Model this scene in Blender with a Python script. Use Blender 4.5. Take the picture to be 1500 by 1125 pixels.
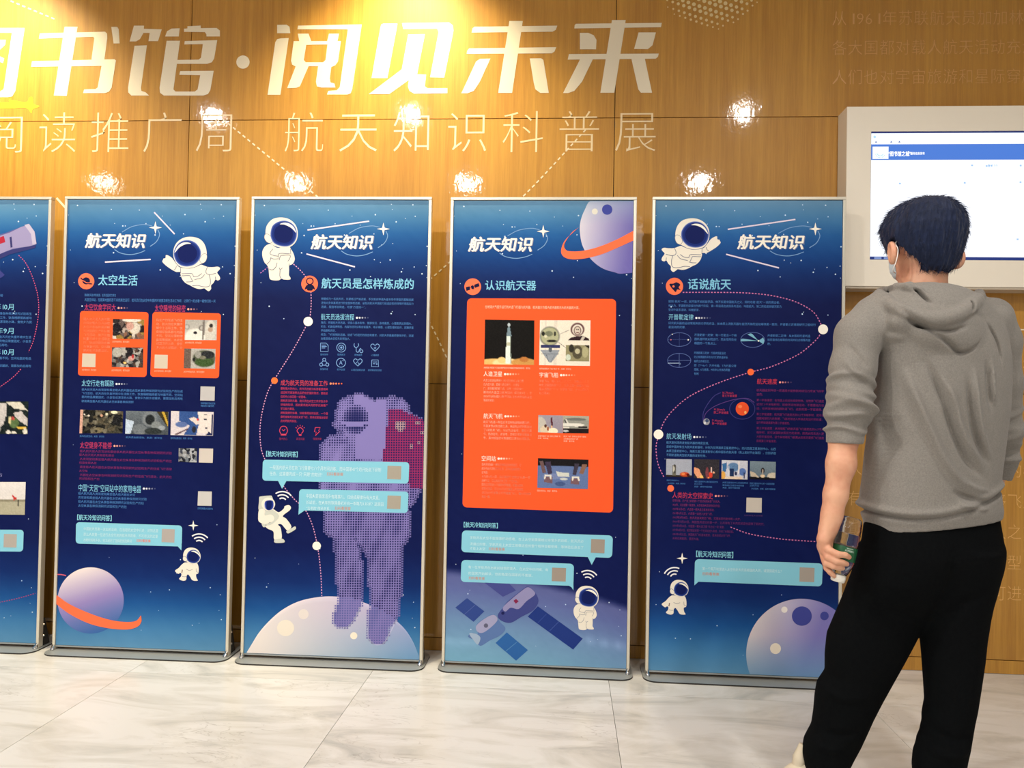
import bpy, bmesh, math, random, time
import numpy as np
from mathutils import Vector, Matrix
from mathutils.geometry import tessellate_polygon

random.seed(7)
RNG = np.random.default_rng(11)
SC = bpy.context.scene
COL = SC.collection
for o in list(bpy.data.objects):
    bpy.data.objects.remove(o)

# ------------------------------------------------------------------ camera
# wall plane y = 0, x runs right along the wall, z up, the camera stands at y = -3.57
F_PX, PITCH, YAW, ROLL = 1150.0, 0.0171, 0.0695, 0.0187
CAM = np.array([0.0, -3.571, 1.1615])
_f = np.array([-math.sin(YAW) * math.cos(PITCH), math.cos(YAW) * math.cos(PITCH), math.sin(PITCH)])
_r0 = np.array([math.cos(YAW), math.sin(YAW), 0.0])
_u0 = np.cross(_r0, _f)
_r = _r0 * math.cos(ROLL) + _u0 * math.sin(ROLL)
_u = -_r0 * math.sin(ROLL) + _u0 * math.cos(ROLL)
cam = bpy.data.cameras.new('camera')
cam.sensor_width = 36.0
cam.lens = 36.0 * F_PX / 1500.0
cam.clip_start = 0.05
cam_o = bpy.data.objects.new('camera', cam)
COL.objects.link(cam_o)
cam_o.matrix_world = Matrix(((_r[0], _u[0], -_f[0], CAM[0]), (_r[1], _u[1], -_f[1], CAM[1]),
                             (_r[2], _u[2], -_f[2], CAM[2]), (0, 0, 0, 1)))
SC.camera = cam_o

# ------------------------------------------------------------------ world, lights, exposure
SC.view_settings.view_transform = 'Standard'
SC.view_settings.look = 'None'
SC.view_settings.gamma = 1.0
SC.view_settings.use_curve_mapping = False
SC.view_settings.exposure = 0.24
wld = bpy.data.worlds.new('world')
SC.world = wld
wld.use_nodes = True
wld.node_tree.nodes['Background'].inputs[0].default_value = (1.0, 0.985, 0.97, 1)
wld.node_tree.nodes['Background'].inputs[1].default_value = 0.25
CEIL = 3.4
SPOTS = []


def lamp(name, loc, power, color=(1.0, 0.86, 0.68), radius=0.05, cone=130, blend=0.8, aim=None):
    l = bpy.data.lights.new(name, 'SPOT')
    l.energy = power
    l.color = color
    l.shadow_soft_size = radius
    l.spot_size = math.radians(cone)
    l.spot_blend = blend
    o = bpy.data.objects.new(name, l)
    COL.objects.link(o)
    o.location = loc
    if aim is not None:
        o.rotation_euler = (Vector(aim) - Vector(loc)).to_track_quat('-Z', 'Y').to_euler()
    return o


# two rows of ceiling downlights out in the hall, whose reflections stand in the lacquered wall
WARM = (1.0, 0.965, 0.92)
for x in (-2.85, -1.25, 1.30):
    SPOTS.append((x, -2.47)); lamp('downlight_beam', (x, -2.47, CEIL - 0.04), 88 if x < 0 else 74, WARM, 0.045, 165, .5)
for x in (-4.9, -2.82, -1.04, 1.29):
    SPOTS.append((x, -4.35)); lamp('downlight_beam', (x, -4.35, CEIL - 0.04), 100, WARM, 0.09, 165, .5)
# wall washers close to the wall
for x in (-2.80, -0.78):
    SPOTS.append((x, -0.52)); lamp('washer_beam', (x, -0.52, CEIL - 0.03), 200 if x < -2 else 160, (1.0, 0.87, 0.56), 0.04, 96, 1.0, (x, -0.10, 2.4))
# large soft area lights added behind the camera as general fill
for x in (-2.6, 1.0):
    a = bpy.data.lights.new('fill_light', 'AREA')
    a.shape = 'RECTANGLE'; a.size = 2.4; a.size_y = 1.0
    a.energy = 26; a.color = (1.0, 0.97, 0.94)
    ao = bpy.data.objects.new('fill_light', a)
    COL.objects.link(ao)
    ao.location = (x, -6.6, CEIL - 0.06)
    ao.rotation_euler = (math.radians(28), 0, 0)


# ------------------------------------------------------------------ pixel <-> plane helpers
def rays(px):
    px = np.asarray(px, float)
    return _f * F_PX + np.outer(px[:, 0] - 750.0, _r) + np.outer(562.5 - px[:, 1], _u)


def on_plane(px, O, N):
    v = rays(px)
    t = np.dot(O - CAM, N) / (v @ N)
    return CAM + v * t[:, None]


def Q(x, y, depth):
    """world point seen at photo pixel x,y lying on the vertical plane y=depth"""
    return on_plane([(x, y)], np.array([0, depth, 0.]), np.array([0, 1., 0]))[0]


def lin(c):
    c = np.asarray(c, float) / 255.0
    return np.where(c <= 0.04045, c / 12.92, ((c + 0.055) / 1.055) ** 2.4)


# ------------------------------------------------------------------ materials
def new_mat(name):
    m = bpy.data.materials.new(name)
    m.use_nodes = True
    return m, m.node_tree.nodes, m.node_tree.links, m.node_tree.nodes['Principled BSDF']


def simple(name, rgb, rough=0.5, metal=0.0, spec=0.5, noise=0.0, nscale=30, bump=0.0, bscale=200, sheen=0.0, coat=0.0):
    m, N, L, B = new_mat(name)
    B.inputs['Base Color'].default_value = (*lin(rgb), 1)
    B.inputs['Roughness'].default_value = rough
    B.inputs['Metallic'].default_value = metal
    B.inputs['Specular IOR Level'].default_value = spec
    B.inputs['Sheen Weight'].default_value = sheen
    B.inputs['Coat Weight'].default_value = coat
    tc = N.new('ShaderNodeTexCoord')
    if noise:
        n = N.new('ShaderNodeTexNoise'); n.inputs['Scale'].default_value = nscale; n.inputs['Detail'].default_value = 4
        L.new(tc.outputs['Object'], n.inputs['Vector'])
        r = N.new('ShaderNodeMapRange')
        r.inputs[3].default_value = 1 - noise; r.inputs[4].default_value = 1 + noise
        L.new(n.outputs['Fac'], r.inputs[0])
        mx = N.new('ShaderNodeVectorMath'); mx.operation = 'SCALE'
        mx.inputs[0].default_value = tuple(lin(rgb))
        L.new(r.outputs[0], mx.inputs['Scale'])
        L.new(mx.outputs[0], B.inputs['Base Color'])
    if bump:
        n2 = N.new('ShaderNodeTexNoise'); n2.inputs['Scale'].default_value = bscale; n2.inputs['Detail'].default_value = 3
        L.new(tc.outputs['Object'], n2.inputs['Vector'])
        b = N.new('ShaderNodeBump'); b.inputs['Strength'].default_value = bump; b.inputs['Distance'].default_value = 0.002
        L.new(n2.outputs['Fac'], b.inputs['Height'])
        L.new(b.outputs[0], B.inputs['Normal'])
    return m


def ink_mat(name, rough=0.42, spec=0.35, emit=0.0):
    m, N, L, B = new_mat(name)
    a = N.new('ShaderNodeAttribute'); a.attribute_name = 'Col'
    L.new(a.outputs['Color'], B.inputs['Base Color'])
    B.inputs['Roughness'].default_value = rough
    B.inputs['Specular IOR Level'].default_value = spec
    if emit:
        B.inputs['Base Color'].default_value = (0.01, 0.01, 0.01, 1)
        for l in list(B.inputs['Base Color'].links):
            L.remove(l)
        L.new(a.outputs['Color'], B.inputs['Emission Color'])
        B.inputs['Emission Strength'].default_value = emit
    return m


def wood_mat():
    m, N, L, B = new_mat('lacquered_veneer')
    tc = N.new('ShaderNodeTexCoord')
    mp = N.new('ShaderNodeMapping'); mp.inputs['Scale'].default_value = (40, 40, 0.9)
    L.new(tc.outputs['Object'], mp.inputs['Vector'])
    n = N.new('ShaderNodeTexNoise'); n.inputs['Scale'].default_value = 1.0; n.inputs['Detail'].default_value = 6; n.inputs['Roughness'].default_value = 0.65
    L.new(mp.outputs[0], n.inputs['Vector'])
    mp2 = N.new('ShaderNodeMapping'); mp2.inputs['Scale'].default_value = (260, 260, 9)
    L.new(tc.outputs['Object'], mp2.inputs['Vector'])
    n2 = N.new('ShaderNodeTexNoise'); n2.inputs['Scale'].default_value = 1.0; n2.inputs['Detail'].default_value = 3
    L.new(mp2.outputs[0], n2.inputs['Vector'])
    mp3 = N.new('ShaderNodeMapping'); mp3.inputs['Scale'].default_value = (3.0, 3.0, .7)
    L.new(tc.outputs['Object'], mp3.inputs['Vector'])
    n3 = N.new('ShaderNodeTexNoise'); n3.inputs['Scale'].default_value = 1.0; n3.inputs['Detail'].default_value = 2
    L.new(mp3.outputs[0], n3.inputs['Vector'])
    ad = N.new('ShaderNodeMath'); ad.operation = 'MULTIPLY_ADD'; ad.inputs[1].default_value = 0.45
    L.new(n2.outputs['Fac'], ad.inputs[0]); L.new(n.outputs['Fac'], ad.inputs[2])
    ad2 = N.new('ShaderNodeMath'); ad2.operation = 'MULTIPLY_ADD'; ad2.inputs[1].default_value = 0.5
    L.new(n3.outputs['Fac'], ad2.inputs[0]); L.new(ad.outputs[0], ad2.inputs[2])
    cr = N.new('ShaderNodeValToRGB')
    cr.color_ramp.elements[0].position = 0.62; cr.color_ramp.elements[0].color = (*lin((176, 122, 40)), 1)
    cr.color_ramp.elements[1].position = 1.25; cr.color_ramp.elements[1].color = (*lin((202, 148, 56)), 1)
    cr.color_ramp.elements[1].position = 1.0
    rg = N.new('ShaderNodeMapRange'); rg.inputs[1].default_value = 0.55; rg.inputs[2].default_value = 1.4
    rg.inputs[3].default_value = 0.4; rg.inputs[4].default_value = 1.15
    L.new(ad2.outputs[0], rg.inputs[0]); L.new(rg.outputs[0], cr.inputs[0])
    L.new(cr.outputs[0], B.inputs['Base Color'])
    B.inputs['Roughness'].default_value = 0.5
    B.inputs['Specular IOR Level'].default_value = 0.35
    B.inputs['Coat Weight'].default_value = 0.8
    B.inputs['Coat Roughness'].default_value = 0.05
    # slightly wavy lacquer
    mw = N.new('ShaderNodeMapping'); mw.inputs['Scale'].default_value = (26, 26, 16)
    L.new(tc.outputs['Object'], mw.inputs['Vector'])
    nw = N.new('ShaderNodeTexNoise'); nw.inputs['Scale'].default_value = 1.0; nw.inputs['Detail'].default_value = 3; nw.inputs['Roughness'].default_value = 0.6
    L.new(mw.outputs[0], nw.inputs['Vector'])
    bw = N.new('ShaderNodeBump'); bw.inputs['Strength'].default_value = 0.5; bw.inputs['Distance'].default_value = 0.0010
    L.new(nw.outputs['Fac'], bw.inputs['Height'])
    L.new(bw.outputs[0], B.inputs['Coat Normal'])
    return m


def marble_mat():
    m, N, L, B = new_mat('white_marble')
    tc = N.new('ShaderNodeTexCoord')
    mp = N.new('ShaderNodeMapping'); mp.inputs['Rotation'].default_value = (0, 0, 0.35); mp.inputs['Scale'].default_value = (1.3, 4.2, 1)
    L.new(tc.outputs['Object'], mp.inputs['Vector'])
    n = N.new('ShaderNodeTexNoise'); n.inputs['Scale'].default_value = 1.5; n.inputs['Detail'].default_value = 9; n.inputs['Distortion'].default_value = 1.1; n.inputs['Roughness'].default_value = 0.6
    L.new(mp.outputs[0], n.inputs['Vector'])
    cr = N.new('ShaderNodeValToRGB')
    e = cr.color_ramp.elements
    e[0].position = 0.30; e[0].color = (*lin((188, 187, 182)), 1)
    e[1].position = 0.56; e[1].color = (*lin((226, 224, 220)), 1)
    k = e.new(0.43); k.color = (*lin((212, 209, 202)), 1)
    L.new(n.outputs['Fac'], cr.inputs[0])
    # thin dark veins
    n2 = N.new('ShaderNodeTexNoise'); n2.inputs['Scale'].default_value = 2.3; n2.inputs['Detail'].default_value = 7; n2.inputs['Distortion'].default_value = 1.6
    L.new(mp.outputs[0], n2.inputs['Vector'])
    s = N.new('ShaderNodeMath'); s.operation = 'SUBTRACT'; s.inputs[1].default_value = 0.5
    L.new(n2.outputs['Fac'], s.inputs[0])
    ab = N.new('ShaderNodeMath'); ab.operation = 'ABSOLUTE'; L.new(s.outputs[0], ab.inputs[0])
    mr = N.new('ShaderNodeMapRange'); mr.inputs[1].default_value = 0.0; mr.inputs[2].default_value = 0.009; mr.inputs[3].default_value = 0.5; mr.inputs[4].default_value = 0.0
    L.new(ab.outputs[0], mr.inputs[0])
    n3 = N.new('ShaderNodeTexNoise'); n3.inputs['Scale'].default_value = 1.7; n3.inputs['Detail'].default_value = 2
    L.new(tc.outputs['Object'], n3.inputs['Vector'])
    mr3 = N.new('ShaderNodeMapRange'); mr3.inputs[1].default_value = 0.5; mr3.inputs[2].default_value = 0.68
    L.new(n3.outputs['Fac'], mr3.inputs[0])
    mul = N.new('ShaderNodeMath'); mul.operation = 'MULTIPLY'
    L.new(mr.outputs[0], mul.inputs[0]); L.new(mr3.outputs[0], mul.inputs[1])
    mx = N.new('ShaderNodeMixRGB'); mx.inputs[2].default_value = (*lin((150, 143, 132)), 1)
    L.new(mul.outputs[0], mx.inputs[0]); L.new(cr.outputs[0], mx.inputs[1])
    L.new(mx.outputs[0], B.inputs['Base Color'])
    B.inputs['Roughness'].default_value = 0.22
    B.inputs['Specular IOR Level'].default_value = 0.4
    return m


M_WOOD = wood_mat()
M_MARBLE = marble_mat()
M_JOINT = simple('dark_joint', (70, 45, 20), 0.9)
M_GROUT = simple('grout', (150, 142, 128), 0.9)
M_INK = ink_mat('printed_ink', 0.5, 0.10)
M_VINYL = ink_mat('cut_vinyl', 0.35, 0.5)
M_SCREEN = ink_mat('lit_screen', 0.2, 0.3, 1.05)
M_ALU = simple('cream_aluminium', (226, 219, 202), 0.28, 0.55, 0.5)
M_STEEL = simple('grey_steel_plate', (168, 172, 172), 0.35, 0.35, 0.5, 0.03, 60)
M_EDGE = simple('dark_plate_edge', (40, 38, 36), 0.6)
M_CHROME = simple('chrome', (225, 225, 225), 0.12, 1.0)
M_CEIL = simple('ceiling_paint', (225, 220, 210), 0.9)
M_PAINT = simple('warm_white_paint', (244, 234, 216), 0.5, noise=0.01, nscale=8)
M_BACKCLOTH = simple('poster_back', (70, 68, 66), 0.8)


# ------------------------------------------------------------------ mesh helpers
def mesh_obj(name, verts, faces, mat=None, parent=None, smooth=False, cols=None, fcols=None):
    me = bpy.data.meshes.new(name)
    me.from_pydata([tuple(v) for v in verts], [], [tuple(f) for f in faces])
    if cols is not None:
        ca = me.color_attributes.new('Col', 'FLOAT_COLOR', 'POINT')
        arr = np.ones((len(verts), 4), np.float32); arr[:, :3] = cols
        ca.data.foreach_set('color', arr.ravel())
    if mat:
        me.materials.append(mat)
    if smooth:
        me.polygons.foreach_set('use_smooth', [True] * len(me.polygons))
    me.update()
    o = bpy.data.objects.new(name, me)
    COL.objects.link(o)
    if parent:
        o.parent = parent
    return o


def bm_obj(name, bm, mat=None, parent=None, smooth=False):
    me = bpy.data.meshes.new(name)
    bm.normal_update()
    bm.to_mesh(me); bm.free()
    if mat:
        for m in (mat if isinstance(mat, (list, tuple)) else [mat]):
            me.materials.append(m)
    if smooth:
        me.polygons.foreach_set('use_smooth', [True] * len(me.polygons))
    o = bpy.data.objects.new(name, me)
    COL.objects.link(o)
    if parent:
        o.parent = parent
    return o


def add_box(bm, x0, x1, y0, y1, z0, z1, bev=0.0):
    r = bmesh.ops.create_cube(bm, size=1.0)
    vs = r['verts']
    for v in vs:
        v.co = Vector((x0 + (v.co.x + .5) * (x1 - x0), y0 + (v.co.y + .5) * (y1 - y0), z0 + (v.co.z + .5) * (z1 - z0)))
    if bev:
        es = list({e for v in vs for e in v.link_edges})
        bmesh.ops.bevel(bm, geom=es, offset=bev, segments=2, profile=0.6, affect='EDGES')


def box(name, x0, x1, y0, y1, z0, z1, mat, parent=None, bev=0.0):
    bm = bmesh.new()
    add_box(bm, x0, x1, y0, y1, z0, z1, bev)
    return bm_obj(name, bm, mat, parent)


def empty(name, loc=(0, 0, 0), rz=0.0, label=None, cat=None, group=None, parent=None):
    o = bpy.data.objects.new(name, None)
    COL.objects.link(o)
    o.empty_display_size = 0.1
    o.location = loc
    o.rotation_euler = (0, 0, rz)
    if parent: o.parent = parent
    if label: o['label'] = label
    if cat: o['category'] = cat
    if group: o['group'] = group
    return o


def tag(o, label=None, cat=None, group=None, kind=None):
    if label: o['label'] = label
    if cat: o['category'] = cat
    if group: o['group'] = group
    if kind: o['kind'] = kind
    return o


# ------------------------------------------------------------------ glyphs
_G = {}


def glyph(ch, off=0.0, res=2):
    k = (ch, off, res)
    if k not in _G:
        c = bpy.data.curves.new('glyph', 'FONT')
        c.body = ch; c.size = 1.0; c.offset = off; c.resolution_u = res
        o = bpy.data.objects.new('glyph', c)
        me = bpy.data.meshes.new_from_object(o)
        v = np.array([p.co[:2] for p in me.vertices]) if len(me.vertices) else np.zeros((0, 2))
        f = [list(p.vertices) for p in me.polygons]
        if ord(ch) > 0x2E80:
            adv = 1.0
        elif len(v):
            adv = v[:, 0].max() + 0.06
        else:
            adv = 0.3
        bpy.data.objects.remove(o); bpy.data.curves.remove(c); bpy.data.meshes.remove(me)
        _G[k] = (v, f, adv)
    return _G[k]


def smooth_closed(pts, n=6):
    P = np.asarray(pts, float); m = len(P); out = []
    for i in range(m):
        p0, p1, p2, p3 = P[i - 1], P[i], P[(i + 1) % m], P[(i + 2) % m]
        for j in range(n):
            t = j / n
            out.append(0.5 * ((2 * p1) + (-p0 + p2) * t + (2 * p0 - 5 * p1 + 4 * p2 - p3) * t * t + (-p0 + 3 * p1 - 3 * p2 + p3) * t ** 3))
    return np.array(out)


def smooth_open(pts, n=8):
    P = np.asarray(pts, float)
    P = np.vstack([2 * P[0] - P[1], P, 2 * P[-1] - P[-2]])
    out = []
    for i in range(1, len(P) - 2):
        p0, p1, p2, p3 = P[i - 1:i + 3]
        for j in range(n):
            t = j / n
            out.append(0.5 * ((2 * p1) + (-p0 + p2) * t + (2 * p0 - 5 * p1 + 4 * p2 - p3) * t * t + (-p0 + 3 * p1 - 3 * p2 + p3) * t ** 3))
    out.append(P[-2])
    return np.array(out)


class Z:
    """coordinates read off an enlarged crop of the photograph"""
    def __init__(s, x0, y0, scale):
        s.x0, s.y0, s.s = x0, y0, scale

    def __call__(s, pts):
        return [(s.x0 + x / s.s, s.y0 + y / s.s) for x, y in pts]


class Board:
    """flat printed matter on one vertical face: shapes given in photo pixels, stored in metres on the face"""
    def __init__(s, O, ang, parent, mat, base=0.001, step=0.00022):
        s.O = np.array(O, float)
        s.X = np.array([math.cos(ang), math.sin(ang), 0.0])
        s.N = np.array([math.sin(ang), -math.cos(ang), 0.0])
        s.parent, s.mat, s.base, s.step = parent, mat, base, step
        s.g = {}

    def loc(s, px):
        P = on_plane(px, s.O, s.N) - s.O
        return np.stack([P @ s.X, P[:, 2]], 1)

    def add(s, g, uv, faces, col, L):
        d = s.g.setdefault(g, {'v': [], 'f': [], 'c': [], 'n': 0})
        n = len(uv)
        if n == 0: return
        v = np.stack([uv[:, 0], np.full(n, -(s.base + L * s.step)), uv[:, 1]], 1)
        d['v'].append(v)
        k = d['n']
        d['f'] += [[k + i for i in f] for f in faces]
        c = lin(col)
        d['c'].append(np.broadcast_to(c, (n, 3)).copy())
        d['n'] += n

    def poly(s, g, pts, col, L=1, holes=None):
        loops = [np.asarray(pts, float)] + [np.asarray(h, float) for h in (holes or [])]
        tri = tessellate_polygon([[Vector((p[0], p[1], 0)) for p in l] for l in loops])
        allp = np.vstack(loops)
        # keep every face turned towards the room
        uv = s.loc(allp)
        fs = []
        for t in tri:
            a, b, c = uv[t[0]], uv[t[1]], uv[t[2]]
            cr = (b[0] - a[0]) * (c[1] - a[1]) - (b[1] - a[1]) * (c[0] - a[0])
            fs.append(t if cr > 0 else (t[0], t[2], t[1]))
        cc = np.asarray(col, float)
        s.add(g, uv, fs, cc, L)

    def blob(s, g, pts, col, L=1, n=5):
        s.poly(g, smooth_closed(pts, n), col, L)

    def ell(s, g, cx, cy, rx, ry=None, col=(255, 255, 255), L=1, n=40, rot=0.0):
        ry = rx if ry is None else ry
        t = np.linspace(0, 2 * np.pi, n, endpoint=False)
        x, y = rx * np.cos(t), ry * np.sin(t)
        c, k = math.cos(rot), math.sin(rot)
        s.poly(g, np.stack([cx + x * c - y * k, cy + x * k + y * c], 1), col, L)

    def rrect(s, g, q, r, col, L=1):
        """rounded quad through four corners (tl,tr,br,bl)"""
        q = np.asarray(q, float); out = []
        for i in range(4):
            p = q[i]; a = q[i - 1] - p; b = q[(i + 1) % 4] - p
            a /= np.linalg.norm(a); b /= np.linalg.norm(b)
            for j in range(7):
                t = j / 6 * math.pi / 2
                out.append(p + a * r * (1 - math.sin(t)) + b * r * (1 - math.cos(t)))
        s.poly(g, out, col, L)

    def quad(s, g, q, col, L=1):
        s.poly(g, q, col, L)

    def stroke(s, g, pts, w, col, L=1, dash=None):
        P = np.asarray(pts, float)
        if dash:
            seg = np.linalg.norm(np.diff(P, axis=0), axis=1)
            cum = np.r_[0, np.cumsum(seg)]
            a = 0.0
            while a < cum[-1]:
                b = min(a + dash[0], cum[-1])
                t = np.array([a, (a + b) / 2, b])
                s.stroke(g, np.stack([np.interp(t, cum, P[:, 0]), np.interp(t, cum, P[:, 1])], 1), w, col, L)
                a += dash[0] + dash[1]
            return
        d = np.gradient(P, axis=0)
        d /= np.linalg.norm(d, axis=1)[:, None] + 1e-9
        nrm = np.stack([-d[:, 1], d[:, 0]], 1) * w / 2
        A, B2 = P + nrm, P - nrm
        uv = s.loc(np.vstack([A, B2]))
        n = len(P)
        s.add(g, uv, [(i, i + 1, n + i + 1, n + i) for i in range(n - 1)], col, L)

    def grid(s, g, q, nx, ny, fn, L=0, noise=0.0, outline=None):
        """colour field on the quad q (tl,tr,br,bl); fn(u,v,px,py)->rgb arrays 0..255"""
        q = np.asarray(q, float)
        u, v = np.meshgrid(np.linspace(0, 1, nx), np.linspace(0, 1, ny))
        u, v = u.ravel(), v.ravel()
        P = ((1 - u) * (1 - v))[:, None] * q[0] + (u * (1 - v))[:, None] * q[1] + (u * v)[:, None] * q[2] + ((1 - u) * v)[:, None] * q[3]
        c = np.clip(fn(u, v, P[:, 0], P[:, 1]), 0, 255)
        if noise:
            c = np.clip(c + RNG.normal(0, noise, (len(u), 1)), 0, 255)
        f = [(j * nx + i, (j + 1) * nx + i, (j + 1) * nx + i + 1, j * nx + i + 1) for j in range(ny - 1) for i in range(nx - 1)]
        s.add(g, s.loc(P), f, c, L)

    def text(s, g, st, x0, yt, x1, yb, col, L=2, off=0.0, res=2, shear=0.0, yb1=None, fitbox=False):
        """a line of writing from x0 to x1 between the heights yt and yb (photo px, left end)"""
        if off > 0.015:      # heavier weight: the same strokes struck several times, slightly shifted
            b = off * 0.8
            h = abs(yb - yt)
            for k, (dx, dy) in enumerate(((-1, 0), (1, 0), (0, -.8), (0, .8))):
                s.text(g, st, x0 + dx * b * h, yt + dy * b * h, x1 + dx * b * h, yb + dy * b * h, col, L + k * .12, 0.0, res, shear, None if yb1 is None else yb1 + dy * b * h, fitbox)
            return
        off = min(off, 0.0)
        V, Fc, x = [], [], 0.0
        for ch in st:
            v, f, adv = glyph(ch, off, res)
            if len(v):
                V.append((v + [x, 0], f))
            x += adv
        if not V: return
        A = np.vstack([v for v, _ in V])
        mn, mx = A.min(0), A.max(0)
        if not fitbox:
            mn = np.array([0, -0.12]); mx = np.array([x, 0.88])
        e = s.loc([(x0, yb), (x1, yb if yb1 is None else yb1), (x0, yt)])
        su = (e[1, 0] - e[0, 0]) / (mx[0] - mn[0]); sv = (e[2, 1] - e[0, 1]) / (mx[1] - mn[1])
        slope = 0.0
        k = 0; out = []; fs = []
        for v, f in V:
            w = (v - mn) * [su, sv]
            w[:, 0] += w[:, 1] * shear
            out.append(w + e[0]); fs += [[k + i for i in t] for t in f]; k += len(v)
        s.add(g, np.vstack(out), fs, col, L)

    def para(s, g, st, x0, y0, x1, dy, h, col, pitch=None, L=2, slope=0.03, maxl=99):
        pitch = pitch or h
        per = max(3, int((x1 - x0) / pitch))
        i = 0; l = 0
        if '\n' in st:
            ls = st.split('\n'); mx = max(len(k) for k in ls)
            for l, ln in enumerate(ls):
                y = y0 + l * dy
                xe = x1 if len(ln) >= .86 * mx else x0 + (x1 - x0) * len(ln) / mx
                s.text(g, ln, x0, y - h / 2, xe, y + h / 2, col, L, 0.0, 1)
            return
        for par in st.split('\n'):
            for a in range(0, len(par), per):
                if l >= maxl: return
                ln = par[a:a + per]
                y = y0 + l * dy
                xe = x0 + pitch * len(ln)
                xe = x1 if len(ln) == per else xe
                s.text(g, ln, x0, y - h / 2, xe, y + h / 2, col, L, 0.012, 1)
                l += 1

    def build(s):
        out = {}
        for g, d in s.g.items():
            o = mesh_obj(g.split('#')[0], np.vstack(d['v']), d['f'], s.mat, s.parent, cols=np.vstack(d['c']))
            out[g] = o
        return out

# ================================================================== the setting
def rnd_shift(m, amount=7.0):
    """shift a material's object coordinates by a random amount per object, so no two tiles are alike"""
    N, L = m.node_tree.nodes, m.node_tree.links
    oi = N.new('ShaderNodeObjectInfo')
    for tc in [n for n in N if n.type == 'TEX_COORD']:
        for l in list(tc.outputs['Object'].links):
            v = N.new('ShaderNodeVectorMath'); v.operation = 'ADD'
            sc = N.new('ShaderNodeMath'); sc.operation = 'MULTIPLY'; sc.inputs[1].default_value = amount
            L.new(oi.outputs['Random'], sc.inputs[0])
            to = l.to_socket
            L.remove(l)
            L.new(tc.outputs['Object'], v.inputs[0]); L.new(sc.outputs[0], v.inputs[1])
            L.new(v.outputs[0], to)


rnd_shift(M_WOOD, 5.0)
rnd_shift(M_MARBLE, 9.0)

wall = box('wall_back', -7.8, 6.2, 0.014, 0.06, 0.0, CEIL, M_JOINT)
tag(wall, 'wall of glossy golden-brown veneer panels behind the banners', None, None, 'structure')
JX = [-7.79, -5.79, -3.79, -1.80, 0.197, 2.19, 4.18, 6.18]
JZ = [0.0, 0.060, 1.218, 2.441, CEIL]
for i in range(len(JX) - 1):
    for j in range(len(JZ) - 1):
        w2, h2 = (JX[i + 1] - JX[i]) / 2 - 0.0017, (JZ[j + 1] - JZ[j]) / 2 - 0.0017
        p = box('panel', -w2, w2, 0.0, 0.0135, -h2, h2, M_WOOD, wall, 0.0006)
        p.location = ((JX[i] + JX[i + 1]) / 2, 0, (JZ[j] + JZ[j + 1]) / 2)

floor = box('floor', -7.8, 6.2, -8.0, 0.06, -0.06, -0.016, M_GROUT)
tag(floor, 'polished white marble tile floor with grey veins', None, None, 'structure')
TX = [-1.78 + 0.987 * k for k in range(-6, 9)]
TY = [0.014, -0.43, -1.417, -2.404, -3.391, -4.378, -5.365, -6.352, -7.339]
for i in range(len(TX) - 1):
    for j in range(len(TY) - 1):
        w2, h2 = (TX[i + 1] - TX[i]) / 2 - 0.0009, (TY[j] - TY[j + 1]) / 2 - 0.0009
        t = box('tile', -w2, w2, -h2, h2, -0.015, 0.0, M_MARBLE, floor)
        t.location = ((TX[i] + TX[i + 1]) / 2, (TY[j] + TY[j + 1]) / 2, 0)

ceil = box('ceiling', -7.8, 6.2, -8.0, 0.06, CEIL, CEIL + 0.08, M_CEIL)
tag(ceil, 'plain pale ceiling above the hall', None, None, 'structure')
M_LAMP, _n, _l, _b = new_mat('lamp_glow')
_b.inputs['Emission Color'].default_value = (1.0, 0.9, 0.75, 1)
_b.inputs['Emission Strength'].default_value = 40.0
M_LAMPD = M_LAMP.copy(); M_LAMPD.name = 'lamp_glow_dim'
M_LAMPD.node_tree.nodes['Principled BSDF'].inputs['Emission Strength'].default_value = 9.0
DL = ['left one of the nearer row of three', 'middle one of the nearer row of three', 'right one of the nearer row of three', 'far left one of the rear row of four', 'second from left in the rear row', 'third from left in the rear row', 'far right one of the rear row of four', 'close to the wall over its left end', 'close to the wall over the headline']
for i, (x, y) in enumerate(SPOTS):
    e = empty('ceiling_downlight', (x, y, CEIL), 0, 'small round recessed ceiling downlight, ' + DL[i], 'ceiling lamp', 'round downlights in the ceiling')
    bm = bmesh.new()
    n = 24; prof = [(0.050, 0.0), (0.052, -0.006), (0.068, -0.006), (0.070, -0.001)]
    rings = [[bm.verts.new((r * math.cos(a), r * math.sin(a), z)) for a in [2 * math.pi * k / n for k in range(n)]] for r, z in prof]
    for a, b in zip(rings, rings[1:]):
        for k in range(n):
            bm.faces.new((a[k], b[k], b[(k + 1) % n], a[(k + 1) % n]))
    bm_obj('trim_ring', bm, M_ALU, e, True)
    bm = bmesh.new(); bmesh.ops.create_circle(bm, cap_ends=True, segments=24, radius=0.049)
    for v in bm.verts: v.co.z = -0.002
    bmesh.ops.reverse_faces(bm, faces=bm.faces[:])
    bm_obj('diffuser', bm, M_LAMP if i in (1, 2) else M_LAMPD, e)

# ================================================================== lettering on the wall
WALLO = np.array([0.0, 0.0, 0.0])
CREAM = (238, 226, 200)
THIN = (236, 212, 168)
FAINT = (212, 160, 98)
FAINT2 = (226, 176, 102)


def letter_thing(label, cat, group=None, name='wall_lettering'):
    return empty(name, (0, 0, 0), 0, label, cat, group)


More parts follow.
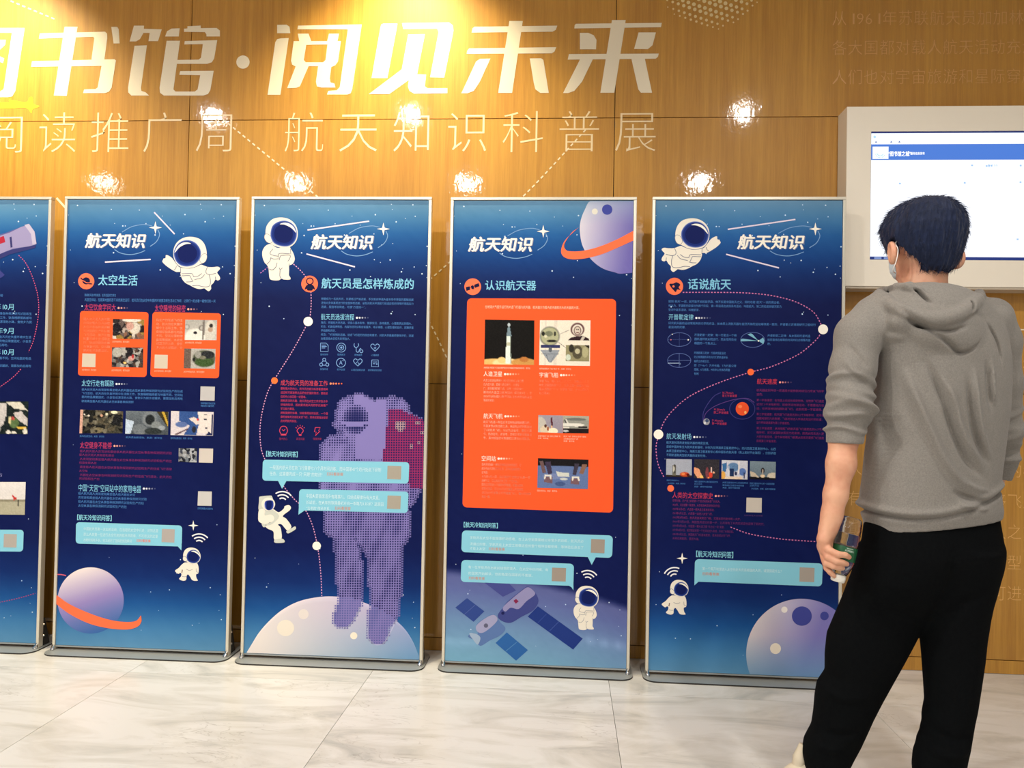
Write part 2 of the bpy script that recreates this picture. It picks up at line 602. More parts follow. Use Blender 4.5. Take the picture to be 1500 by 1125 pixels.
head = letter_thing('big bold slanted cream Chinese headline across the top of the wood wall', 'lettering')
A, B_, C_ = Z(0, 20, 4.412), Z(380, 20, 4.412), Z(660, 20, 4.412)
BIG = {
    'tu': [(A, [(-330, 93), (160, 93), (100, 500), (80, 535), (50, 540), (-395, 540)], [[(-255, 124), (78, 124), (24, 488), (0, 504), (-310, 504)]]),
           (A, [(-150, 170), (38, 170), (35, 200), (-30, 262), (28, 290), (20, 320), (-60, 290), (-190, 370), (-200, 335), (-120, 270), (-170, 235)], None),
           (A, [(-110, 360), (-20, 385), (-26, 415), (-115, 388)], None)],
    'shu': [(A, [(418, 85), (502, 85), (432, 533), (348, 530)], None),
            (A, [(258, 128), (680, 117), (693, 130), (694, 160), (675, 298), (592, 298), (610, 160), (604, 150), (252, 162)], None),
            (A, [(208, 308), (740, 295), (750, 303), (722, 480), (705, 505), (680, 514), (537, 514), (545, 490), (618, 488), (632, 478), (657, 338), (202, 344)], None),
            (A, [(720, 86), (758, 86), (768, 100), (774, 193), (735, 193)], None)],
    'guan': [(A, [(866, 78), (932, 78), (930, 98), (1046, 102), (1022, 178), (960, 178), (968, 125), (928, 125), (905, 165), (880, 180), (838, 180)], None),
             (A, [(870, 208), (950, 205), (912, 480), (915, 500), (940, 508), (965, 530), (850, 530), (830, 510), (828, 480)], None),
             (A, [(1068, 148), (1080, 115), (1110, 97), (1162, 95), (1156, 148)], None),
             (A, [(1190, 98), (1212, 96), (1212, 82), (1298, 78), (1298, 94), (1400, 93), (1422, 110), (1422, 148), (1335, 148), (1335, 135), (1325, 120), (1190, 118)], None),
             (A, [(1078, 176), (1164, 176), (1122, 490), (1135, 504), (1260, 504), (1278, 490), (1295, 398), (1160, 396), (1165, 372), (1382, 370), (1360, 495), (1345, 520), (1315, 530), (1060, 530), (1035, 512), (1032, 480)], None),
             (A, [(1195, 178), (1405, 172), (1385, 290), (1370, 315), (1340, 325), (1138, 325), (1145, 300), (1285, 298), (1300, 285), (1312, 198), (1192, 200)], None)],
    'yue': [(B_, [(115, 73), (175, 72), (195, 85), (200, 127), (115, 127)], None),
            (B_, [(190, 158), (136, 525), (53, 525), (103, 185), (115, 165), (140, 160)], None),
            (B_, [(250, 78), (662, 70), (600, 490), (590, 515), (570, 523), (437, 523), (445, 500), (500, 496), (520, 475), (572, 102), (246, 102)], None),
            (B_, [(248, 130), (318, 130), (335, 178), (438, 178), (450, 130), (515, 130), (505, 178), (527, 178), (508, 310), (490, 335), (465, 345), (455, 420), (460, 445), (485, 452), (492, 478), (400, 478), (372, 470), (366, 440), (380, 340), (318, 340), (275, 440), (262, 470), (240, 480), (180, 482), (235, 342), (212, 330), (205, 305), (222, 178), (258, 178)],
             [[(303, 202), (440, 200), (428, 300), (412, 315), (300, 315), (287, 300)]])],
    'jian': [(B_, [(800, 65), (893, 65), (828, 417), (725, 417), (782, 90), (788, 70)], None),
             (B_, [(922, 62), (1225, 57), (1250, 75), (1255, 110), (1195, 414), (1103, 412), (1158, 120), (1150, 98), (930, 100)], None),
             (B_, [(962, 135), (1070, 133), (1020, 392), (1078, 394), (1070, 470), (1085, 482), (1215, 482), (1215, 515), (1000, 518), (970, 500), (960, 470), (966, 430), (840, 520), (708, 520), (920, 360)], None)],
    'wei': [(C_, [(155, 85), (690, 78), (680, 105), (660, 117), (136, 123), (142, 95)], None),
            (C_, [(120, 225), (683, 217), (672, 245), (655, 257), (104, 261), (108, 240)], None),
            (C_, [(380, 48), (467, 48), (398, 513), (308, 513)], None),
            (C_, [(190, 293), (258, 291), (190, 440), (150, 500), (110, 515), (70, 515), (165, 310)], None),
            (C_, [(512, 290), (585, 289), (600, 300), (635, 513), (580, 513), (548, 490), (538, 450)], None)],
    'lai': [(C_, [(810, 66), (1365, 60), (1360, 88), (800, 96), (802, 75)], None),
            (C_, [(1043, 42), (1132, 42), (1058, 512), (968, 512)], None),
            (C_, [(836, 125), (890, 125), (925, 140), (943, 170), (940, 231), (836, 231)], None),
            (C_, [(1215, 122), (1327, 122), (1305, 205), (1275, 230), (1186, 229)], None),
            (C_, [(765, 262), (1345, 259), (1340, 280), (1325, 292), (757, 298)], None),
            (C_, [(840, 290), (922, 290), (850, 440), (800, 500), (760, 514), (727, 514)], None),
            (C_, [(1168, 290), (1255, 290), (1302, 512), (1230, 512), (1213, 490)], None)],
}
for key, polys in BIG.items():
    b = Board(WALLO, 0, head, M_VINYL, 0.0008, 0.00012)
    for L, (zz, pts, hole) in enumerate(polys):
        b.poly('character', zz(pts), CREAM, L, [zz(h) for h in hole] if hole else None)
    b.build()
b = Board(WALLO, 0, head, M_VINYL, 0.0008)
b.ell('middle_dot', 356, 91, 9.7, 9.7, CREAM, 0, 28)
b.build()

sub = letter_thing('thin cream Chinese subtitle in outlined strokes under the bold headline', 'lettering')
for ch, x0, x1, yt, yb in (('阅', -22, 32, 169, 224), ('读', 57, 110, 165, 223), ('推', 133, 188, 165, 223), ('广', 210, 265, 165, 223),
                           ('周', 287, 339, 168, 222), ('航', 417, 473, 165, 222), ('天', 497, 552, 168, 222), ('知', 576, 628, 164, 222),
                           ('识', 656, 712, 166, 222), ('科', 736, 795, 163, 223), ('普', 819, 877, 163, 222), ('展', 901, 960, 166, 222)):
    b = Board(WALLO, 0, sub, M_VINYL, 0.0008)
    b.text('character', ch, x0, yt, x1, yb, THIN, 0, -0.0165, 3, fitbox=True)
    b.build()

para_r = letter_thing('three faint lines of small Chinese text at the upper right of the wall', 'lettering')
for st, y in (('从1961年苏联航天员加加林首次', 27), ('各大国都对载人航天活动充满热情', 70), ('人们也对宇宙旅游和星际穿越充满', 113)):
    b = Board(WALLO, 0, para_r, M_VINYL, 0.0008)
    k = 0; x = 1218.0
    for ch in st:
        w = 23.2 if ord(ch) > 0x2E80 else 12.6
        b.text('text_line', ch, x, y - 12 - (x - 1218) * .006, x + w * .98, y + 12 - (x - 1218) * .006, FAINT, 0, -0.014, 2)
        x += w
    for o in b.build().values(): o['kind'] = 'stuff'
para_m = letter_thing('pale Chinese paragraph low on the wood wall on both sides of the hoodie wearer', 'lettering')
for st, y in (('一直以来在仰望着星空的们和我', 527), ('长久以来仰望星空而着迷的我们', 684), ('没有想过宇宙飞船真能够飞至太空', 729), ('在真正踏入太空航行很久之前的', 774),
              ('科学家们已研制出各种新型的飞船', 819), ('人类乘坐飞船在太空都可进行的', 864)):
    b = Board(WALLO, 0, para_m, M_VINYL, 0.0008)
    for k, ch in enumerate(st):
        x = 1217 + 23.4 * k
        b.text('text_line', ch, x, y - 12 + (x - 1217) * .018, x + 22.8, y + 12 + (x - 1217) * .018, FAINT2, 0, -0.013, 2)
    for o in b.build().values(): o['kind'] = 'stuff'

# dashed orbit lines, the dotted planet and a little painted yellow reflection
dl = letter_thing('thin dashed cream orbit lines running over the wood wall', 'wall decal', None, 'wall_decal')
b = Board(WALLO, 0, dl, M_VINYL, 0.0008)
for i, pts in enumerate(([(-60, -32), (15, 1), (80, 28)], [(328, 176), (343, 188), (465, 288), (500, 317)], [(858, 190), (766, 288), (660, 383), (560, 470)],
                         [(560, 360), (620, 455), (655, 525), (680, 580)], [(1400, 482), (1500, 483), (1560, 484)])):
    b.stroke('dashed_line#%d' % i, smooth_open(pts, 6), 2.0, (240, 222, 186), 1, (5.0, 4.2) if i < 4 else None)
b.stroke('line', [(83, 290), (112, 322)], 3.0, (240, 222, 186), 1)
b.build()
dp = letter_thing('cream halftone disc of dots on the wall above the headline', 'wall decal', None, 'wall_decal')
b = Board(WALLO, 0, dp, M_VINYL, 0.0008)
for i in range(-14, 15):
    for j in range(-14, 15):
        px = 1042 + (i * 0.94 - j * 0.34) * 8.6 + (4.3 if j % 2 else 0)
        py = -36 + (i * 0.34 + j * 0.94) * 8.0
        d = math.hypot(px - 1042, (py + 36)) / 80
        if d < 1 and py < 44:
            b.ell('dots', px, py, max(1.0, 3.1 * (1 - 0.75 * d ** 5)), None, (226, 204, 150), 1, 10)
o = b.build()['dots']; o['kind'] = 'stuff'
dy = letter_thing('small bright yellow reflection painted on the wall at the left edge', 'wall decal', None, 'wall_decal')
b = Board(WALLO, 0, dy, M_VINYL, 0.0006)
b.blob('painted_reflection', [(-20, 150), (12, 150), (14, 146), (38, 150), (43, 143), (48, 143), (49, 152), (58, 156), (48, 160), (46, 166), (38, 158), (12, 159), (-20, 157)], (238, 200, 48), 1, 3)  # blurred yellow reflection in the lacquer, painted as a flat shape
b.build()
# two overlapping sheets of clear film give the wall faint vertical edges

# ================================================================== wall display
tv = empty('wall_display', (0, 0, 0), 0, 'white boxed-in screen mounted on the wood wall above the person, showing a web page', 'display')
X0, X1, Z0, Z1, DY = 1.187, 2.385, 1.668, 2.443, -0.112
SX0, SX1, SZ0, SZ1 = 1.289, 2.283, 1.782, 2.336
bm = bmesh.new()
for a in ((X0, SX0, Z0, Z1), (SX1, X1, Z0, Z1), (SX0, SX1, Z0, SZ0), (SX0, SX1, SZ1, Z1)):
    add_box(bm, a[0], a[1], DY, -0.0005, a[2], a[3])
add_box(bm, SX0, SX1, DY + 0.03, -0.0005, SZ0, SZ1)
bmesh.ops.remove_doubles(bm, verts=bm.verts, dist=1e-5)
bm_obj('housing', bm, M_PAINT, tv)
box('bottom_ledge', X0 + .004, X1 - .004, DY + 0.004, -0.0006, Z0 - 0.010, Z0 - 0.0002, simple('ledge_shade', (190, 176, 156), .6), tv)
TVY = DY + 0.004
sc = box('screen', SX0 + .001, SX1 - .001, TVY, DY + 0.028, SZ0 + .001, SZ1 - .001, simple('screen_edge', (20, 20, 24), .3), tv)
sb = Board((0, TVY, 0), 0, tv, M_SCREEN, 0.0006 - TVY, 0.0002)


def sq(x0, y0, x1, y1, s=-0.018):
    f = lambda x, y: (x, y + (x - 1275) * s * max(0, (381 - y) / 185))
    return [f(x0, y0), f(x1, y0), f(x1, y1), f(x0, y1)]


def sxy(a, c):   # fractions of the screen -> photo px
    P = np.array([SX0 + (SX1 - SX0) * a, TVY, SZ1 - (SZ1 - SZ0) * c]) - CAM
    return (750 + F_PX * (P @ _r) / (P @ _f), 562.5 - F_PX * (P @ _u) / (P @ _f))


def srect(g, a0, c0, a1, c1, col, L):
    sb.quad(g, [sxy(a0, c0), sxy(a1, c0), sxy(a1, c1), sxy(a0, c1)], col, L)


srect('picture', .002, .002, .998, .998, (240, 243, 252), 0)
srect('picture', .002, .002, .998, .014, (28, 40, 100), 1)
srect('picture', .002, .014, .998, .10, (238, 244, 252), 1)
srect('picture', .002, .100, .998, .222, (70, 116, 200), 1)
srect('picture', .008, .118, .075, .214, (240, 243, 248), 2)
srect('picture', .002, .975, .998, .998, (30, 48, 112), 1)
for a in (.02, .06, .72, .80):
    srect('picture', a, .979, a + .03, .994, (120, 140, 190), 2)
for i in range(9):
    t0 = math.radians(200 + i * 16)
    p0 = np.array(sxy(.040, .165))
    for r0, r1 in ((4, 5.6), (6.6, 8)):
        d = np.array([math.cos(t0), -math.sin(t0)])
        if abs(p0[1] + r1 * d[1] - p0[1]) < 8: sb.stroke('picture', [p0 + d * r0, p0 + d * r1], .8, (140, 200, 216), 3)
sb.ell('picture', *sxy(.016, .042), 2.0, None, (170, 205, 235), 3, 12)
for a in (.022, .086, .12, .66):
    sb.poly('picture', [(sxy(a, .08)[0] + dx, sxy(a, .08)[1] + dy_) for dx, dy_ in ((-1.6, 1.2), (0, -1.2), (1.6, 1.2))], (60, 90, 150), 3)
p = sxy(.078, .145); q = sxy(.215, .19)
sb.text('caption', '“图书馆之城”', p[0] - 2, p[1] + 1.5, p[0] + 32, p[1] + 9.5, (255, 255, 255), 3, .03, 2)
sb.text('caption', '服务信息发布', p[0] + 31, p[1] + 2.8, p[0] + 52, p[1] + 7.2, (250, 252, 255), 3, .03, 1)
for k, (a, c) in enumerate([(.42, .26), (.48, .265), (.49, .262), (.50, .262), (.62, .262), (.12, .40), (.39, .395), (.62, .39), (.66, .38), (.66, .60), (.39, .60), (.61, .83), (.64, .83), (.655, .835), (.68, .83), (.40, .81)]):
    srect('picture', a, c, a + .008, c + .012, (150, 185, 225), 2)
sb.text('caption', '2 / 99', *[sxy(.49, .25)[0], sxy(.49, .25)[1]], sxy(.53, .25)[0], sxy(.49, .285)[1], (140, 180, 220), 3, 0, 1)
for g, o in sb.build().items():
    o['kind'] = 'stuff'
    o.parent = sc

# ================================================================== the banner stands
NAVY = (9, 20, 74)
WHITE = (250, 244, 230)
SUIT = (240, 232, 216)
LINE = (122, 124, 142)
ORANGE = (252, 92, 44)
CORAL = (250, 118, 80)
CYAN = (136, 204, 224)
LBLUE = (130, 196, 226)
TBLUE = (78, 132, 196)
PINK = (190, 62, 104)
TPINK = (128, 44, 104)
BW, BH = 0.80, 2.025
STAR_REL = [(207, 143), (648, 175), (812, 216), (973, 206), (1084, 135), (1090, 170), (1232, 138), (1248, 217), (1181, 232), (1117, 255), (695, 268),
            (868, 278), (530, 284), (548, 284), (472, 267), (481, 349), (448, 170), (143, 209), (760, 346), (963, 338), (1093, 404), (1331, 423),
            (1016, 415), (157, 449), (464, 468), (966, 515), (1008, 534), (1075, 517), (1241, 565), (1161, 577), (1153, 598), (1325, 556), (1328, 638),
            (797, 586), (940, 630), (183, 673), (240, 835), (341, 920), (1090, 872), (1082, 885), (1247, 892), (1327, 958), (1295, 612)]
STAR_LOW = [(.05, .79), (.13, .845), (.12, .853), (.035, .86), (.02, .885), (.36, .90), (.55, .874), (.60, .915), (.66, .868), (.80, .945), (.84, .94),
            (.90, .86), (.96, .875), (.955, .91), (.97, .93), (.42, .765), (.30, .80), (.72, .80), (.93, .72), (.07, .55), (.22, .93), (.70, .83), (.5, .96), (.14, .93)]

D_SKY = [(0.0, (104, 146, 178)), (0.035, (74, 128, 174)), (0.075, (36, 94, 158)), (0.12, (20, 66, 132)), (0.17, (16, 40, 98)), (0.22, (14, 24, 76)), (0.45, (9, 20, 74)),
         (0.76, (10, 24, 82)), (0.84, (14, 44, 108)), (0.90, (28, 84, 150)), (0.95, (66, 126, 178)), (1.0, (96, 150, 190))]


def sky(u, v, px, py):
    t = np.array([a for a, _ in D_SKY]); c = np.array([b for _, b in D_SKY], float)
    out = np.stack([np.interp(v, t, c[:, k]) for k in range(3)], 1)
    return out * (1 - 0.10 * np.abs(u - 0.45)[:, None])


def make_stand(x, y, ang, label):
    t = empty('banner_stand', (x, y, 0), ang, label, 'banner stand', 'door-frame banner stands in a row along the wood wall')
    # foot plate with rounded corners
    bm = bmesh.new()
    fx0, fx1, fy0, fy1, r = -0.012, BW + 0.012, -0.078, 0.165, 0.055
    pts = []
    for cx, cy, a0 in ((fx1 - r, fy1 - r, 0), (fx0 + r, fy1 - r, 90), (fx0 + r, fy0 + r, 180), (fx1 - r, fy0 + r, 270)):
        for k in range(8):
            a = math.radians(a0 + 90 * k / 7)
            pts.append((cx + r * math.cos(a), cy + r * math.sin(a)))
    lo = [bm.verts.new((p[0], p[1], 0.0)) for p in pts]
    hi = [bm.verts.new((p[0], p[1], 0.006)) for p in pts]
    f1 = bm.faces.new(hi); f2 = bm.faces.new(lo[::-1])
    for i in range(len(pts)):
        f = bm.faces.new((lo[i], lo[(i + 1) % len(pts)], hi[(i + 1) % len(pts)], hi[i])); f.material_index = 1
    bm_obj('base_plate', bm, [M_STEEL, M_EDGE], t)
    # aluminium profile frame: two posts, top and bottom rail, each with a lip
    w, d0, d1 = 0.0125, -0.006, 0.024

    def rail(name, x0, x1, z0, z1):
        bm = bmesh.new()
        add_box(bm, x0, x1, d0, d1, z0, z1, 0.0018)
        return bm_obj(name, bm, M_ALU, t)
    for sgn, x0 in ((0, 0.0), (1, BW - w)):
        p = rail('post', x0, x0 + w, 0.0065, BH - w - .0003)
        add = -1 if sgn == 0 else 1
    rail('top_rail', 0.0, BW, BH - w, BH)
    box('bottom_rail', w + .0005, BW - w - .0005, -0.001, 0.010, 0.0175, 0.024, M_STEEL, t, 0.001)
    # rear stays: dark side plates with screws, running back from the posts
    for sx in (0, 1):
        xs = 0.004 if sx == 0 else BW - 0.007
        bm = bmesh.new()
        v = [(xs, 0.0245, 0.0065), (xs, 0.078, 0.0065), (xs, 0.040, 0.13), (xs, 0.0245, 0.13)]
        a = [bm.verts.new(p) for p in v]; b2 = [bm.verts.new((p[0] + 0.003, p[1], p[2])) for p in v]
        bm.faces.new(a[::-1]); bm.faces.new(b2)
        for i in range(4): bm.faces.new((a[i], a[(i + 1) % 4], b2[(i + 1) % 4], b2[i]))
        bmesh.ops.recalc_face_normals(bm, faces=bm.faces)
        st = bm_obj('side_stay', bm, M_EDGE, t)
        for z in (0.05, 0.10):
            bm = bmesh.new()
            bmesh.ops.create_cone(bm, cap_ends=True, segments=10, radius1=0.005, radius2=0.0035, depth=0.003)
            bmesh.ops.rotate(bm, verts=bm.verts, matrix=Matrix.Rotation(math.pi / 2 * (1 if sx else -1), 3, 'Y'))
            bmesh.ops.translate(bm, verts=bm.verts, vec=((BW - 0.0025) if sx else 0.0025, 0.034, z))
            s_ = bm_obj('screw', bm, M_CHROME, st)
        # small chrome foot bracket in front of the post
        bm = bmesh.new()
        cx = 0.006 if sx == 0 else BW - 0.006
        k = 1 if sx == 0 else -1
        vs = [(cx - .006, -.0065, .0062), (cx + .006, -.0065, .0062), (cx + .006, -.0065, .030), (cx - .006, -.0065, .030), (cx - .008 + k * .004, -.024, .0062), (cx + .008 + k * .004, -.024, .0062), (cx + .008 + k * .004, -.024, .011), (cx - .008 + k * .004, -.024, .011)]
        q = [bm.verts.new(p) for p in vs]
        for f in ((0, 1, 2, 3), (4, 7, 6, 5), (3, 2, 6, 7), (0, 4, 5, 1), (1, 5, 6, 2), (0, 3, 7, 4)):
            bm.faces.new([q[i] for i in f])
        bmesh.ops.recalc_face_normals(bm, faces=bm.faces)
        bmesh.ops.bevel(bm, geom=bm.edges[:], offset=0.0015, segments=2, affect='EDGES')
        bm_obj('foot_bracket', bm, M_CHROME, t, True)
    # stretched poster, its printed face towards the room
    po = box('poster', w + .0004, BW - w - .0004, 0.0, 0.004, 0.0245, BH - w - .0004, M_BACKCLOTH, t)
    bd = Board((x, y, 0), ang, t, M_INK, 0.0006, 0.00022)
    return t, po, bd


STANDS = [(-3.125, -0.2114, 0.0099), (-2.2566, -0.2114, 0.0099), (-1.3974, -0.2134, 0.0069), (-0.515, -0.2019, -0.0095), (0.3509, -0.2134, -0.0029)]


def corners(x, y, a, w=0.0135):
    X = np.array([math.cos(a), math.sin(a), 0]); O = np.array([x, y, 0.])
    out = []
    for u, z in ((w, BH - w - .001), (BW - w, BH - w - .001), (BW - w, 0.0255), (w, 0.0255)):
        P = O + X * u + np.array([0, 0, z]) - CAM
        out.append((750 + F_PX * (P @ _r) / (P @ _f), 562.5 - F_PX * (P @ _u) / (P @ _f)))
    return np.array(out)


def in_poly(px, py, poly):
    poly = np.asarray(poly, float); n = len(poly); ins = np.zeros(len(px), bool)
    for i in range(n):
        x0, y0 = poly[i - 1]; x1, y1 = poly[i]
        c = ((y0 > py) != (y1 > py)) & (px < (x1 - x0) * (py - y0) / (y1 - y0 + 1e-12) + x0)
        ins ^= c
    return ins


def star4(bd, cx, cy, r, col=WHITE, g='star', L=4):
    pts = []
    for k in range(8):
        rr = r if k % 2 == 0 else r * 0.26
        a = math.pi / 4 * k
        pts.append((cx + rr * math.cos(a), cy + rr * math.sin(a)))
    bd.poly(g, pts, col, L)


def common(bd, q, tx, stars_skip=None, title=True, bgfn=None, nx=26, ny=70):
    q = np.asarray(q)
    bd.grid('background', q, nx, ny, bgfn or sky, 0, 1.0)
    sx = (q[1, 0] - q[0, 0]) / (264.0 - 8)
    ox, oy = q[0] - np.array([2.5, 3])
    pts = [(ox + (a - 130) / 4.69 * sx, oy + (b_ - 90) / 4.69) for a, b_ in STAR_REL]
    for u, v in STAR_LOW:
        p = q[0] * (1 - u) * (1 - v) + q[1] * u * (1 - v) + q[2] * u * v + q[3] * (1 - u) * v
        pts.append(tuple(p))
    for i, (a, b_) in enumerate(pts):
        if stars_skip is not None and stars_skip(a, b_): continue
        if not (q[0, 0] < a < q[1, 0] - 1): continue
        bd.ell('stars', a, b_, (1.15, .85, .6)[i % 3] * (1.0 if i < 43 else .8), None, (200, 220, 240), 1, 6)
    if title:      # the heading in slanted bold letters with its orbit ring and star
        x0, y0 = tx
        w = 95 * sx
        ring = [(x0 + w * (.56 + .47 * math.cos(a) * 1.0 + .06 * math.sin(a)), y0 - 3.5 + 21.5 * math.sin(a) - 9 * math.cos(a)) for a in np.linspace(0, 2 * math.pi, 60)]
        for a, b_ in ((4, 15), (21, 28), (33, 41), (53, 60)):
            pass
        R1 = [r for r in ring]
        bd.stroke('orbit', smooth_open([(x0 + w * .60, y0 - 22), (x0 + w * .76, y0 - 30), (x0 + w * .95, y0 - 33), (x0 + w * 1.08, y0 - 31)], 5), 1.1, (120, 160, 205), 2)
        bd.stroke('orbit', smooth_open([(x0 + w * 1.17, y0 - 26), (x0 + w * 1.20, y0 - 18), (x0 + w * 1.15, y0 - 8), (x0 + w * 1.05, y0 - 1)], 5), 1.1, (120, 160, 205), 2)
        bd.stroke('orbit', smooth_open([(x0 + w * .48, y0 + 3.5), (x0 + w * .57, y0 + 8.5), (x0 + w * .72, y0 + 11), (x0 + w * .86, y0 + 9), (x0 + w * .97, y0 + 5)], 5), 1.1, (120, 160, 205), 2)
        star4(bd, x0 + w * 1.135, y0 - 28.5, 9.5)
        bd.text('heading', '航天知识', x0 + 1.2, y0 - 20.5, x0 + w * .965 + 1.2, y0 + 2.2, (120, 128, 160), 3, 0.036, 2, shear=.16)
        bd.text('heading', '航天知识', x0, y0 - 21, x0 + w * .965, y0 + 1.7, WHITE, 4, 0.036, 2, shear=.16)


def meteor(bd, a, b, w=2.0):
    bd.stroke('meteor_line', [a, ((a[0] + b[0]) / 2, (a[1] + b[1]) / 2), b], w, (226, 216, 232), 2)


def icon_disc(bd, cx, cy, r=12):
    bd.ell('icon', cx, cy, r, None, CORAL, 2, 36)


def subhead(bd, st, x0, yt, x1, yb, col, dots=(255, 255, 255), n=5, dx=6, L=3):
    bd.text('subheading', st, x0, yt, x1, yb, col, L, 0.012, 2)
    ym = (yt + yb) / 2 + 1.5
    for k in range(n):
        f = 1 - k / (n + .3)
        c = np.array(dots) * f + np.array(NAVY if dots[2] > 120 and L != 5 else (240, 90, 45)) * (1 - f)
        bd.ell('subheading', x1 + 4.0 + dx * k, ym, (1.55 if dx < 5 else 2.2) * (0.62 + .38 * f), None, tuple(c), L, 10)


def bubble(bd, q, tail, r=6, g='speech_bubble'):
    bd.rrect(g, q, r, CYAN, 2)
    bd.poly(g, tail, CYAN, 3)


def code_patch(bd, q, col=(214, 204, 190)):
    bd.quad('blank_patch', q, col, 4)


def wifi(bd, cx, cy, s=1.0, rot=0.0, g='signal_arcs'):
    for r in (6.5, 11.5, 16.5):
        a = np.linspace(-2.35, -0.80, 12) + rot
        bd.stroke(g, np.stack([cx + r * s * np.cos(a), cy + r * s * np.sin(a) * 0.95], 1), 1.9 * s, (240, 238, 240), 3)


def picture(bd, q, base, shapes, noise=9, nx=44, ny=32, L=4, g='photograph'):
    """a printed photograph: soft blobs of colour laid over one another"""
    def fn(u, v, px, py):
        c = np.empty((len(u), 3)); c[:] = base[0]
        if len(base) > 1:
            c = np.array(base[0])[None] * (1 - v)[:, None] + np.array(base[1])[None] * v[:, None]
        for s in shapes:
            if s[0] == 'e':
                _, cu, cv, ru, rv, col = s[:6]
                m = np.clip((1.08 - np.sqrt(((u - cu) / ru) ** 2 + ((v - cv) / rv) ** 2)) / .16, 0, 1)
            elif s[0] == 'r':
                _, a, b_, c2, d, col = s[:6]
                m = ((u >= a) & (u <= c2) & (v >= b_) & (v <= d)).astype(float)
            elif s[0] == 'p':
                _, pts, col = s[:3]
                m = in_poly(u + 1e-6, v + 1e-6, pts).astype(float)
            elif s[0] == 'n':      # patchy mosaic
                _, k, cols, seed = s
                rs = np.random.default_rng(seed)
                P = rs.random((k, 2)); cc = np.array(cols, float)[rs.integers(0, len(cols), k)]
                d = (u[:, None] - P[None, :, 0]) ** 2 + ((v[:, None] - P[None, :, 1]) * .7) ** 2
                c = cc[d.argmin(1)]
                continue
            c = c * (1 - m[:, None]) + np.array(col, float)[None] * m[:, None]
        return c
    bd.grid(g, q, nx, ny, fn, L, noise)


def astro_helmet(bd, zz, outer, visor, shine, ear, g='astronaut', dark=(12, 26, 88)):
    bd.blob(g, zz(outer), SUIT, 4)
    bd.blob(g, zz(ear), SUIT, 5)
    bd.stroke(g, np.vstack([smooth_closed(zz(ear), 5), smooth_closed(zz(ear), 5)[:1]]), .55, LINE, 6)
    c = np.array(visor, float)
    pv = smooth_closed(zz(visor), 5)
    ctr = pv.mean(0)
    bd.poly(g, pv, (176, 186, 224), 6)
    for k, (f, col) in enumerate(((.975, (92, 112, 176)), (.93, (44, 66, 140)), (.85, (24, 44, 118)), (.70, dark))):
        bd.poly(g, ctr + (pv - ctr) * f + [0.0, 0.0], col, 7 + k)
    bd.blob(g, zz(shine), WHITE, 11, 5)


def lines(bd, zz, ls, w=.85, g='astronaut', col=LINE, L=6):
    for l in ls:
        bd.stroke(g, smooth_open(zz(l), 5), w, col, L)


FLY_BODY = [(440, 595), (330, 632), (230, 636), (148, 628), (108, 655), (128, 690), (160, 730), (120, 790), (108, 840), (150, 865), (190, 850), (225, 905), (268, 950), (268, 1010), (310, 1048), (360, 1020), (392, 1000), (470, 1012), (560, 990), (640, 948), (720, 908), (780, 840), (808, 760), (815, 720), (880, 718), (945, 690), (1060, 615), (1130, 545), (1118, 510), (1112, 490), (1075, 478), (1070, 432), (1030, 436), (960, 480), (900, 560), (820, 640), (640, 660), (500, 620)]
FLY_OUT = [(400, 560), (345, 430), (372, 270), (460, 160), (600, 118), (740, 130), (860, 200), (925, 310), (935, 440), (900, 540), (830, 620), (700, 655), (560, 635), (450, 580)]
FLY_VIS = [(455, 330), (530, 225), (650, 172), (780, 185), (880, 265), (930, 390), (900, 520), (820, 600), (700, 628), (570, 600), (480, 520), (445, 430)]
FLY_SHINE = [(620, 235), (690, 212), (780, 225), (860, 285), (912, 385), (890, 372), (830, 305), (760, 262), (690, 240)]
FLY_EAR = [(340, 470), (345, 425), (372, 405), (420, 420), (460, 480), (465, 530), (440, 565), (400, 565), (360, 530)]
FLY_LINES = [[(330, 636), (355, 690), (350, 740), (290, 765), (180, 740)], [(300, 770), (280, 850), (285, 940), (330, 972), (420, 970), (500, 950), (600, 955)],
             [(380, 760), (440, 820), (560, 850)], [(430, 745), (500, 790), (580, 800)], [(580, 800), (595, 755), (640, 745), (790, 750)], [(600, 870), (635, 795), (660, 780), (790, 785)], [(580, 875), (640, 888), (710, 890)], [(880, 615), (895, 660), (930, 690)], [(808, 650), (806, 735)], [(190, 800), (185, 850)]]
STAND_BODY = [(255, 485), (190, 520), (150, 590), (150, 680), (180, 760), (215, 800), (240, 850), (248, 940), (262, 1010), (320, 1030), (395, 1028), (435, 1005), (470, 1018), (560, 1018), (568, 990), (545, 950), (548, 880), (552, 810), (600, 785), (632, 720), (618, 640), (575, 560), (540, 530), (380, 545), (300, 500)]
STAND_OUT = [(215, 440), (195, 330), (215, 210), (300, 115), (430, 88), (560, 120), (650, 210), (678, 330), (655, 440), (580, 520), (470, 548), (350, 520), (270, 480)]
STAND_VIS = [(268, 320), (300, 210), (390, 148), (500, 135), (600, 180), (660, 270), (665, 380), (620, 470), (540, 520), (430, 520), (330, 480), (280, 410)]
STAND_SHINE = [(412, 190), (470, 168), (550, 180), (620, 235), (655, 318), (600, 262), (540, 222), (470, 195)]
STAND_EAR = [(180, 400), (185, 350), (215, 335), (260, 355), (300, 410), (295, 460), (250, 472), (210, 450)]
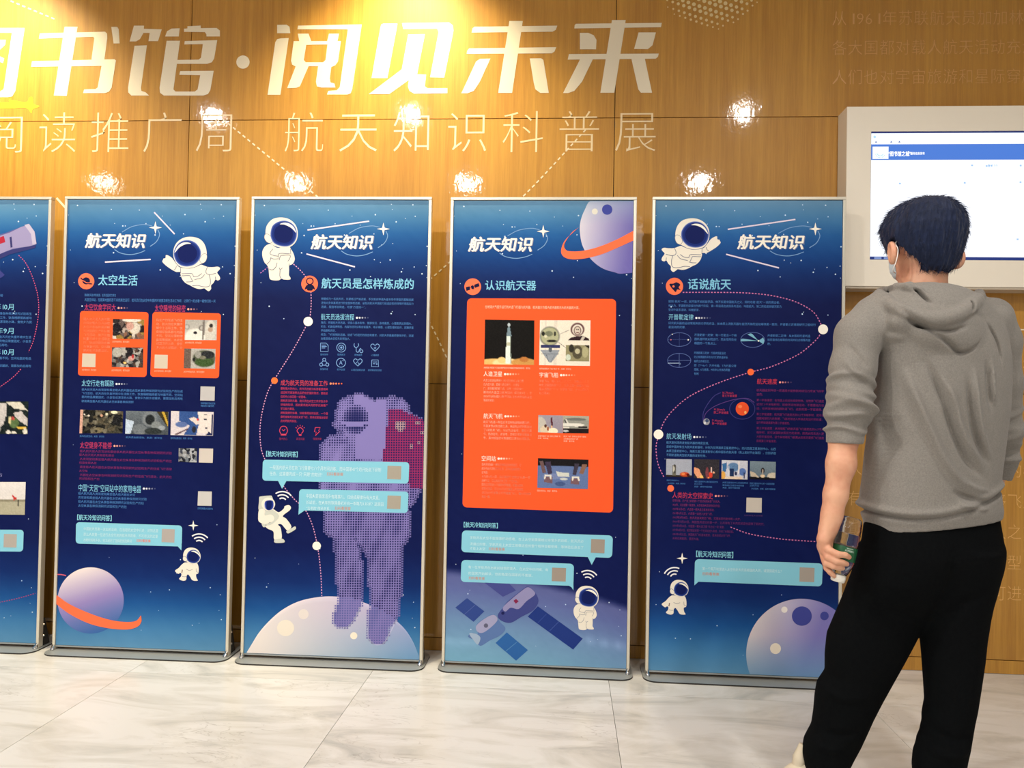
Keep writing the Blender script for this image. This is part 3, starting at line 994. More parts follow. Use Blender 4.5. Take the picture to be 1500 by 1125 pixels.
STAND_LINES = [[(305, 560), (262, 625), (310, 655), (380, 668)], [(385, 690), (390, 640), (430, 625), (560, 632)], [(400, 730), (420, 665), (450, 655), (560, 655), (560, 700), (530, 745)], [(270, 690), (320, 710), (395, 705)], [(215, 790), (262, 740), (275, 695)], [(250, 860), (300, 872), (350, 830), (370, 765)], [(400, 840), (415, 865), (450, 845)], [(415, 870), (410, 960), (430, 1005)], [(548, 780), (550, 850)], [(570, 560), (575, 640)]]
WAVE_BODY = [(290, 735), (230, 770), (185, 820), (125, 865), (150, 900), (180, 915), (205, 900), (225, 920), (215, 960), (188, 990), (215, 1015), (265, 1025), (300, 1005), (305, 950), (328, 925), (360, 960), (390, 1010), (430, 1025), (482, 1020), (462, 985), (455, 925), (490, 905), (495, 840), (485, 780), (460, 745), (390, 760)]
WAVE_OUT = [(265, 690), (252, 620), (275, 550), (330, 510), (400, 505), (470, 530), (515, 590), (525, 660), (500, 720), (440, 752), (370, 755), (310, 730)]
WAVE_VIS = [(305, 640), (330, 575), (390, 538), (455, 545), (505, 595), (520, 660), (495, 715), (440, 748), (370, 740), (320, 705)]
WAVE_SHINE = [(382, 562), (420, 552), (470, 570), (510, 615), (520, 650), (480, 605), (430, 575)]
WAVE_EAR = [(248, 670), (258, 640), (285, 645), (315, 680), (310, 715), (280, 718), (255, 700)]


class ZS(Z):
    """a crop reading moved and scaled to another place"""
    def __init__(s, x0, y0, scale, fx=1.0, about=0.0, dx=0, dy=0):
        s.x0, s.y0, s.s, s.fx, s.ab, s.dx, s.dy = x0, y0, scale, fx, about, dx, dy

    def __call__(s, pts):
        out = [(s.x0 + (x) / s.s, s.y0 + y / s.s) for x, y in pts]
        return [(s.ab + (x - s.ab) * s.fx + s.dx, y + s.dy) for x, y in out]


def planet(bd, cx, cy, r, c0, c1, c2, clip=None, g='planet', rot=0.6, L=2):
    """disc with a soft colour run from c0 (lit rim) over c1 to c2"""
    n = 30; V = []; F = []; C = []
    t = np.linspace(0, 2 * np.pi, 73)[:-1]
    rr = np.linspace(0.0, 1.0, 12)
    P = np.array([(cx + r * a * math.cos(b_), cy + r * a * math.sin(b_)) for a in rr for b_ in t])
    if clip is not None:
        x0, y0, x1, y1 = clip
        P[:, 0] = np.clip(P[:, 0], x0, x1); P[:, 1] = np.clip(P[:, 1], y0, y1)
    d = ((P[:, 0] - cx) * math.cos(rot) + (P[:, 1] - cy) * math.sin(rot)) / r
    k = np.clip((d + 1) / 2, 0, 1)
    tt = np.array([0, .5, 1.0]); cc = np.array([c0, c1, c2], float)
    col = np.stack([np.interp(k, tt, cc[:, i]) for i in range(3)], 1)
    m = len(t)
    f = [(i * m + j, (i + 1) * m + j, (i + 1) * m + (j + 1) % m, i * m + (j + 1) % m) for i in range(len(rr) - 1) for j in range(m)]
    f = [tuple(reversed(a)) for a in f]
    f = [tuple(reversed(a)) for a in f]
    uv = bd.loc(P)
    # orient towards the room
    a, b_, c = uv[f[m * 5][0]], uv[f[m * 5][1]], uv[f[m * 5][2]]
    if (b_[0] - a[0]) * (c[1] - a[1]) - (b_[1] - a[1]) * (c[0] - a[0]) < 0:
        f = [tuple(reversed(x)) for x in f]
    bd.add(g, uv, f, col, L)


def finish(bd, po):
    for g, o in bd.build().items():
        o.parent = po
        nm = g.split('#')[0]
        if nm in ('stars', 'body_text', 'halftone_dots', 'subheading', 'heading', 'title', 'caption', 'diagram', 'signal_arcs', 'orbit', 'astronaut', 'dotted_path', 'icon', 'meteor_line', 'planet', 'photograph', 'blank_patch', 'speech_bubble', 'space_station', 'star', 'orange_card'):
            o['kind'] = 'stuff'


T_SPACE = '载人航天是人类驾驶和乘坐载人航天器在太空从事各种探测研究试验和生产的往返飞行活动，航天员在失重环境中生活和工作，饮食睡眠锻炼都与地面不同。空间站里的物品需要固定，水会变成漂浮的水珠，食物多为脱水或罐装，需要加热后再吃。'
Q_HEAD = '【航天冷知识问答】'

# ------------------------------------------------------------------ stand 1 (cut by the left edge of the picture)
x, y, a = STANDS[0]
t, po, bd = make_stand(x, y, a, 'dark blue space banner cut off by the left edge, its station picture at the top')
q = corners(x, y, a)
common(bd, q, (-120, 365))
z = Z(0, 290, 4.167)
bd.poly('space_station', z([(-300, 340), (-120, 250), (30, 215), (175, 160), (215, 215), (222, 285), (75, 320), (-60, 390), (-260, 440)]), (92, 92, 146), 2)
bd.blob('space_station', z([(-60, 260), (60, 212), (158, 170), (200, 225), (215, 285), (80, 310), (-40, 350)]), (150, 142, 182), 3, 3)
bd.poly('space_station', z([(150, 165), (178, 158), (212, 205), (224, 280), (200, 286), (190, 220)]), (184, 176, 200), 4)
bd.poly('space_station', z([(-40, 255), (25, 232), (34, 270), (-34, 292)]), (170, 40, 60), 4)
bd.poly('space_station', z([(-60, 365), (75, 315), (222, 288), (215, 305), (60, 345), (-60, 400)]), (52, 54, 110), 4)
bd.poly('space_station', z([(60, 240), (72, 236), (78, 300), (66, 304)]), (56, 56, 108), 5)
bd.poly('space_station', z([(-40, 400), (30, 470), (5, 490), (-60, 430)]), (58, 62, 128), 3)
bd.stroke('dotted_path', smooth_open(z([(115, 350), (160, 400), (205, 500), (235, 620), (232, 740), (205, 870), (175, 940)]), 8), 1.1, (214, 90, 130), 2, (1.8, 1.8))
bd.stroke('dotted_path', smooth_open(z([(128, 1045), (85, 1090), (20, 1140), (-60, 1190)]), 8), 1.1, (214, 90, 130), 2, (1.8, 1.8))
bd.stroke('dotted_path', smooth_open([(-40, 888), (0, 882), (28, 876), (52, 869)], 6), 1.3, (160, 70, 120), 2, (1.8, 1.8))
bd.para('body_text', '载人航天工程三步走发展战略启动', -60, 432, 36, 7, 4.4, TBLUE, 4.3)
for st, yy in (('2003年10月', 449), ('2008年9月', 484), ('2016年10月', 515)):
    bd.text('subheading', st, -30, yy - 5, 22, yy + 5, LBLUE, 3, .012)
bd.para('body_text', T_SPACE, -90, 458, 47, 6, 4.2, TBLUE, 4.2, maxl=3)
bd.para('body_text', T_SPACE[20:], -90, 492, 46, 6, 4.2, TBLUE, 4.2, maxl=3)
bd.para('body_text', T_SPACE[44:], -90, 523, 46, 11, 4.2, TBLUE, 4.2, maxl=2)
picture(bd, [(-60, 588), (42, 588), (41, 636), (-61, 635)], [(24, 34, 34)],
        [('p', [(.67, .02), (.88, .0), (.99, .28), (.8, .22)], (212, 206, 190)), ('p', [(.78, .36), (.9, .3), (1, .55), (.99, .75), (.86, .58)], (196, 188, 184)),
         ('p', [(.58, .05), (.68, .05), (.68, .45), (.64, .75), (.52, .8), (.5, .2)], (196, 190, 186)), ('e', .80, .66, .07, .16, (86, 108, 66)), ('e', .74, .58, .02, .12, (210, 200, 150)),
         ('p', [(.84, .78), (.96, .76), (.98, .84), (.86, .86)], (218, 178, 70)), ('e', .78, .52, .025, .05, (180, 70, 66)), ('e', .72, .95, .03, .07, (215, 210, 200)), ('e', .96, .92, .03, .1, (220, 214, 200)), ('e', .8, .96, .04, .04, (220, 214, 200)), ('e', .55, .85, .06, .1, (200, 196, 190))], 8, 60, 30)
picture(bd, [(-60, 706), (38, 706), (36.5, 754), (-62, 753)], [(226, 220, 216), (218, 212, 206)], [('r', 0, .57, 1, 1, (176, 170, 146)), ('r', 0, .55, 1, .60, (140, 134, 112)),
        ('p', [(.81, .40), (.88, .50), (.82, .58)], (196, 40, 40)), ('p', [(.885, .54), (.915, .54), (.91, .74), (.89, .74)], (30, 26, 30)), ('e', .3, .9, .3, .08, (196, 190, 168))], 4, 60, 30)
bd.text('body_text', '又称天宫空间站', -90, 690, 4, 684 + 12, (140, 140, 190), 3, .01)
bubble(bd, [(-160, 775), (35, 776), (34, 808), (-161, 806)], [(-120, 800), (-110, 800), (-118, 815)], 5)
code_patch(bd, [(6, 782), (25, 782.5), (24.5, 802), (5.5, 801.5)], (176, 168, 160))
finish(bd, po)

# ------------------------------------------------------------------ stand 2
x, y, a = STANDS[1]
t, po, bd = make_stand(x, y, a, 'dark blue banner with two orange cards, a flying astronaut and a ringed planet low down')
q = corners(x, y, a)
PL2 = (133.5, 877.5)
common(bd, q, (124, 362))
meteor(bd, (226, 311), (256, 343)); meteor(bd, (154, 384), (221, 380))
ZB5 = Z(960, 310, 11.845)
zf = ZS(960, 310, 11.845, -1.0, 1014, -746 + .0, 23)   # mirrored copy of the flying figure


class ZM:
    def __init__(s, sx, sy, ox, oy): s.sx, s.sy, s.ox, s.oy = sx, sy, ox, oy
    def __call__(s, pts): return [(s.ox + x * s.sx, s.oy + y * s.sy) for x, y in pts]


zf = ZM(-1 / 12.1, 1 / 11.7, 331.5, 337.0)
bd.blob('astronaut', zf(FLY_BODY), SUIT, 3, 4)
astro_helmet(bd, zf, FLY_OUT, FLY_VIS, FLY_SHINE, FLY_EAR)
lines(bd, zf, FLY_LINES)
icon_disc(bd, 126.5, 412, 11.8)
bd.ell('icon', 126.5, 411.5, 5.6, 5.2, (20, 22, 60), 3)
bd.stroke('icon', [(118.5, 407), (124, 412.5), (130, 415.5), (135, 416)], 1.6, (20, 22, 60), 4)
bd.stroke('icon', [(121, 410.6), (127, 414.2), (132, 414.6)], 1.1, CORAL, 5)
bd.text('title', '太空生活', 143.5, 402, 202, 418.5, LBLUE, 3, .022, 3)
bd.text('body_text', '随着航天技术的发展，在轨驻留成为常态', 124, 430, 170, 434.4, TBLUE, 3, .01, 1)
bd.text('body_text', '天宫空间站，在距离地面四百千米的高空运行，航天员们在太空中失重的环境里怎样生活与工作呢，让我们一起去看一看他们的一天', 124, 436.5, 316, 441.5, TBLUE, 3, .01, 1)
subhead(bd, '太空饮食学问大', 123.5, 444.5, 170, 455, PINK, (255, 170, 150), 4, 4.2)
subhead(bd, '太空睡觉的秘密', 226.5, 446, 272, 457, PINK, (255, 170, 150), 4, 4.2)
z = Z(110, 440, 6.818)
bd.rrect('orange_card', z([(52, 105), (735, 118), (715, 765), (30, 752)]), 4.5, ORANGE, 2)
bd.rrect('orange_card', z([(775, 115), (1458, 130), (1438, 778), (752, 762)]), 4.5, ORANGE, 2)
bd.para('body_text', T_SPACE, *z([(82, 186)])[0], z([(350, 0)])[0][0], 5.75, 4.4, (255, 222, 198), 4.3, maxl=9)
bd.para('body_text', T_SPACE[30:], *z([(810, 196)])[0], z([(1075, 0)])[0][0], 5.75, 4.4, (255, 222, 198), 4.3, maxl=8)
DK = [(40, 34, 34), (96, 82, 76), (176, 160, 148), (206, 196, 184), (130, 90, 70), (30, 28, 30), (150, 120, 60)]
picture(bd, z([(380, 185), (692, 190), (690, 388), (376, 383)]), [(0, 0, 0)], [('n', 70, DK, 3), ('e', .12, .45, .14, .25, (26, 24, 30)), ('e', .7, .45, .18, .3, (206, 196, 180)), ('e', .55, .35, .12, .2, (196, 150, 136)), ('e', .6, .05, .3, .1, (225, 215, 200))], 12)
picture(bd, z([(370, 468), (683, 472), (680, 672), (366, 665)]), [(0, 0, 0)], [('n', 70, [(60, 56, 58), (120, 116, 112), (36, 32, 34), (170, 164, 156), (80, 60, 50)], 5), ('e', .17, .25, .16, .25, (170, 166, 156)), ('e', .58, .2, .1, .2, (30, 26, 30)), ('e', .62, .55, .1, .12, (200, 150, 140)), ('e', .67, .45, .04, .1, (170, 40, 40)), ('e', .42, .78, .05, .06, (250, 200, 120))], 12)
picture(bd, z([(1102, 193), (1420, 198), (1414, 398), (1095, 396)]), [(170, 166, 158), (196, 190, 180)], [('e', .33, .85, .32, .42, (226, 222, 212)), ('e', .33, .64, .06, .07, (30, 28, 34)), ('e', .06, .35, .09, .14, (150, 146, 140)), ('e', .06, .35, .05, .09, (190, 186, 180)), ('e', .52, .4, .09, .14, (120, 116, 110)), ('e', .52, .4, .05, .09, (180, 174, 166)), ('e', .8, .5, .17, .5, (206, 200, 188)), ('e', .82, .28, .06, .1, (50, 44, 42)), ('e', .8, .48, .08, .12, (176, 150, 130)), ('p', [(.56, .0), (.62, 0), (.6, 1), (.54, 1)], (120, 112, 106))], 6)
picture(bd, z([(1092, 480), (1405, 485), (1400, 684), (1086, 678)]), [(176, 172, 164)], [('r', 0, 0, .22, 1, (104, 88, 78)), ('e', .64, .5, .36, .42, (84, 88, 70)), ('e', .66, .68, .3, .22, (60, 84, 44)), ('e', .75, .3, .22, .2, (40, 42, 44)), ('e', .45, .3, .1, .18, (150, 148, 140)), ('e', .32, .55, .05, .1, (36, 36, 34)), ('e', .6, .45, .1, .1, (120, 118, 100))], 10)
code_patch(bd, z([(75, 530), (208, 533), (204, 668), (70, 665)]), (206, 192, 172)); code_patch(bd, z([(797, 542), (928, 545), (925, 682), (793, 678)]), (206, 192, 172))
for a_, b_, c_ in ((374, 412, 545), (364, 698, 550), (1098, 422, 1268), (1085, 712, 1295), (70, 693, 215), (792, 705, 965)):
    p0 = z([(a_, b_)])[0]; p1 = z([(c_, b_)])[0]
    bd.text('caption', '太空中的航天员，新华社图片', p0[0], p0[1] - 1.6, p1[0], p1[1] + 1.6, (255, 190, 160), 4, .01, 1)
subhead(bd, '太空行走有蹊跷', 119.5, 556, 167, 566, LBLUE, (255, 255, 255), 5, 3.8)
bd.para('body_text', T_SPACE + T_SPACE, 119.5, 570.5, 268, 5.4, 4.0, TBLUE, 4.1, maxl=3)
bd.text('body_text', T_SPACE[8:27], 119.5, 585.5, 196, 589.5, TBLUE, 3, .01, 1)
code_patch(bd, [(294, 566), (315, 566.5), (314.5, 587), (293.5, 586.5)], (190, 186, 184))
bd.text('caption', '扫码观看航天员太空行走', 294, 589, 315.5, 592.4, TBLUE, 3, .01, 1); bd.text('caption', '精彩视频', 294, 593, 314, 596, TBLUE, 3, .01, 1)
z = Z(110, 590, 6.818)
picture(bd, z([(55, 68), (482, 85), (475, 305), (45, 305)]), [(0, 0, 0)], [('n', 90, [(30, 30, 26), (60, 58, 48), (110, 104, 88), (20, 20, 20), (84, 76, 60)], 8), ('r', 0, 0, .055, 1, (206, 160, 140)), ('e', .79, .06, .08, .07, (230, 224, 190)), ('e', .86, .4, .1, .25, (26, 26, 28)), ('e', .44, .86, .1, .12, (120, 110, 84)), ('e', .39, .9, .03, .05, (10, 10, 10)), ('e', .1, .2, .02, .04, (230, 224, 210)), ('e', .2, .24, .02, .04, (225, 214, 196)), ('e', .5, .22, .03, .06, (200, 150, 120)), ('e', .62, .16, .03, .06, (214, 208, 180))], 12, 56, 34)
picture(bd, z([(510, 80), (935, 90), (930, 320), (502, 312)]), [(104, 112, 118), (70, 76, 82)], [('e', .56, .32, .17, .34, (120, 126, 130)), ('e', .57, .36, .11, .22, (34, 38, 40)), ('p', [(0, .35), (.2, .45), (.12, 1), (0, 1)], (190, 204, 220)), ('p', [(.72, 0), (1, 0), (1, .7)], (60, 52, 30)), ('p', [(.84, 0), (.9, 0), (1, .5), (1, .7)], (196, 160, 60)), ('e', .33, .8, .16, .24, (110, 116, 120)), ('e', .72, .6, .12, .18, (126, 132, 132)), ('e', .65, .85, .2, .14, (44, 50, 50)), ('e', .85, .7, .08, .1, (150, 156, 160))], 8, 56, 34)
picture(bd, z([(960, 82), (1386, 92), (1378, 330), (955, 322)]), [(214, 204, 206)], [('p', [(.2, 0), (.62, 0), (.68, .5), (.6, 1), (.3, 1), (.45, .6), (.2, .4)], (52, 82, 140)), ('e', .25, .55, .14, .12, (90, 110, 160)), ('p', [(.62, .0), (.95, .1), (.96, .95), (.62, .85), (.68, .4)], (226, 214, 206)), ('p', [(.42, .3), (.55, .22), (.72, .5), (.6, .55)], (220, 206, 198)), ('e', .63, .34, .025, .05, (216, 60, 50)), ('e', .55, .75, .05, .14, (40, 40, 50)), ('r', .78, .1, .84, .14, (50, 50, 70)), ('r', .78, .3, .84, .34, (50, 50, 70)), ('r', .8, .66, .86, .70, (50, 50, 70)), ('p', [(.08, .98), (.4, .7), (.42, .74), (.14, 1)], (90, 60, 70)), ('p', [(.96, .1), (1, .1), (1, 1), (.82, 1), (.9, .82), (.96, .9)], (20, 30, 80))], 6, 56, 34)
for a_, b_, c_ in ((48, 332, 295), (508, 344, 872), (955, 352, 1172)):
    p0 = z([(a_, b_)])[0]; p1 = z([(c_, b_)])[0]
    bd.text('caption', '航天员出舱活动，来源：新华社', p0[0], p0[1] - 1.6, p1[0], p1[1] + 1.6, TBLUE, 4, .01, 1)
subhead(bd, '太空健身不能停', 117, 646.5, 164, 657, PINK, (255, 170, 150), 5, 3.8)
for k in range(4):
    yy = 660.5 + k * 11.6
    bd.text('body_text', T_SPACE[k * 5:k * 5 + 30], 117, yy - 2, 252, yy + 2.2, TPINK, 3, .012, 1)
    bd.text('body_text', T_SPACE[k * 9:k * 9 + (12, 6, 3, 7)[k]], 116, yy + 3.6, 116 + (12, 6, 3, 7)[k] * 4.3, yy + 7.6, TPINK, 3, .012, 1)
picture(bd, z([(1037, 452), (1220, 456), (1216, 595), (1034, 590)]), [(0, 0, 0)], [('n', 50, [(110, 116, 124), (60, 64, 76), (170, 172, 176), (30, 32, 40), (140, 140, 140)], 9)], 10)
code_patch(bd, z([(1241, 455), (1380, 458), (1376, 600), (1237, 596)]), (206, 196, 186))
subhead(bd, '中国“天宫”空间站中的家用电器', 114.5, 708.5, 207, 720, LBLUE, (255, 255, 255), 5, 4)
for k, n in enumerate((20, 24, 23, 17)):
    bd.text('body_text', T_SPACE[k * 6:k * 6 + n], 114.5, 720.5 + k * 5.9, 114.5 + n * 4.2, 724.7 + k * 6.0, TBLUE, 3, .012, 1)
code_patch(bd, [(290.5, 719.5), (310.5, 720), (310, 741), (289.5, 740.5)], (200, 196, 192))
bd.text('caption', '扫码观看太空家电', 289.5, 743, 312, 746.4, TBLUE, 3, .01, 1)
bd.text('subheading', Q_HEAD, 109, 753, 168, 762, CYAN, 3, .02)
z = Z(0, 740, 4.167)
bubble(bd, z([(465, 103), (1113, 124), (1110, 252), (463, 234)]), z([(1060, 245), (1110, 240), (1108, 276), (1085, 250)]), 5)
for k in range(3):
    p0, p1 = z([(510, 143 + k * 34)])[0], z([((968, 965, 806)[k], 145 + k * 36)])[0]
    bd.text('body_text', ('中国航天员第一次出舱活动，在浩瀚的太空中行走，说到这里', '那么人类第一位进行太空行走的航天员是谁，不可思议的这里', '出舱时间有多长，他又经历了怎样的惊险瞬间')[k], p0[0], p0[1] - 2.6, p1[0], p0[1] + 2.6, (205, 234, 240), 4, .012, 1)
bd.text('body_text', '扫码看答案', 200, 789.5, 221, 794, CORAL, 4, .012, 1)
code_patch(bd, z([(990, 144), (1068, 147), (1065, 228), (987, 225)]), (176, 168, 162))
z = Z(245, 755, 10.71)
star4(bd, *z([(411, 158)])[0], 7.5); wifi(bd, *z([(500, 458)])[0], 1.0, .12)
bd.blob('astronaut#2', z(WAVE_BODY), SUIT, 3, 4); astro_helmet(bd, z, WAVE_OUT, WAVE_VIS, WAVE_SHINE, WAVE_EAR, 'astronaut#2')
bd.stroke('astronaut#2', z([(240, 850), (232, 900)]), 1.3, (120, 90, 80), 6)
lines(bd, z, [[(230, 950), (265, 960), (300, 958)], [(300, 840), (350, 862), (400, 845)], [(455, 830), (460, 880), (490, 890)]], .5, 'astronaut#2')
z = Z(0, 740, 4.167)
planet(bd, 133.0, 879.5, 48.5, (240, 226, 222), (150, 134, 192), (60, 104, 168), (q[3, 0] + .5, 800, 300, 945), rot=1.25)
bd.stroke('planet#ring', smooth_open(z([(342, 422), (380, 424), (404, 430)]), 5), 1.6, (206, 96, 120), 4)
bd.poly('planet#ring', np.vstack([smooth_open(z([(332, 536), (420, 600), (540, 656), (660, 696), (760, 712), (830, 706), (862, 672)]), 6),
                              smooth_open(z([(866, 706), (845, 738), (780, 758), (660, 750), (540, 720), (420, 660), (330, 590)]), 6)]), (252, 116, 74), 5)
finish(bd, po)

# ------------------------------------------------------------------ stand 3
x, y, a = STANDS[2]
t, po, bd = make_stand(x, y, a, 'dark blue banner with a large lilac halftone astronaut standing on a pale moon')
q = corners(x, y, a)
common(bd, q, (454.5, 364))
meteor(bd, (450.5, 337), (541, 324)); meteor(bd, (449, 372), (520, 391))
zz = Z(370, 310, 10.225)
bd.stroke('dotted_path', [(381.5, 400), (392, 392)], 1.3, (190, 120, 190), 1, (2, 2))
bd.blob('astronaut', zz(STAND_BODY), SUIT, 3, 4); astro_helmet(bd, zz, STAND_OUT, STAND_VIS, STAND_SHINE, STAND_EAR); lines(bd, zz, STAND_LINES)
bd.stroke('dotted_path', smooth_open([(430, 387), (437, 393), (446, 403), (454, 418), (456, 440), (454.5, 462), (451, 472), (441, 492), (425, 520), (404, 553), (392, 575), (383, 610), (381, 640), (386, 668), (404, 697), (416, 713), (432, 732), (446, 745), (458, 770), (466, 805), (470, 840), (471.5, 873)], 8), 1.3, (222, 160, 200), 2, (2.1, 2.0))
icon_disc(bd, 453.7, 416, 12.2)
bd.ell('icon', 454, 412, 5.6, 5.6, (20, 22, 60), 3); bd.ell('icon', 454, 412, 3.9, 3.9, CORAL, 4)
bd.blob('icon', [(446.5, 424.5), (448, 419.5), (451, 417), (457, 417), (460, 419.5), (461.5, 424.5), (458.5, 423), (457.5, 425.5), (450.5, 425.5), (449.5, 423)], (20, 22, 60), 3, 3)
bd.text('title', '航天员是怎样炼成的', 470.5, 406.5, 607, 423, LBLUE, 3, .022, 3)
bd.ell('dotted_path', 451.5, 471, 6.8, None, WHITE, 4); bd.ell('dotted_path', 402.3, 557.5, 4.8, None, (255, 120, 60), 4); bd.ell('dotted_path', 464, 799.5, 6.2, None, WHITE, 4)
bd.para('body_text', '想要成为一名航天员，先要经过严格选拔，不仅有对申请人基本条件审查的基础选拔\n还有对身体素质进行的全面体检选拔，以及对航天环境耐力和适应性的特殊环境适应力\n选拔，层层考验筛选，可谓“万里挑一”。', 470.5, 437.6, 606, 5.9, 4.0, TBLUE, 3.55)
subhead(bd, '航天员选拔流程', 470, 459, 519, 469, LBLUE, (255, 255, 255), 5, 4)
bd.para('body_text', '海选：根据航天员选拔，须身心基本条件，健康状况、身体素质、心理素质达到相人。\n初选：初级临床筛选，内容包括问诊和访谈量表、电子病理、心理生理和自评、定期评鉴\n学档案和评定。\n终选：飞行控制的选拔，结合飞行经历的综合和要求，对航天员做最终整体评价，选拔\n出最适合太空任务的预选人。', 470, 472.4, 606, 5.85, 4.0, TBLUE, 3.55)
z = Z(340, 500, 4.6875)
IC = 'icon'
w_ = 0.95
c_ic = (120, 160, 215)


def circ(cx, cy, r, col=c_ic, w=w_, L=3):
    t_ = np.linspace(0, 2 * np.pi, 20)
    bd.stroke(IC, np.stack([cx + r * np.cos(t_), cy + r * np.sin(t_)], 1), w, col, L)


def pl(pts, col=c_ic, w=w_):
    bd.stroke(IC, [p for p in z(pts)], w, col, 3)


pl([(608, 12), (645, 12), (660, 28), (660, 70), (608, 70), (608, 12)]); pl([(616, 26), (645, 26)]); pl([(616, 36), (650, 36)]); pl([(616, 46), (640, 46)])
cx, cy = z([(750, 43)])[0]; circ(cx, cy, 6.6); circ(cx, cy, 3.6); bd.ell(IC, cx, cy, 1.6, None, c_ic, 3, 10)
bd.stroke(IC, smooth_open(z([(840, 14), (838, 30), (852, 44), (868, 30), (866, 14)]), 4), w_, c_ic, 3); bd.stroke(IC, smooth_open(z([(852, 44), (854, 70), (868, 74), (876, 55), (886, 48)]), 4), w_, c_ic, 3); circ(*z([(888, 68)])[0], 2.2)
HT = [(982, 68), (956, 42), (954, 26), (968, 18), (982, 28), (996, 18), (1010, 26), (1008, 42), (982, 68)]
bd.stroke(IC, smooth_open(z(HT), 3), w_, c_ic, 3); bd.stroke(IC, z([(982, 38), (982, 54)]), w_, c_ic, 3); bd.stroke(IC, z([(974, 46), (990, 46)]), w_, c_ic, 3)
for p_ in ((633, 126), (612, 160), (654, 160)): circ(*z([p_])[0], 2.2)
pl([(626, 134), (612, 150)]); pl([(640, 134), (654, 150)]); pl([(622, 164), (644, 164)])
cx, cy = z([(748, 147)])[0]; circ(cx, cy, 6.6); bd.text(IC, 'A', cx - 2.6, cy - 3.6, cx + 2.2, cy + 3, c_ic, 3, .01, 1, fitbox=True); bd.ell(IC, cx + 3, cy - 3, .9, None, c_ic, 3, 6)
H2 = [(x_ - 118, y_ + 102) for x_, y_ in HT]
bd.stroke(IC, smooth_open(z(H2), 3), w_, c_ic, 3); bd.stroke(IC, z([(852, 150), (862, 138), (870, 158), (880, 150)]), w_, c_ic, 3)
pl([(960, 128), (1004, 128), (1006, 174), (958, 174), (960, 128)]); pl([(968, 142), (996, 142)]); pl([(968, 154), (984, 154)]); bd.ell(IC, *z([(994, 156)])[0], 1.1, None, c_ic, 3, 8)
for a_, b_, n_ in ((633, 90, '基本条件'), (750, 91, '临床医学'), (866, 93, '身体素质'), (982, 95, '心理素质'), (632, 191, '特殊环境'), (748, 193, '航天生理'), (865, 196, '心理选拔和访谈'), (981, 198, '政审和综合评定')):
    p = z([(a_, b_)])[0]; bd.text('caption', n_, p[0] - len(n_) * 1.45, p[1] - 1.6, p[0] + len(n_) * 1.45, p[1] + 1.6, TBLUE, 3, .01, 1)
subhead(bd, '成为航天员的准备工作', 411, 556, 480.5, 565, (214, 72, 88), (255, 150, 110), 5, 4)
bd.para('body_text', '要有强大的内心，航天员选拔训练更看重精神\n适应和可靠通意志品质有很强的情况，要能抵\n住的内心抗压能一切困难。\n拥有灵活的头脑，航天员在太空工作涉及许多\n领域的知识，因此要求航天员的学识渊博广\n学习能力要强。\n拥有健康的体魄，训练使得身体抵抗，一个健\n康的身体无法适应太空飞行，简单就是强壮能够\n应对的航天挑战。', 411, 569, 480.5, 5.92, 4.1, (196, 62, 96), 3.48)
pk = (206, 66, 96)
cx, cy = z([(354, 612)])[0]
bd.stroke(IC, smooth_open([(cx - 4, cy + 5), (cx - 5.8, cy), (cx - 3, cy - 5.6), (cx + 3, cy - 5.6), (cx + 5.8, cy), (cx + 4, cy + 5)], 4), 1.0, pk, 3); bd.stroke(IC, [(cx - 4, cy + 6), (cx, cy + 6.2), (cx + 4, cy + 6)], 2.4, pk, 3); bd.stroke(IC, [(cx - 2.2, cy - 1.4), (cx, cy + .6), (cx + 2.4, cy - 2)], 1, pk, 3)
cx, cy = z([(468, 615)])[0]
bd.stroke(IC, smooth_open([(cx - 1.8, cy + 4), (cx - 4.6, cy - .5), (cx, cy - 5), (cx + 4.6, cy - .5), (cx + 1.8, cy + 4)], 4), 1.0, pk, 3); bd.stroke(IC, [(cx - 2, cy + 6), (cx + 2, cy + 6)], 2.2, pk, 3)
for aa in (-2.6, -2.1, -1.57, -1.04, -.54): bd.stroke(IC, [(cx + 6 * math.cos(aa), cy - 1 + 6 * math.sin(aa)), (cx + 7.8 * math.cos(aa), cy - 1 + 7.8 * math.sin(aa))], .9, pk, 3)
pl([(572, 592), (606, 592), (594, 614), (604, 616), (572, 648), (578, 622), (566, 622), (572, 592)], pk, 1.0)
for a_, n_ in ((352, '强大的心'), (469, '灵活头脑'), (585, '强健体魄')):
    p = z([(a_, 669)])[0]; bd.text('caption', n_, p[0] - 6.2, p[1] - 2, p[0] + 6.2, p[1] + 2, (150, 50, 90), 3, .01, 1)
# pale moon at the foot
qb = q[3][1]
moon_c = (489, 1004)


def moonfn(px, py):
    d = np.hypot(px - moon_c[0], py - moon_c[1])
    return d


pts = [(361.5, 955.5), (368, 945), (380, 926), (396, 908), (414, 893), (436, 881.5), (460, 875.5), (486, 873.5), (515, 877), (543, 886.5), (568, 900), (590, 918), (604, 938), (614, 962)]
top = smooth_open(pts, 5)
n = len(top); rows = 10
botY = lambda xx: np.interp(xx, [q[3, 0], q[2, 0]], [q[3, 1] - .4, q[2, 1] - .4])
V = []; C = []
for j in range(rows + 1):
    f_ = j / rows
    for p in top:
        yb = botY(p[0]); V.append((p[0], p[1] + (max(yb, p[1]) - p[1]) * f_))
V = np.array(V)
k1 = np.clip((V[:, 0] - 380) / 220, 0, 1)[:, None]; k2 = np.clip((V[:, 1] - 890) / 75, 0, 1)[:, None]
C = (1 - k1) * np.array([236, 226, 220]) + k1 * ((1 - k2) * np.array([176, 166, 208]) + k2 * np.array([118, 160, 198]))
rim = np.zeros(len(V)); rim[:n] = 1
C = C + rim[:, None] * 14
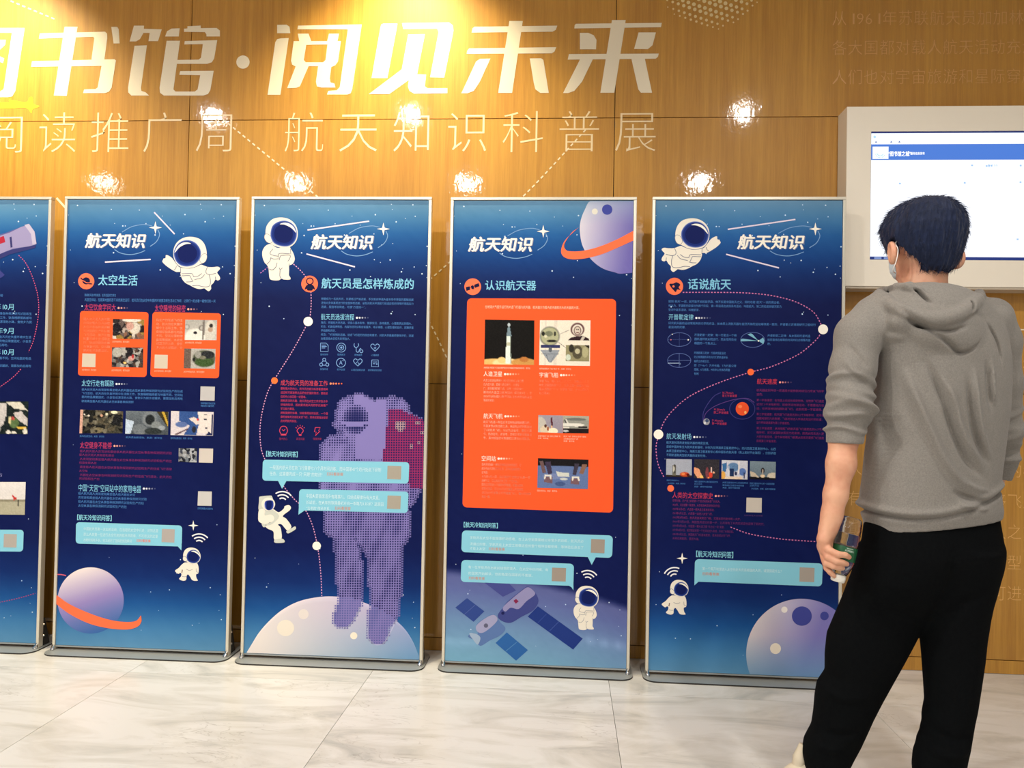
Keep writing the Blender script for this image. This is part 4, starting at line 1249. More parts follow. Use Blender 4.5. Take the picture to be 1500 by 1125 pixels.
F_ = [(j * n + i, (j + 1) * n + i, (j + 1) * n + i + 1, j * n + i + 1) for j in range(rows) for i in range(n - 1)]
bd.add('planet', bd.loc(V), F_, np.clip(C, 0, 255), 2)
z = Z(340, 740, 4.6875)
bd.ell('planet', *z([(368, 843)])[0], 12.5, 12, (240, 230, 214), 3); bd.ell('planet', *z([(491, 748)])[0], 7.4, 7.4, (232, 222, 216), 3); bd.ell('planet', *z([(836, 896)])[0], 5.2, 5.2, (248, 236, 216), 3)
# the halftone astronaut
zh = Z(460, 570, 8.8235)
HEADM = zh([(262, 430), (290, 390), (292, 330), (310, 230), (350, 150), (440, 100), (560, 75), (660, 88), (730, 140), (790, 150), (900, 125), (1020, 110), (1120, 125), (1180, 170), (1215, 230), (1230, 300), (1240, 330), (1240, 900), (80, 910), (85, 760), (130, 680), (220, 610), (330, 590), (380, 570), (300, 530), (270, 480)])
z4 = Z(340, 500, 4.6875)
TORSO = z4([(605, 830), (608, 740), (1215, 740), (1300, 900), (1290, 1010), (1240, 1120), (1218, 1126), (640, 1126), (606, 1010)])
LEGS = z([(636, 40), (1216, 40), (1216, 200), (1195, 250), (1160, 290), (1156, 560), (1150, 640), (1130, 780), (1080, 840), (1070, 900), (1040, 945), (985, 955), (940, 920), (930, 850), (950, 690), (945, 380), (900, 290), (850, 240), (850, 230), (890, 400), (892, 660), (880, 700), (830, 790), (790, 835), (730, 845), (695, 810), (695, 760), (730, 680), (725, 400), (700, 230), (640, 180)])
VIS = zh([(400, 240), (470, 200), (560, 195), (650, 230), (700, 300), (715, 400), (700, 480), (620, 560), (520, 590), (420, 570), (380, 500), (360, 400)])
FLAG = zh([(975, 250), (1080, 250), (1210, 310), (1330, 370), (1445, 420), (1470, 425), (1440, 1059), (885, 1059), (890, 940), (930, 560)])
FLAG2 = z4([(1040, 740), (1330, 540), (1322, 1010), (1215, 1000), (1215, 985), (1040, 830)])
pitch = 3.62
gx, gy = np.meshgrid(np.arange(466, 624, pitch), np.arange(576, 945, pitch))
gx = gx.ravel(); gy = gy.ravel()
gxs = gx - (gy - 578) * 0.012
inH = in_poly(gxs, gy, HEADM); inT = in_poly(gxs, gy, TORSO); inL = in_poly(gxs, gy, LEGS)
inV = in_poly(gxs, gy, VIS); inF = in_poly(gxs, gy, FLAG) | in_poly(gxs, gy, FLAG2)
body = (inH | inT | inL)
dens = 0.78 + .16 * np.sin(gxs * .11 + 1) * np.cos(gy * .07) + .08 * np.sin(gxs * .31 + gy * .13)
dens = np.where(inH & (gxs > 520) & (gxs < 565), 1.0, dens)
dens = np.where(gy > 745, np.minimum(dens, .84) - .10, dens)
xs_, ys_ = zh([(540, 400)])[0]
dv = np.hypot((gxs - xs_) / 20, (gy - ys_) / 22)
dens = np.where(inV, np.clip(.10 + .62 * dv ** 3, .10, .92), dens)
band = inV & (np.abs(gy - (620.5 + ((gxs - 520) / 14) ** 2 * -1.2 + 1)) < 2.4)
dens = np.where(band, .98, dens)
fold = body & ~inV & (((np.abs(gy - (648 + (gxs - 485) * -.12)) < 4) & (gxs < 510) & (gxs > 482)))
dens = np.where(fold, .6, dens)
dens = np.where(body, np.clip(dens, .08, 1.02), 0)
cols = np.where((inF)[:, None], np.array([150, 44, 98]), np.array([134, 124, 186]))
for (sx_, sy_, sr) in ((587, 624, 8), (612.5, 620, 3.2), (618, 634, 3), (614, 648, 3), (602, 654, 3.2)):
    m = np.hypot(gxs - sx_, gy - sy_) < sr
    cols = np.where((m & inF)[:, None], np.array([186, 156, 158]), cols)
dens = np.where(inF & (gxs < 622), .62, dens)
onmoon = (gy > 872) & (np.hypot((gxs - 489) / 131, (gy - 1004) / 131) < 1)
for xx, yy, dd, cc, mo in zip(gxs, gy, dens, cols, onmoon):
    if xx > np.interp(yy, [289, 965], [627.5, 616.0]): continue
    h = pitch / 2
    if dd <= 0.02:
        continue
    bd.quad('halftone_dots', [(xx - h, yy - h), (xx + h, yy - h), (xx + h, yy + h), (xx - h, yy + h)], tuple(cc), 3)
    k = h * math.sqrt(max(0.0, 1 - min(dd, 1))) * 1.02
    if k > .35:
        bd.quad('halftone_dots', [(xx - k, yy - k), (xx + k, yy - k), (xx + k, yy + k), (xx - k, yy + k)], (92, 96, 158) if mo else (30, 34, 92), 4)
lat = {}
for xx, yy, dd in zip(gx, gy, dens): lat[(round(xx / pitch), round(yy / pitch))] = dd
for xx, xs2, yy, dd in zip(gx, gxs, gy, dens):      # the rim of the figure breaks up into ever smaller dots
    if dd > 0.02 or xs2 > np.interp(yy, [289, 965], [625.5, 614.0]): continue
    i_, j_ = round(xx / pitch), round(yy / pitch)
    if any(lat.get(p_, 0) > .02 for p_ in ((i_ - 1, j_), (i_ + 1, j_), (i_, j_ - 1), (i_, j_ + 1))):
        k = 1.15
        bd.quad('halftone_dots', [(xs2 - k, yy - k), (xs2 + k, yy - k), (xs2 + k, yy + k), (xs2 - k, yy + k)], (112, 106, 170), 3)
for bp in (z([(690, 800), (730, 845), (790, 838), (835, 790), (885, 700)]), z([(930, 840), (938, 915), (980, 955), (1040, 948), (1072, 900), (1130, 785)])):
    bd.stroke('halftone_dots', smooth_open(bp, 6), 1.6, (186, 188, 222), 3)
bd.text('subheading', Q_HEAD, 386, 660, 440, 669, CYAN, 3, .02)
z = Z(340, 500, 4.6875)
bd.rrect('speech_bubble', z([(212, 812), (1217, 830), (1212, 977), (208, 956)]), 5, CYAN, 5); bd.poly('speech_bubble', z([(315, 955), (375, 957), (344, 1012)]), CYAN, 6)
bd.rrect('speech_bubble', z([(462, 1014), (1212, 1032), (1206, 1178), (458, 1160)]), 5, CYAN, 5); bd.poly('speech_bubble', z([(460, 1130), (500, 1160), (456, 1190)]), CYAN, 6)
bd.text('body_text', '一般国内航天员在轨飞行需要七八个月时间训练，而中国第47个月开始就下研制', *z([(258, 848)])[0], *z([(1025, 880)])[0], (214, 238, 244), 7, .012, 1)
bd.text('body_text', '任务，这需要完成一只“天眼”的知识！', *z([(258, 892)])[0], *z([(635, 922)])[0], (214, 238, 244), 7, .012, 1)
bd.text('body_text', '扫码看答案', *z([(650, 898)])[0], *z([(765, 922)])[0], (222, 140, 110), 7, .012, 1)
bd.text('body_text', '中国火箭首席语多有趣事儿，归纳成规律与有大关系。', *z([(508, 1045)])[0], *z([(1030, 1077)])[0], (214, 238, 244), 7, .012, 1)
bd.text('body_text', '长以前，在火车的铁路最初方向一条路为3.35米？这原因', *z([(508, 1090)])[0], *z([(1042, 1118)])[0], (214, 238, 244), 7, .012, 1)
bd.text('body_text', '“古老的”传承关系。', *z([(508, 1132)])[0], *z([(690, 1158)])[0], (214, 238, 244), 7, .012, 1)
bd.text('body_text', '扫码看答案', *z([(705, 1132)])[0], *z([(815, 1158)])[0], (222, 140, 110), 7, .012, 1)
bd.quad('blank_patch', z([(1068, 854), (1163, 857), (1160, 948), (1065, 945)]), (170, 162, 148), 7); bd.quad('blank_patch', z([(1068, 1058), (1160, 1061), (1156, 1152), (1064, 1149)]), (170, 162, 148), 7)
z = Z(370, 705, 11.25)
wifi(bd, *z([(490, 345)])[0], 1.0, .15)
GREY = (206, 208, 196)
bd.blob('astronaut#2', z([(112, 265), (140, 248), (300, 235), (325, 262), (335, 300), (330, 470), (215, 520), (105, 480), (108, 330)]), GREY, 3, 4)
bd.blob('astronaut#2', z([(100, 500), (120, 465), (180, 455), (215, 500), (205, 560), (300, 545), (345, 580), (355, 635), (230, 700), (150, 690), (100, 650), (95, 570)]), SUIT, 5, 4)
bd.blob('astronaut#2', z([(335, 455), (430, 510), (515, 450), (530, 410), (600, 392), (635, 430), (610, 480), (500, 570), (560, 620), (640, 740), (600, 800), (560, 800), (480, 710), (420, 715), (465, 770), (478, 950), (360, 960), (345, 830), (250, 780), (210, 730), (300, 700), (250, 500)]), SUIT, 4, 4)
bd.blob('astronaut#2', z([(205, 560), (215, 500), (330, 470), (440, 570), (360, 680), (270, 725), (205, 705), (300, 680), (355, 635), (350, 580), (300, 545)]), GREY, 5, 3)
bd.blob('astronaut#2', z([(150, 690), (205, 700), (212, 745), (175, 752)]), GREY, 3, 3)
bd.blob('astronaut#2', z([(560, 820), (640, 775), (700, 742), (718, 775), (690, 805), (590, 858)]), GREY, 6, 4)
bd.blob('astronaut#2', z([(362, 965), (420, 950), (490, 945), (528, 975), (515, 1010), (375, 1012)]), GREY, 6, 4)
bd.ell('astronaut#2', *z([(262, 375)])[0], 9.9, 9.6, SUIT, 6); bd.ell('astronaut#2', *z([(274, 392)])[0], 7.4, 7.5, (190, 190, 224), 7)
bd.blob('astronaut#2', z([(208, 340), (260, 316), (335, 322), (345, 400), (320, 460), (260, 475), (215, 440)]), (36, 60, 150), 8, 4); bd.blob('astronaut#2', z([(235, 345), (275, 322), (315, 330), (320, 400), (300, 455), (262, 468), (235, 440)]), (14, 28, 92), 9, 4)
finish(bd, po)

# ------------------------------------------------------------------ stand 4
x, y, a = STANDS[3]
t, po, bd = make_stand(x, y, a, 'dark blue banner with one tall orange card and a ringed planet top right')
q = corners(x, y, a)


def bg4(u, v, px, py):
    c = sky(u, v, px, py)
    t_ = np.array([0, .05, .14, .23, .30]); dep = None
    limb = 830 + 18 * ((px - 650) / 270) + 38 * ((px - 650) / 270) ** 2      # the earth's edge
    k = np.clip((py - limb) / 12, 0, 1)[:, None]
    d = np.clip((py - limb) / 130, 0, 1)
    e = np.stack([np.interp(d, [0, .25, .6, 1], [92, 96, 110, 122]), np.interp(d, [0, .25, .6, 1], [96, 108, 144, 172]), np.interp(d, [0, .25, .6, 1], [150, 164, 184, 200])], 1)
    cl = 16 * np.exp(-((py - (930 + (px - 820) * .18)) / 7) ** 2) * np.clip((px - 800) / 60, 0, 1) * (1 + .5 * np.sin(px * .3)) + 12 * np.exp(-((py - 935 - 6 * np.sin(px * .03)) / 6) ** 2) * (px < 720)
    base = np.array([10, 22, 78])[None] * np.ones((len(u), 1))
    c = np.where((py > 760)[:, None], base, c)
    return c * (1 - k) + (e + cl[:, None]) * k


common(bd, q, (685, 367.5), lambda a_, b_: (a_ > 848 and b_ < 400), bgfn=bg4, nx=44, ny=150)
z = Z(630, 270, 4.6875)
# planet in the upper right corner, cut by the frame
cl = (0, q[0, 1] + .6, 929.3, 999)
bd_px = np.array(smooth_closed(z([(1118, 95), (1060, 180), (1032, 260), (1030, 340), (1050, 430), (1105, 515), (1180, 575), (1260, 602), (1340, 612), (1600, 560), (1700, 300), (1600, 100), (1300, 20)]), 6))
bd_px[:, 0] = np.minimum(bd_px[:, 0], np.interp(bd_px[:, 1], [289, 977], [q[1, 0] - .3, q[2, 0] - .3])); bd_px[:, 1] = np.maximum(bd_px[:, 1], q[0, 1] + .7)
uv = bd.loc(bd_px)
cen = np.array([[900, 335.0]])
P = np.vstack([bd_px] + [cen[0] + (bd_px - cen[0]) * f_ for f_ in (.8, .6, .4, .2)] + [cen])
m = len(bd_px)
kx = np.clip((P[:, 0] - 850) / 80 + (P[:, 1] - 330) / 400, 0, 1); ky = np.clip((330 - P[:, 1]) / 40, 0, 1)
C = (1 - kx)[:, None] * np.array([216, 210, 222]) + kx[:, None] * np.array([112, 104, 176])
C = C * (1 - .55 * ky[:, None]) + .55 * ky[:, None] * np.array([156, 182, 204])
F_ = []
for r_ in range(4):
    F_ += [(r_ * m + i, (r_ + 1) * m + i, (r_ + 1) * m + (i + 1) % m, r_ * m + (i + 1) % m) for i in range(m)]
F_ += [(4 * m + i, 5 * m, 4 * m + (i + 1) % m) for i in range(m)]
uvP = bd.loc(P)
F2 = []
for f_ in F_:
    a_, b_, c_ = uvP[f_[0]], uvP[f_[1]], uvP[f_[2]]
    F2.append(f_ if (b_[0] - a_[0]) * (c_[1] - a_[1]) - (b_[1] - a_[1]) * (c_[0] - a_[0]) > 0 else tuple(reversed(f_)))
bd.add('planet', uvP, F2, C, 2)
bd.ell('planet', *z([(1216, 174)])[0], 7.6, 7.6, (66, 74, 158), 3, 28); bd.ell('planet', *z([(1131, 187)])[0], 4.4, 4.4, (226, 222, 208), 3, 20)
up = smooth_open(z([(1018, 300), (975, 330), (935, 385), (920, 420), (930, 448), (960, 460), (1040, 458), (1150, 432), (1280, 380), (1398, 318)]), 6)
dn = smooth_open(z([(1396, 386), (1300, 430), (1180, 480), (1080, 506), (990, 516), (930, 505), (902, 475), (905, 430), (935, 375), (1018, 298)]), 6)
bd.poly('planet#ring', np.vstack([up, dn]), (252, 116, 74), 4)
icon_disc(bd, 692.5, 420, 12.2)
z = Z(630, 270, 4.6875)
for qd in ([(246, 706), (272, 700), (276, 724), (250, 732)], [(302, 690), (334, 678), (340, 700), (308, 712)], [(280, 698), (296, 692), (304, 714), (296, 722), (284, 716)]):
    bd.poly('icon', z(qd), (20, 22, 60), 3)
bd.stroke('icon', z([(250, 716), (336, 690)]), .8, (20, 22, 60), 4)
bd.text('title', '认识航天器', 710, 410, 785.5, 425.5, LBLUE, 3, .022, 3)
z5 = Z(630, 500, 4.6875)
bd.rrect('orange_card', [(684.5, 437), (902.5, 438), (898, 751), (677.5, 743)], 6.5, ORANGE, 2)
bd.text('body_text', '在地球大气层外运行的人造飞行器为航天器，航天器分为载人航天器和无人航天器两大类。', 710.5, 447, 851, 452, (255, 206, 176), 3, .01, 1)
z6 = Z(700, 460, 8.333)
picture(bd, z6([(88, 68), (690, 78), (686, 622), (78, 614)]), [(18, 16, 14)], [('e', .2, .97, .34, .10, (236, 186, 110)), ('e', .45, .96, .28, .10, (250, 220, 160)), ('e', .8, .95, .26, .10, (206, 150, 80)), ('e', .35, .9, .08, .07, (246, 206, 136)), ('e', .8, .88, .09, .06, (190, 120, 60)), ('p', [(.445, .35), (.52, .35), (.535, .98), (.42, .98)], (226, 236, 226)), ('p', [(.47, .13), (.50, .13), (.54, .36), (.44, .36)], (120, 140, 150)), ('e', .486, .11, .025, .045, (190, 200, 204)), ('p', [(.45, .5), (.52, .5), (.525, .58), (.445, .58)], (190, 190, 160)), ('p', [(.512, .35), (.53, .35), (.54, .98), (.525, .98)], (120, 130, 120))], 4, 70, 66)
picture(bd, z6([(758, 76), (1375, 78), (1368, 634), (748, 624)]), [(236, 226, 208)], [('r', .1, .0, .13, 1, (222, 212, 196)), ('r', .28, 0, .34, 1, (222, 212, 196)), ('e', .2, .355, .195, .215, (110, 112, 104)), ('e', .2, .355, .175, .195, (176, 176, 140)), ('e', .18, .3, .08, .06, (120, 124, 100)), ('e', .24, .46, .1, .03, (50, 50, 44)), ('e', .07, .3, .03, .05, (40, 40, 36)), ('e', .3, .3, .025, .05, (60, 60, 50)), ('e', .12, .36, .03, .03, (216, 210, 180)), ('r', .03, .545, .40, .62, (48, 52, 96)), ('p', [(.02, .66), (.40, .66), (.36, .76), (.24, .94), (.2, .94), (.08, .76)], (150, 156, 164)), ('r', .04, .74, .38, .755, (90, 96, 104)), ('e', .215, .65, .035, .06, (90, 96, 104)), ('p', [(.13, .76), (.145, .76), (.19, .92), (.18, .92)], (96, 100, 108)), ('p', [(.3, .76), (.315, .76), (.24, .92), (.23, .92)], (96, 100, 108)),
        ('e', .745, .2, .135, .145, (96, 62, 62)), ('e', .745, .21, .105, .12, (232, 224, 210)), ('e', .745, .225, .075, .1, (120, 96, 88)), ('e', .745, .225, .055, .08, (214, 200, 184)), ('e', .73, .2, .012, .014, (50, 30, 30)), ('e', .765, .2, .012, .014, (50, 30, 30)), ('e', .745, .27, .03, .012, (120, 60, 56)), ('p', [(.56, .44), (.62, .38), (.74, .35), (.86, .34), (.97, .4), (.98, .44)], (50, 30, 36)), ('p', [(.8, .44), (.84, .35), (.9, .36), (.86, .44)], (200, 190, 176)),
        ('r', .52, .545, .98, .9, (146, 140, 104)), ('e', .75, .7, .1, .15, (84, 78, 60)), ('e', .75, .68, .05, .06, (190, 184, 150)), ('e', .57, .82, .05, .07, (204, 214, 196)), ('e', .63, .62, .05, .09, (50, 48, 40)), ('e', .9, .7, .06, .12, (176, 170, 130)), ('p', [(.88, .545), (.98, .545), (.98, .62)], (40, 34, 26)),
        ('p', [(.40, .30), (.585, .205), (.59, .215), (.405, .31)], (140, 136, 128)), ('p', [(.37, .49), (.525, .62), (.53, .61), (.375, .48)], (120, 116, 108))], 5, 96, 88)
bd.text('caption', '火箭搭载“探险者”号卫星在佛罗里达州卡纳维拉尔角发射场升空，新华社', *z6([(72, 642)])[0], *z6([(640, 666)])[0], (255, 214, 190), 4, .01, 1)
bd.text('caption', '世界首艘载人飞船“东方”号，来源：新华社', *z6([(750, 655)])[0], *z6([(1140, 678)])[0], (255, 204, 180), 4, .01, 1)
OW = (255, 240, 222)


def sh4(st, x0, yt, x1, yb):
    bd.text('subheading', st, x0, yt, x1, yb, OW, 4, .014, 2)
    for k in range(6):
        f_ = 1 - k / 6.5
        c_ = np.array((255, 246, 230)) * f_ + np.array(ORANGE) * (1 - f_)
        bd.ell('subheading', x1 + 4 + 3.9 * k, (yt + yb) / 2 + .6, 1.75 * (.6 + .4 * f_), None, tuple(c_), 4, 10)


sh4('人造卫星', 708, 543.5, 736, 551.5); sh4('宇宙飞船', 789.5, 545, 818, 553)
sh4('航天飞机', 708, 605, 736.5, 613.5); sh4('空间站', 705, 667, 726.5, 675.5)
bd.para('body_text', '人造卫星是指环绕地球在空间轨道上运行的\n无人航天器，是发射数量最多、用途最\n广、发展最快的航天器。世界上发射的第一\n颗地球人造卫星是美国的“探险者1号”，于\n1958年1月31日在佛罗里达州卡纳维拉尔角空\n军基地发射。', 708, 557, 779.5, 5.85, 4.3, (255, 232, 214), 3.76)
bd.para('body_text', '宇宙飞船，是一种运送航天员、货物到达太空\n并安全返回的航天器。世界上第一艘载人飞船\n是前苏联的“东方”号宇宙飞船，于1961年4月\n12日发射。', 789.5, 558, 863, 5.85, 4.3, (255, 232, 214), 3.6)
bd.para('body_text', '航天飞机是一种往返于近地轨道和地面间的，\n可重复使用的运载工具。美国先后研制和发射\n了6架航天飞机，分别为企业号、哥伦比亚\n号、挑战者号、发现号、亚特兰蒂斯号和奋进\n号，其中挑战者号和哥伦比亚号已经失事。', 708, 618, 779, 5.8, 4.3, (255, 232, 214), 3.5)
bd.para('body_text', '载人空间站是一种在近地轨道长时间运行、可\n供多名航天员在其中生活、工作和巡访的载人\n航天器。\n1971年4月19日，前苏联首个空间站“礼炮一号”\n发射升空，它是人类历史上第一个空间站。\n国际空间站由16个国家共同建造，是最大的科\n学技术项目。它在400千米的高度上环绕地球\n以27600千米每小时的速度飞行，每90分钟绕\n地球一圈。', 705.5, 680, 778, 5.9, 4.3, (255, 232, 214), 3.6)
z7 = Z(700, 595, 8.333)
picture(bd, z7([(738, 108), (1040, 113), (1038, 328), (735, 318)]), [(160, 152, 162), (150, 142, 156)], [('e', .08, .6, .25, .5, (196, 188, 176)), ('e', .28, .85, .2, .25, (220, 200, 170)), ('e', .6, .9, .2, .18, (250, 232, 200)), ('e', .3, .62, .05, .1, (90, 50, 40)), ('e', .4, .78, .04, .12, (150, 70, 40)), ('p', [(.52, .1), (.56, .1), (.6, .6), (.54, .62), (.49, .3)], (90, 40, 50)), ('e', .55, .66, .03, .06, (250, 190, 120))], 4)
picture(bd, z7([(1041, 113), (1357, 122), (1352, 332), (1040, 328)]), [(150, 150, 140)], [('r', 0, .0, 1, .25, (170, 168, 150)), ('e', .5, .2, .4, .08, (110, 112, 108)), ('r', 0, .74, 1, 1, (30, 24, 26)), ('p', [(.0, .42), (.6, .42), (.86, .5), (.7, .62), (0, .6)], (226, 222, 210)), ('p', [(.08, .2), (.14, .2), (.22, .44), (.14, .44)], (214, 210, 200)), ('p', [(.04, .25), (.07, .22), (.14, .42), (.11, .44)], (50, 44, 50)), ('r', 0, .64, .25, .72, (216, 210, 196)), ('r', .6, .6, .95, .7, (30, 28, 30)), ('e', .1, .88, .12, .06, (190, 190, 190))], 4)
picture(bd, z7([(734, 634), (1350, 653), (1342, 1010), (725, 996)]), [(92, 112, 160), (104, 126, 168)], [('r', 0, 0, 1, .24, (24, 22, 26)), ('e', .5, .75, .62, .5, (98, 118, 164)), ('e', .3, .6, .2, .1, (120, 134, 176)), ('e', .45, .85, .1, .08, (70, 88, 134)), ('p', [(.03, .1), (.1, .08), (.17, .48), (.1, .5)], (110, 84, 84)), ('p', [(.14, .12), (.25, .1), (.29, .5), (.21, .54)], (64, 54, 76)), ('p', [(.73, .15), (.82, .14), (.76, .55), (.69, .52)], (64, 58, 74)), ('p', [(.88, .16), (.98, .17), (.9, .5), (.82, .48)], (136, 100, 84)), ('p', [(.14, .62), (.3, .62), (.3, .84), (.13, .8)], (120, 90, 96)), ('p', [(.66, .66), (.82, .66), (.83, .86), (.66, .84)], (120, 90, 96)), ('p', [(.36, .42), (.48, .46), (.62, .46), (.63, .6), (.4, .6)], (208, 210, 200)), ('e', .52, .68, .08, .04, (204, 206, 198)), ('p', [(.14, .54), (.28, .56), (.27, .7), (.25, .7), (.24, .6), (.17, .6), (.15, .7), (.13, .7)], (226, 220, 206)), ('p', [(.68, .58), (.82, .58), (.84, .74), (.81, .74), (.79, .64), (.72, .64), (.7, .74), (.68, .72)], (226, 220, 206))], 4, 90, 60)
for p_, t_ in (((735, 352, 1008, 374), '发现号航天飞机“亚特兰蒂斯”号'), ((730, 380, 862, 400), '来源：新华社'), ((1045, 357, 1322, 378), '航天飞机“哥伦比亚号”着陆'), ((1045, 388, 1225, 408), '正在着陆的航天飞机'), ((1045, 416, 1180, 436), '来源：新华社'), ((722, 1018, 970, 1042), '国际空间站，来源：新华社')):
    bd.text('caption', t_, *z7([(p_[0], p_[1])])[0], *z7([(p_[2], p_[3])])[0], (255, 206, 180), 4, .01, 1)
bd.text('subheading', Q_HEAD, 675, 764, 733.5, 772.5, CYAN, 3, .02)
z = Z(630, 740, 4.6875)
bubble(bd, z([(220, 172), (1255, 208), (1250, 362), (214, 322)]), z([(1080, 350), (1140, 352), (1110, 410)]), 6)
bubble(bd, z([(216, 375), (988, 402), (984, 554), (210, 526)]), z([(940, 545), (984, 530), (984, 584), (970, 562)]), 6)
for s_, a_, b_, c_, y2 in (('学航员在太空不能随意移动很难，在上太空前需要经过非常多的训练，航天员必', 272, 222, 1056, 8), ('须通过的像，学航员在上太空之前做这些的整个程序全都很难，等体验后身去了', 272, 265, 1056, 8), ('才能上太空', 272, 296, 380, 0), ('有一位学航员在出发前接受的要人，在太空中约问候，电', 262, 424, 812, 6), ('的国家开始解读，但却角度在国家的不发现。', 262, 466, 720, 6)):
    p0 = z([(a_, b_)])[0]; p1 = z([(c_, b_)])[0]
    bd.text('body_text', s_, p0[0], p0[1] - 2.4, p1[0], p0[1] + 2.4, (208, 236, 242), 4, .012, 1)
for a_, b_ in ((402, 299), (264, 499)):
    p0 = z([(a_, b_)])[0]; bd.text('body_text', '扫码看答案', p0[0], p0[1] - 2.4, p0[0] + 24, p0[1] + 2.4, (222, 140, 110), 4, .012, 1)
code_patch(bd, z([(1106, 232), (1200, 236), (1197, 330), (1103, 326)]), (160, 148, 136)); code_patch(bd, z([(838, 428), (934, 431), (931, 524), (835, 521)]), (160, 148, 136))
wifi(bd, *z([(1080, 522)])[0], 1.0, .22)
zz = ZM(1 / 14.07 * 1.0, 1 / 14.07 * 1.0, 830, 850)
f4 = lambda pts: [(xx * .985 - 2, yy * .985 + 8) for xx, yy in pts]
bd.blob('astronaut', zz(f4(STAND_BODY)), SUIT, 3, 4); astro_helmet(bd, zz, f4([(x_ - 6, y_ + 18) for x_, y_ in STAND_OUT]), f4([(x_ - 12, y_ + 18) for x_, y_ in STAND_VIS]), f4([(x_ - 12, y_ + 18) for x_, y_ in STAND_SHINE]), f4([(x_, y_ + 8) for x_, y_ in STAND_EAR]))
lines(bd, zz, [f4(l) for l in STAND_LINES], .45)
z = Z(640, 830, 5.172)
SS = 'space_station'
for pts_, c1 in (([(140, 310), (228, 238), (360, 338), (278, 418)], (50, 72, 140)), ([(360, 120), (550, 130), (600, 180), (500, 228)], (70, 76, 142)), ([(765, 300), (1105, 545), (1032, 628), (688, 378)], (34, 56, 128)), ([(530, 498), (690, 632), (600, 712), (444, 578)], (48, 100, 166))):
    bd.poly(SS, z(pts_), c1, 2)
bd.stroke(SS, z([(855, 485), (925, 415)]), .8, (70, 92, 160), 3); bd.stroke(SS, z([(765, 425), (830, 358)]), .8, (60, 80, 150), 3); bd.stroke(SS, z([(522, 640), (605, 572)]), .8, (90, 140, 190), 3); bd.stroke(SS, z([(208, 362), (290, 290)]), .8, (84, 100, 164), 3)
bd.blob(SS, z([(640, 180), (690, 150), (740, 190), (770, 260), (730, 330), (640, 380), (560, 425), (490, 410), (460, 370), (500, 310), (540, 260)]), (64, 72, 136), 3, 4)
bd.blob(SS, z([(560, 250), (640, 185), (690, 155), (735, 185), (740, 215), (680, 260), (620, 320), (560, 310), (520, 340), (500, 310)]), (146, 142, 184), 4, 4)
bd.blob(SS, z([(300, 440), (370, 385), (430, 362), (480, 420), (520, 470), (480, 520), (400, 560), (330, 600), (290, 560), (235, 530), (270, 500), (310, 510)]), (92, 120, 172), 3, 4)
bd.blob(SS, z([(300, 445), (370, 388), (430, 365), (460, 400), (420, 450), (350, 500), (305, 490)]), (160, 160, 194), 4, 4)
bd.blob(SS, z([(245, 505), (300, 510), (330, 540), (310, 590), (280, 560)]), (160, 180, 204), 4, 4)
bd.poly(SS, z([(580, 258), (600, 244), (620, 262), (598, 280)]), (130, 40, 76), 5)
bd.ell(SS, *z([(372, 446)])[0], 3.2, None, (96, 96, 120), 5, 14); bd.ell(SS, *z([(500, 352)])[0], 2.4, None, (30, 34, 86), 5, 12)
finish(bd, po)

# ------------------------------------------------------------------ stand 5
x, y, a = STANDS[4]
t, po, bd = make_stand(x, y, a, 'dark blue banner behind the bottle hand, with a flying astronaut and a cratered moon')
q = corners(x, y, a)
common(bd, q, (1079, 364))
meteor(bd, (1066, 336), (1165, 321.5)); meteor(bd, (1063.5, 372.5), (1141, 392.5))
z = Z(960, 310, 11.845)
bd.blob('astronaut', z(FLY_BODY), SUIT, 3, 4); astro_helmet(bd, z, FLY_OUT, FLY_VIS, FLY_SHINE, FLY_EAR); lines(bd, z, FLY_LINES)
icon_disc(bd, 988, 419.5, 12.6)
bd.blob('icon', [(980.5, 416), (986, 415.5), (991, 413.5), (996.5, 417), (994, 421), (997, 425), (992, 424), (990, 428), (986.5, 425), (983, 421)], (20, 22, 60), 3, 3); bd.ell('icon', 986.5, 419.5, 1.7, None, CORAL, 4, 12)
bd.text('title', '话说航天', 1007, 407.5, 1071, 424.5, LBLUE, 3, .022, 3)
bd.stroke('dotted_path', smooth_open([(1000, 428.3), (1040, 428.3), (1090, 429), (1130, 433), (1165, 442), (1190, 456), (1200, 470), (1204, 482), (1200, 492), (1190, 503), (1168, 520), (1130, 537), (1100, 545), (1060, 558), (1020, 575), (995, 592), (975, 614), (966, 635), (961, 655), (964, 680), (973, 700)], 8), 1.4, (206, 120, 170), 2, (2.4, 2.2))
bd.stroke('dotted_path', smooth_open([(1070, 772), (1098, 782), (1140, 789), (1175, 792), (1202, 793.5)], 8), 1.4, (206, 120, 170), 2, (2.4, 2.2))
bd.ell('dotted_path', 1205.5, 482.5, 7.2, None, WHITE, 4); bd.ell('dotted_path', 964.5, 636.3, 7.0, None, WHITE, 4); bd.ell('dotted_path', 1099.5, 545, 4.8, None, (255, 110, 60), 4); bd.ell('dotted_path', 982.3, 715.3, 4.9, None, (255, 116, 74), 4)
bd.para('body_text', '提到“航天”一词，就不能不说起钱学森，他不仅是中国航天之父，同时也是“航天”一词的提出者。\n他认为，宇宙航行应该分为两个阶段，第一阶段是在太阳系内活动，叫做航天，第二阶段是到银河系乃\n至河外星系活动，叫做航宇。', 979, 441.5, 1145, 6.1, 4.1, TBLUE, 3.55)
subhead(bd, '开普勒定律', 979, 459.5, 1016, 469, LBLUE, (255, 255, 255), 6, 4)
bd.para('body_text', '研究航天器的运动常用天体力学的方法，从本质上讲航天器与自然天体的运动规律是一致的，开普勒三定律是研究卫星绕行\n星运动的定律。', 979, 473.3, 1195, 5.8, 4.1, TBLUE, 3.75)
z = Z(930, 270, 4.6875); z2 = Z(930, 500, 4.6875)


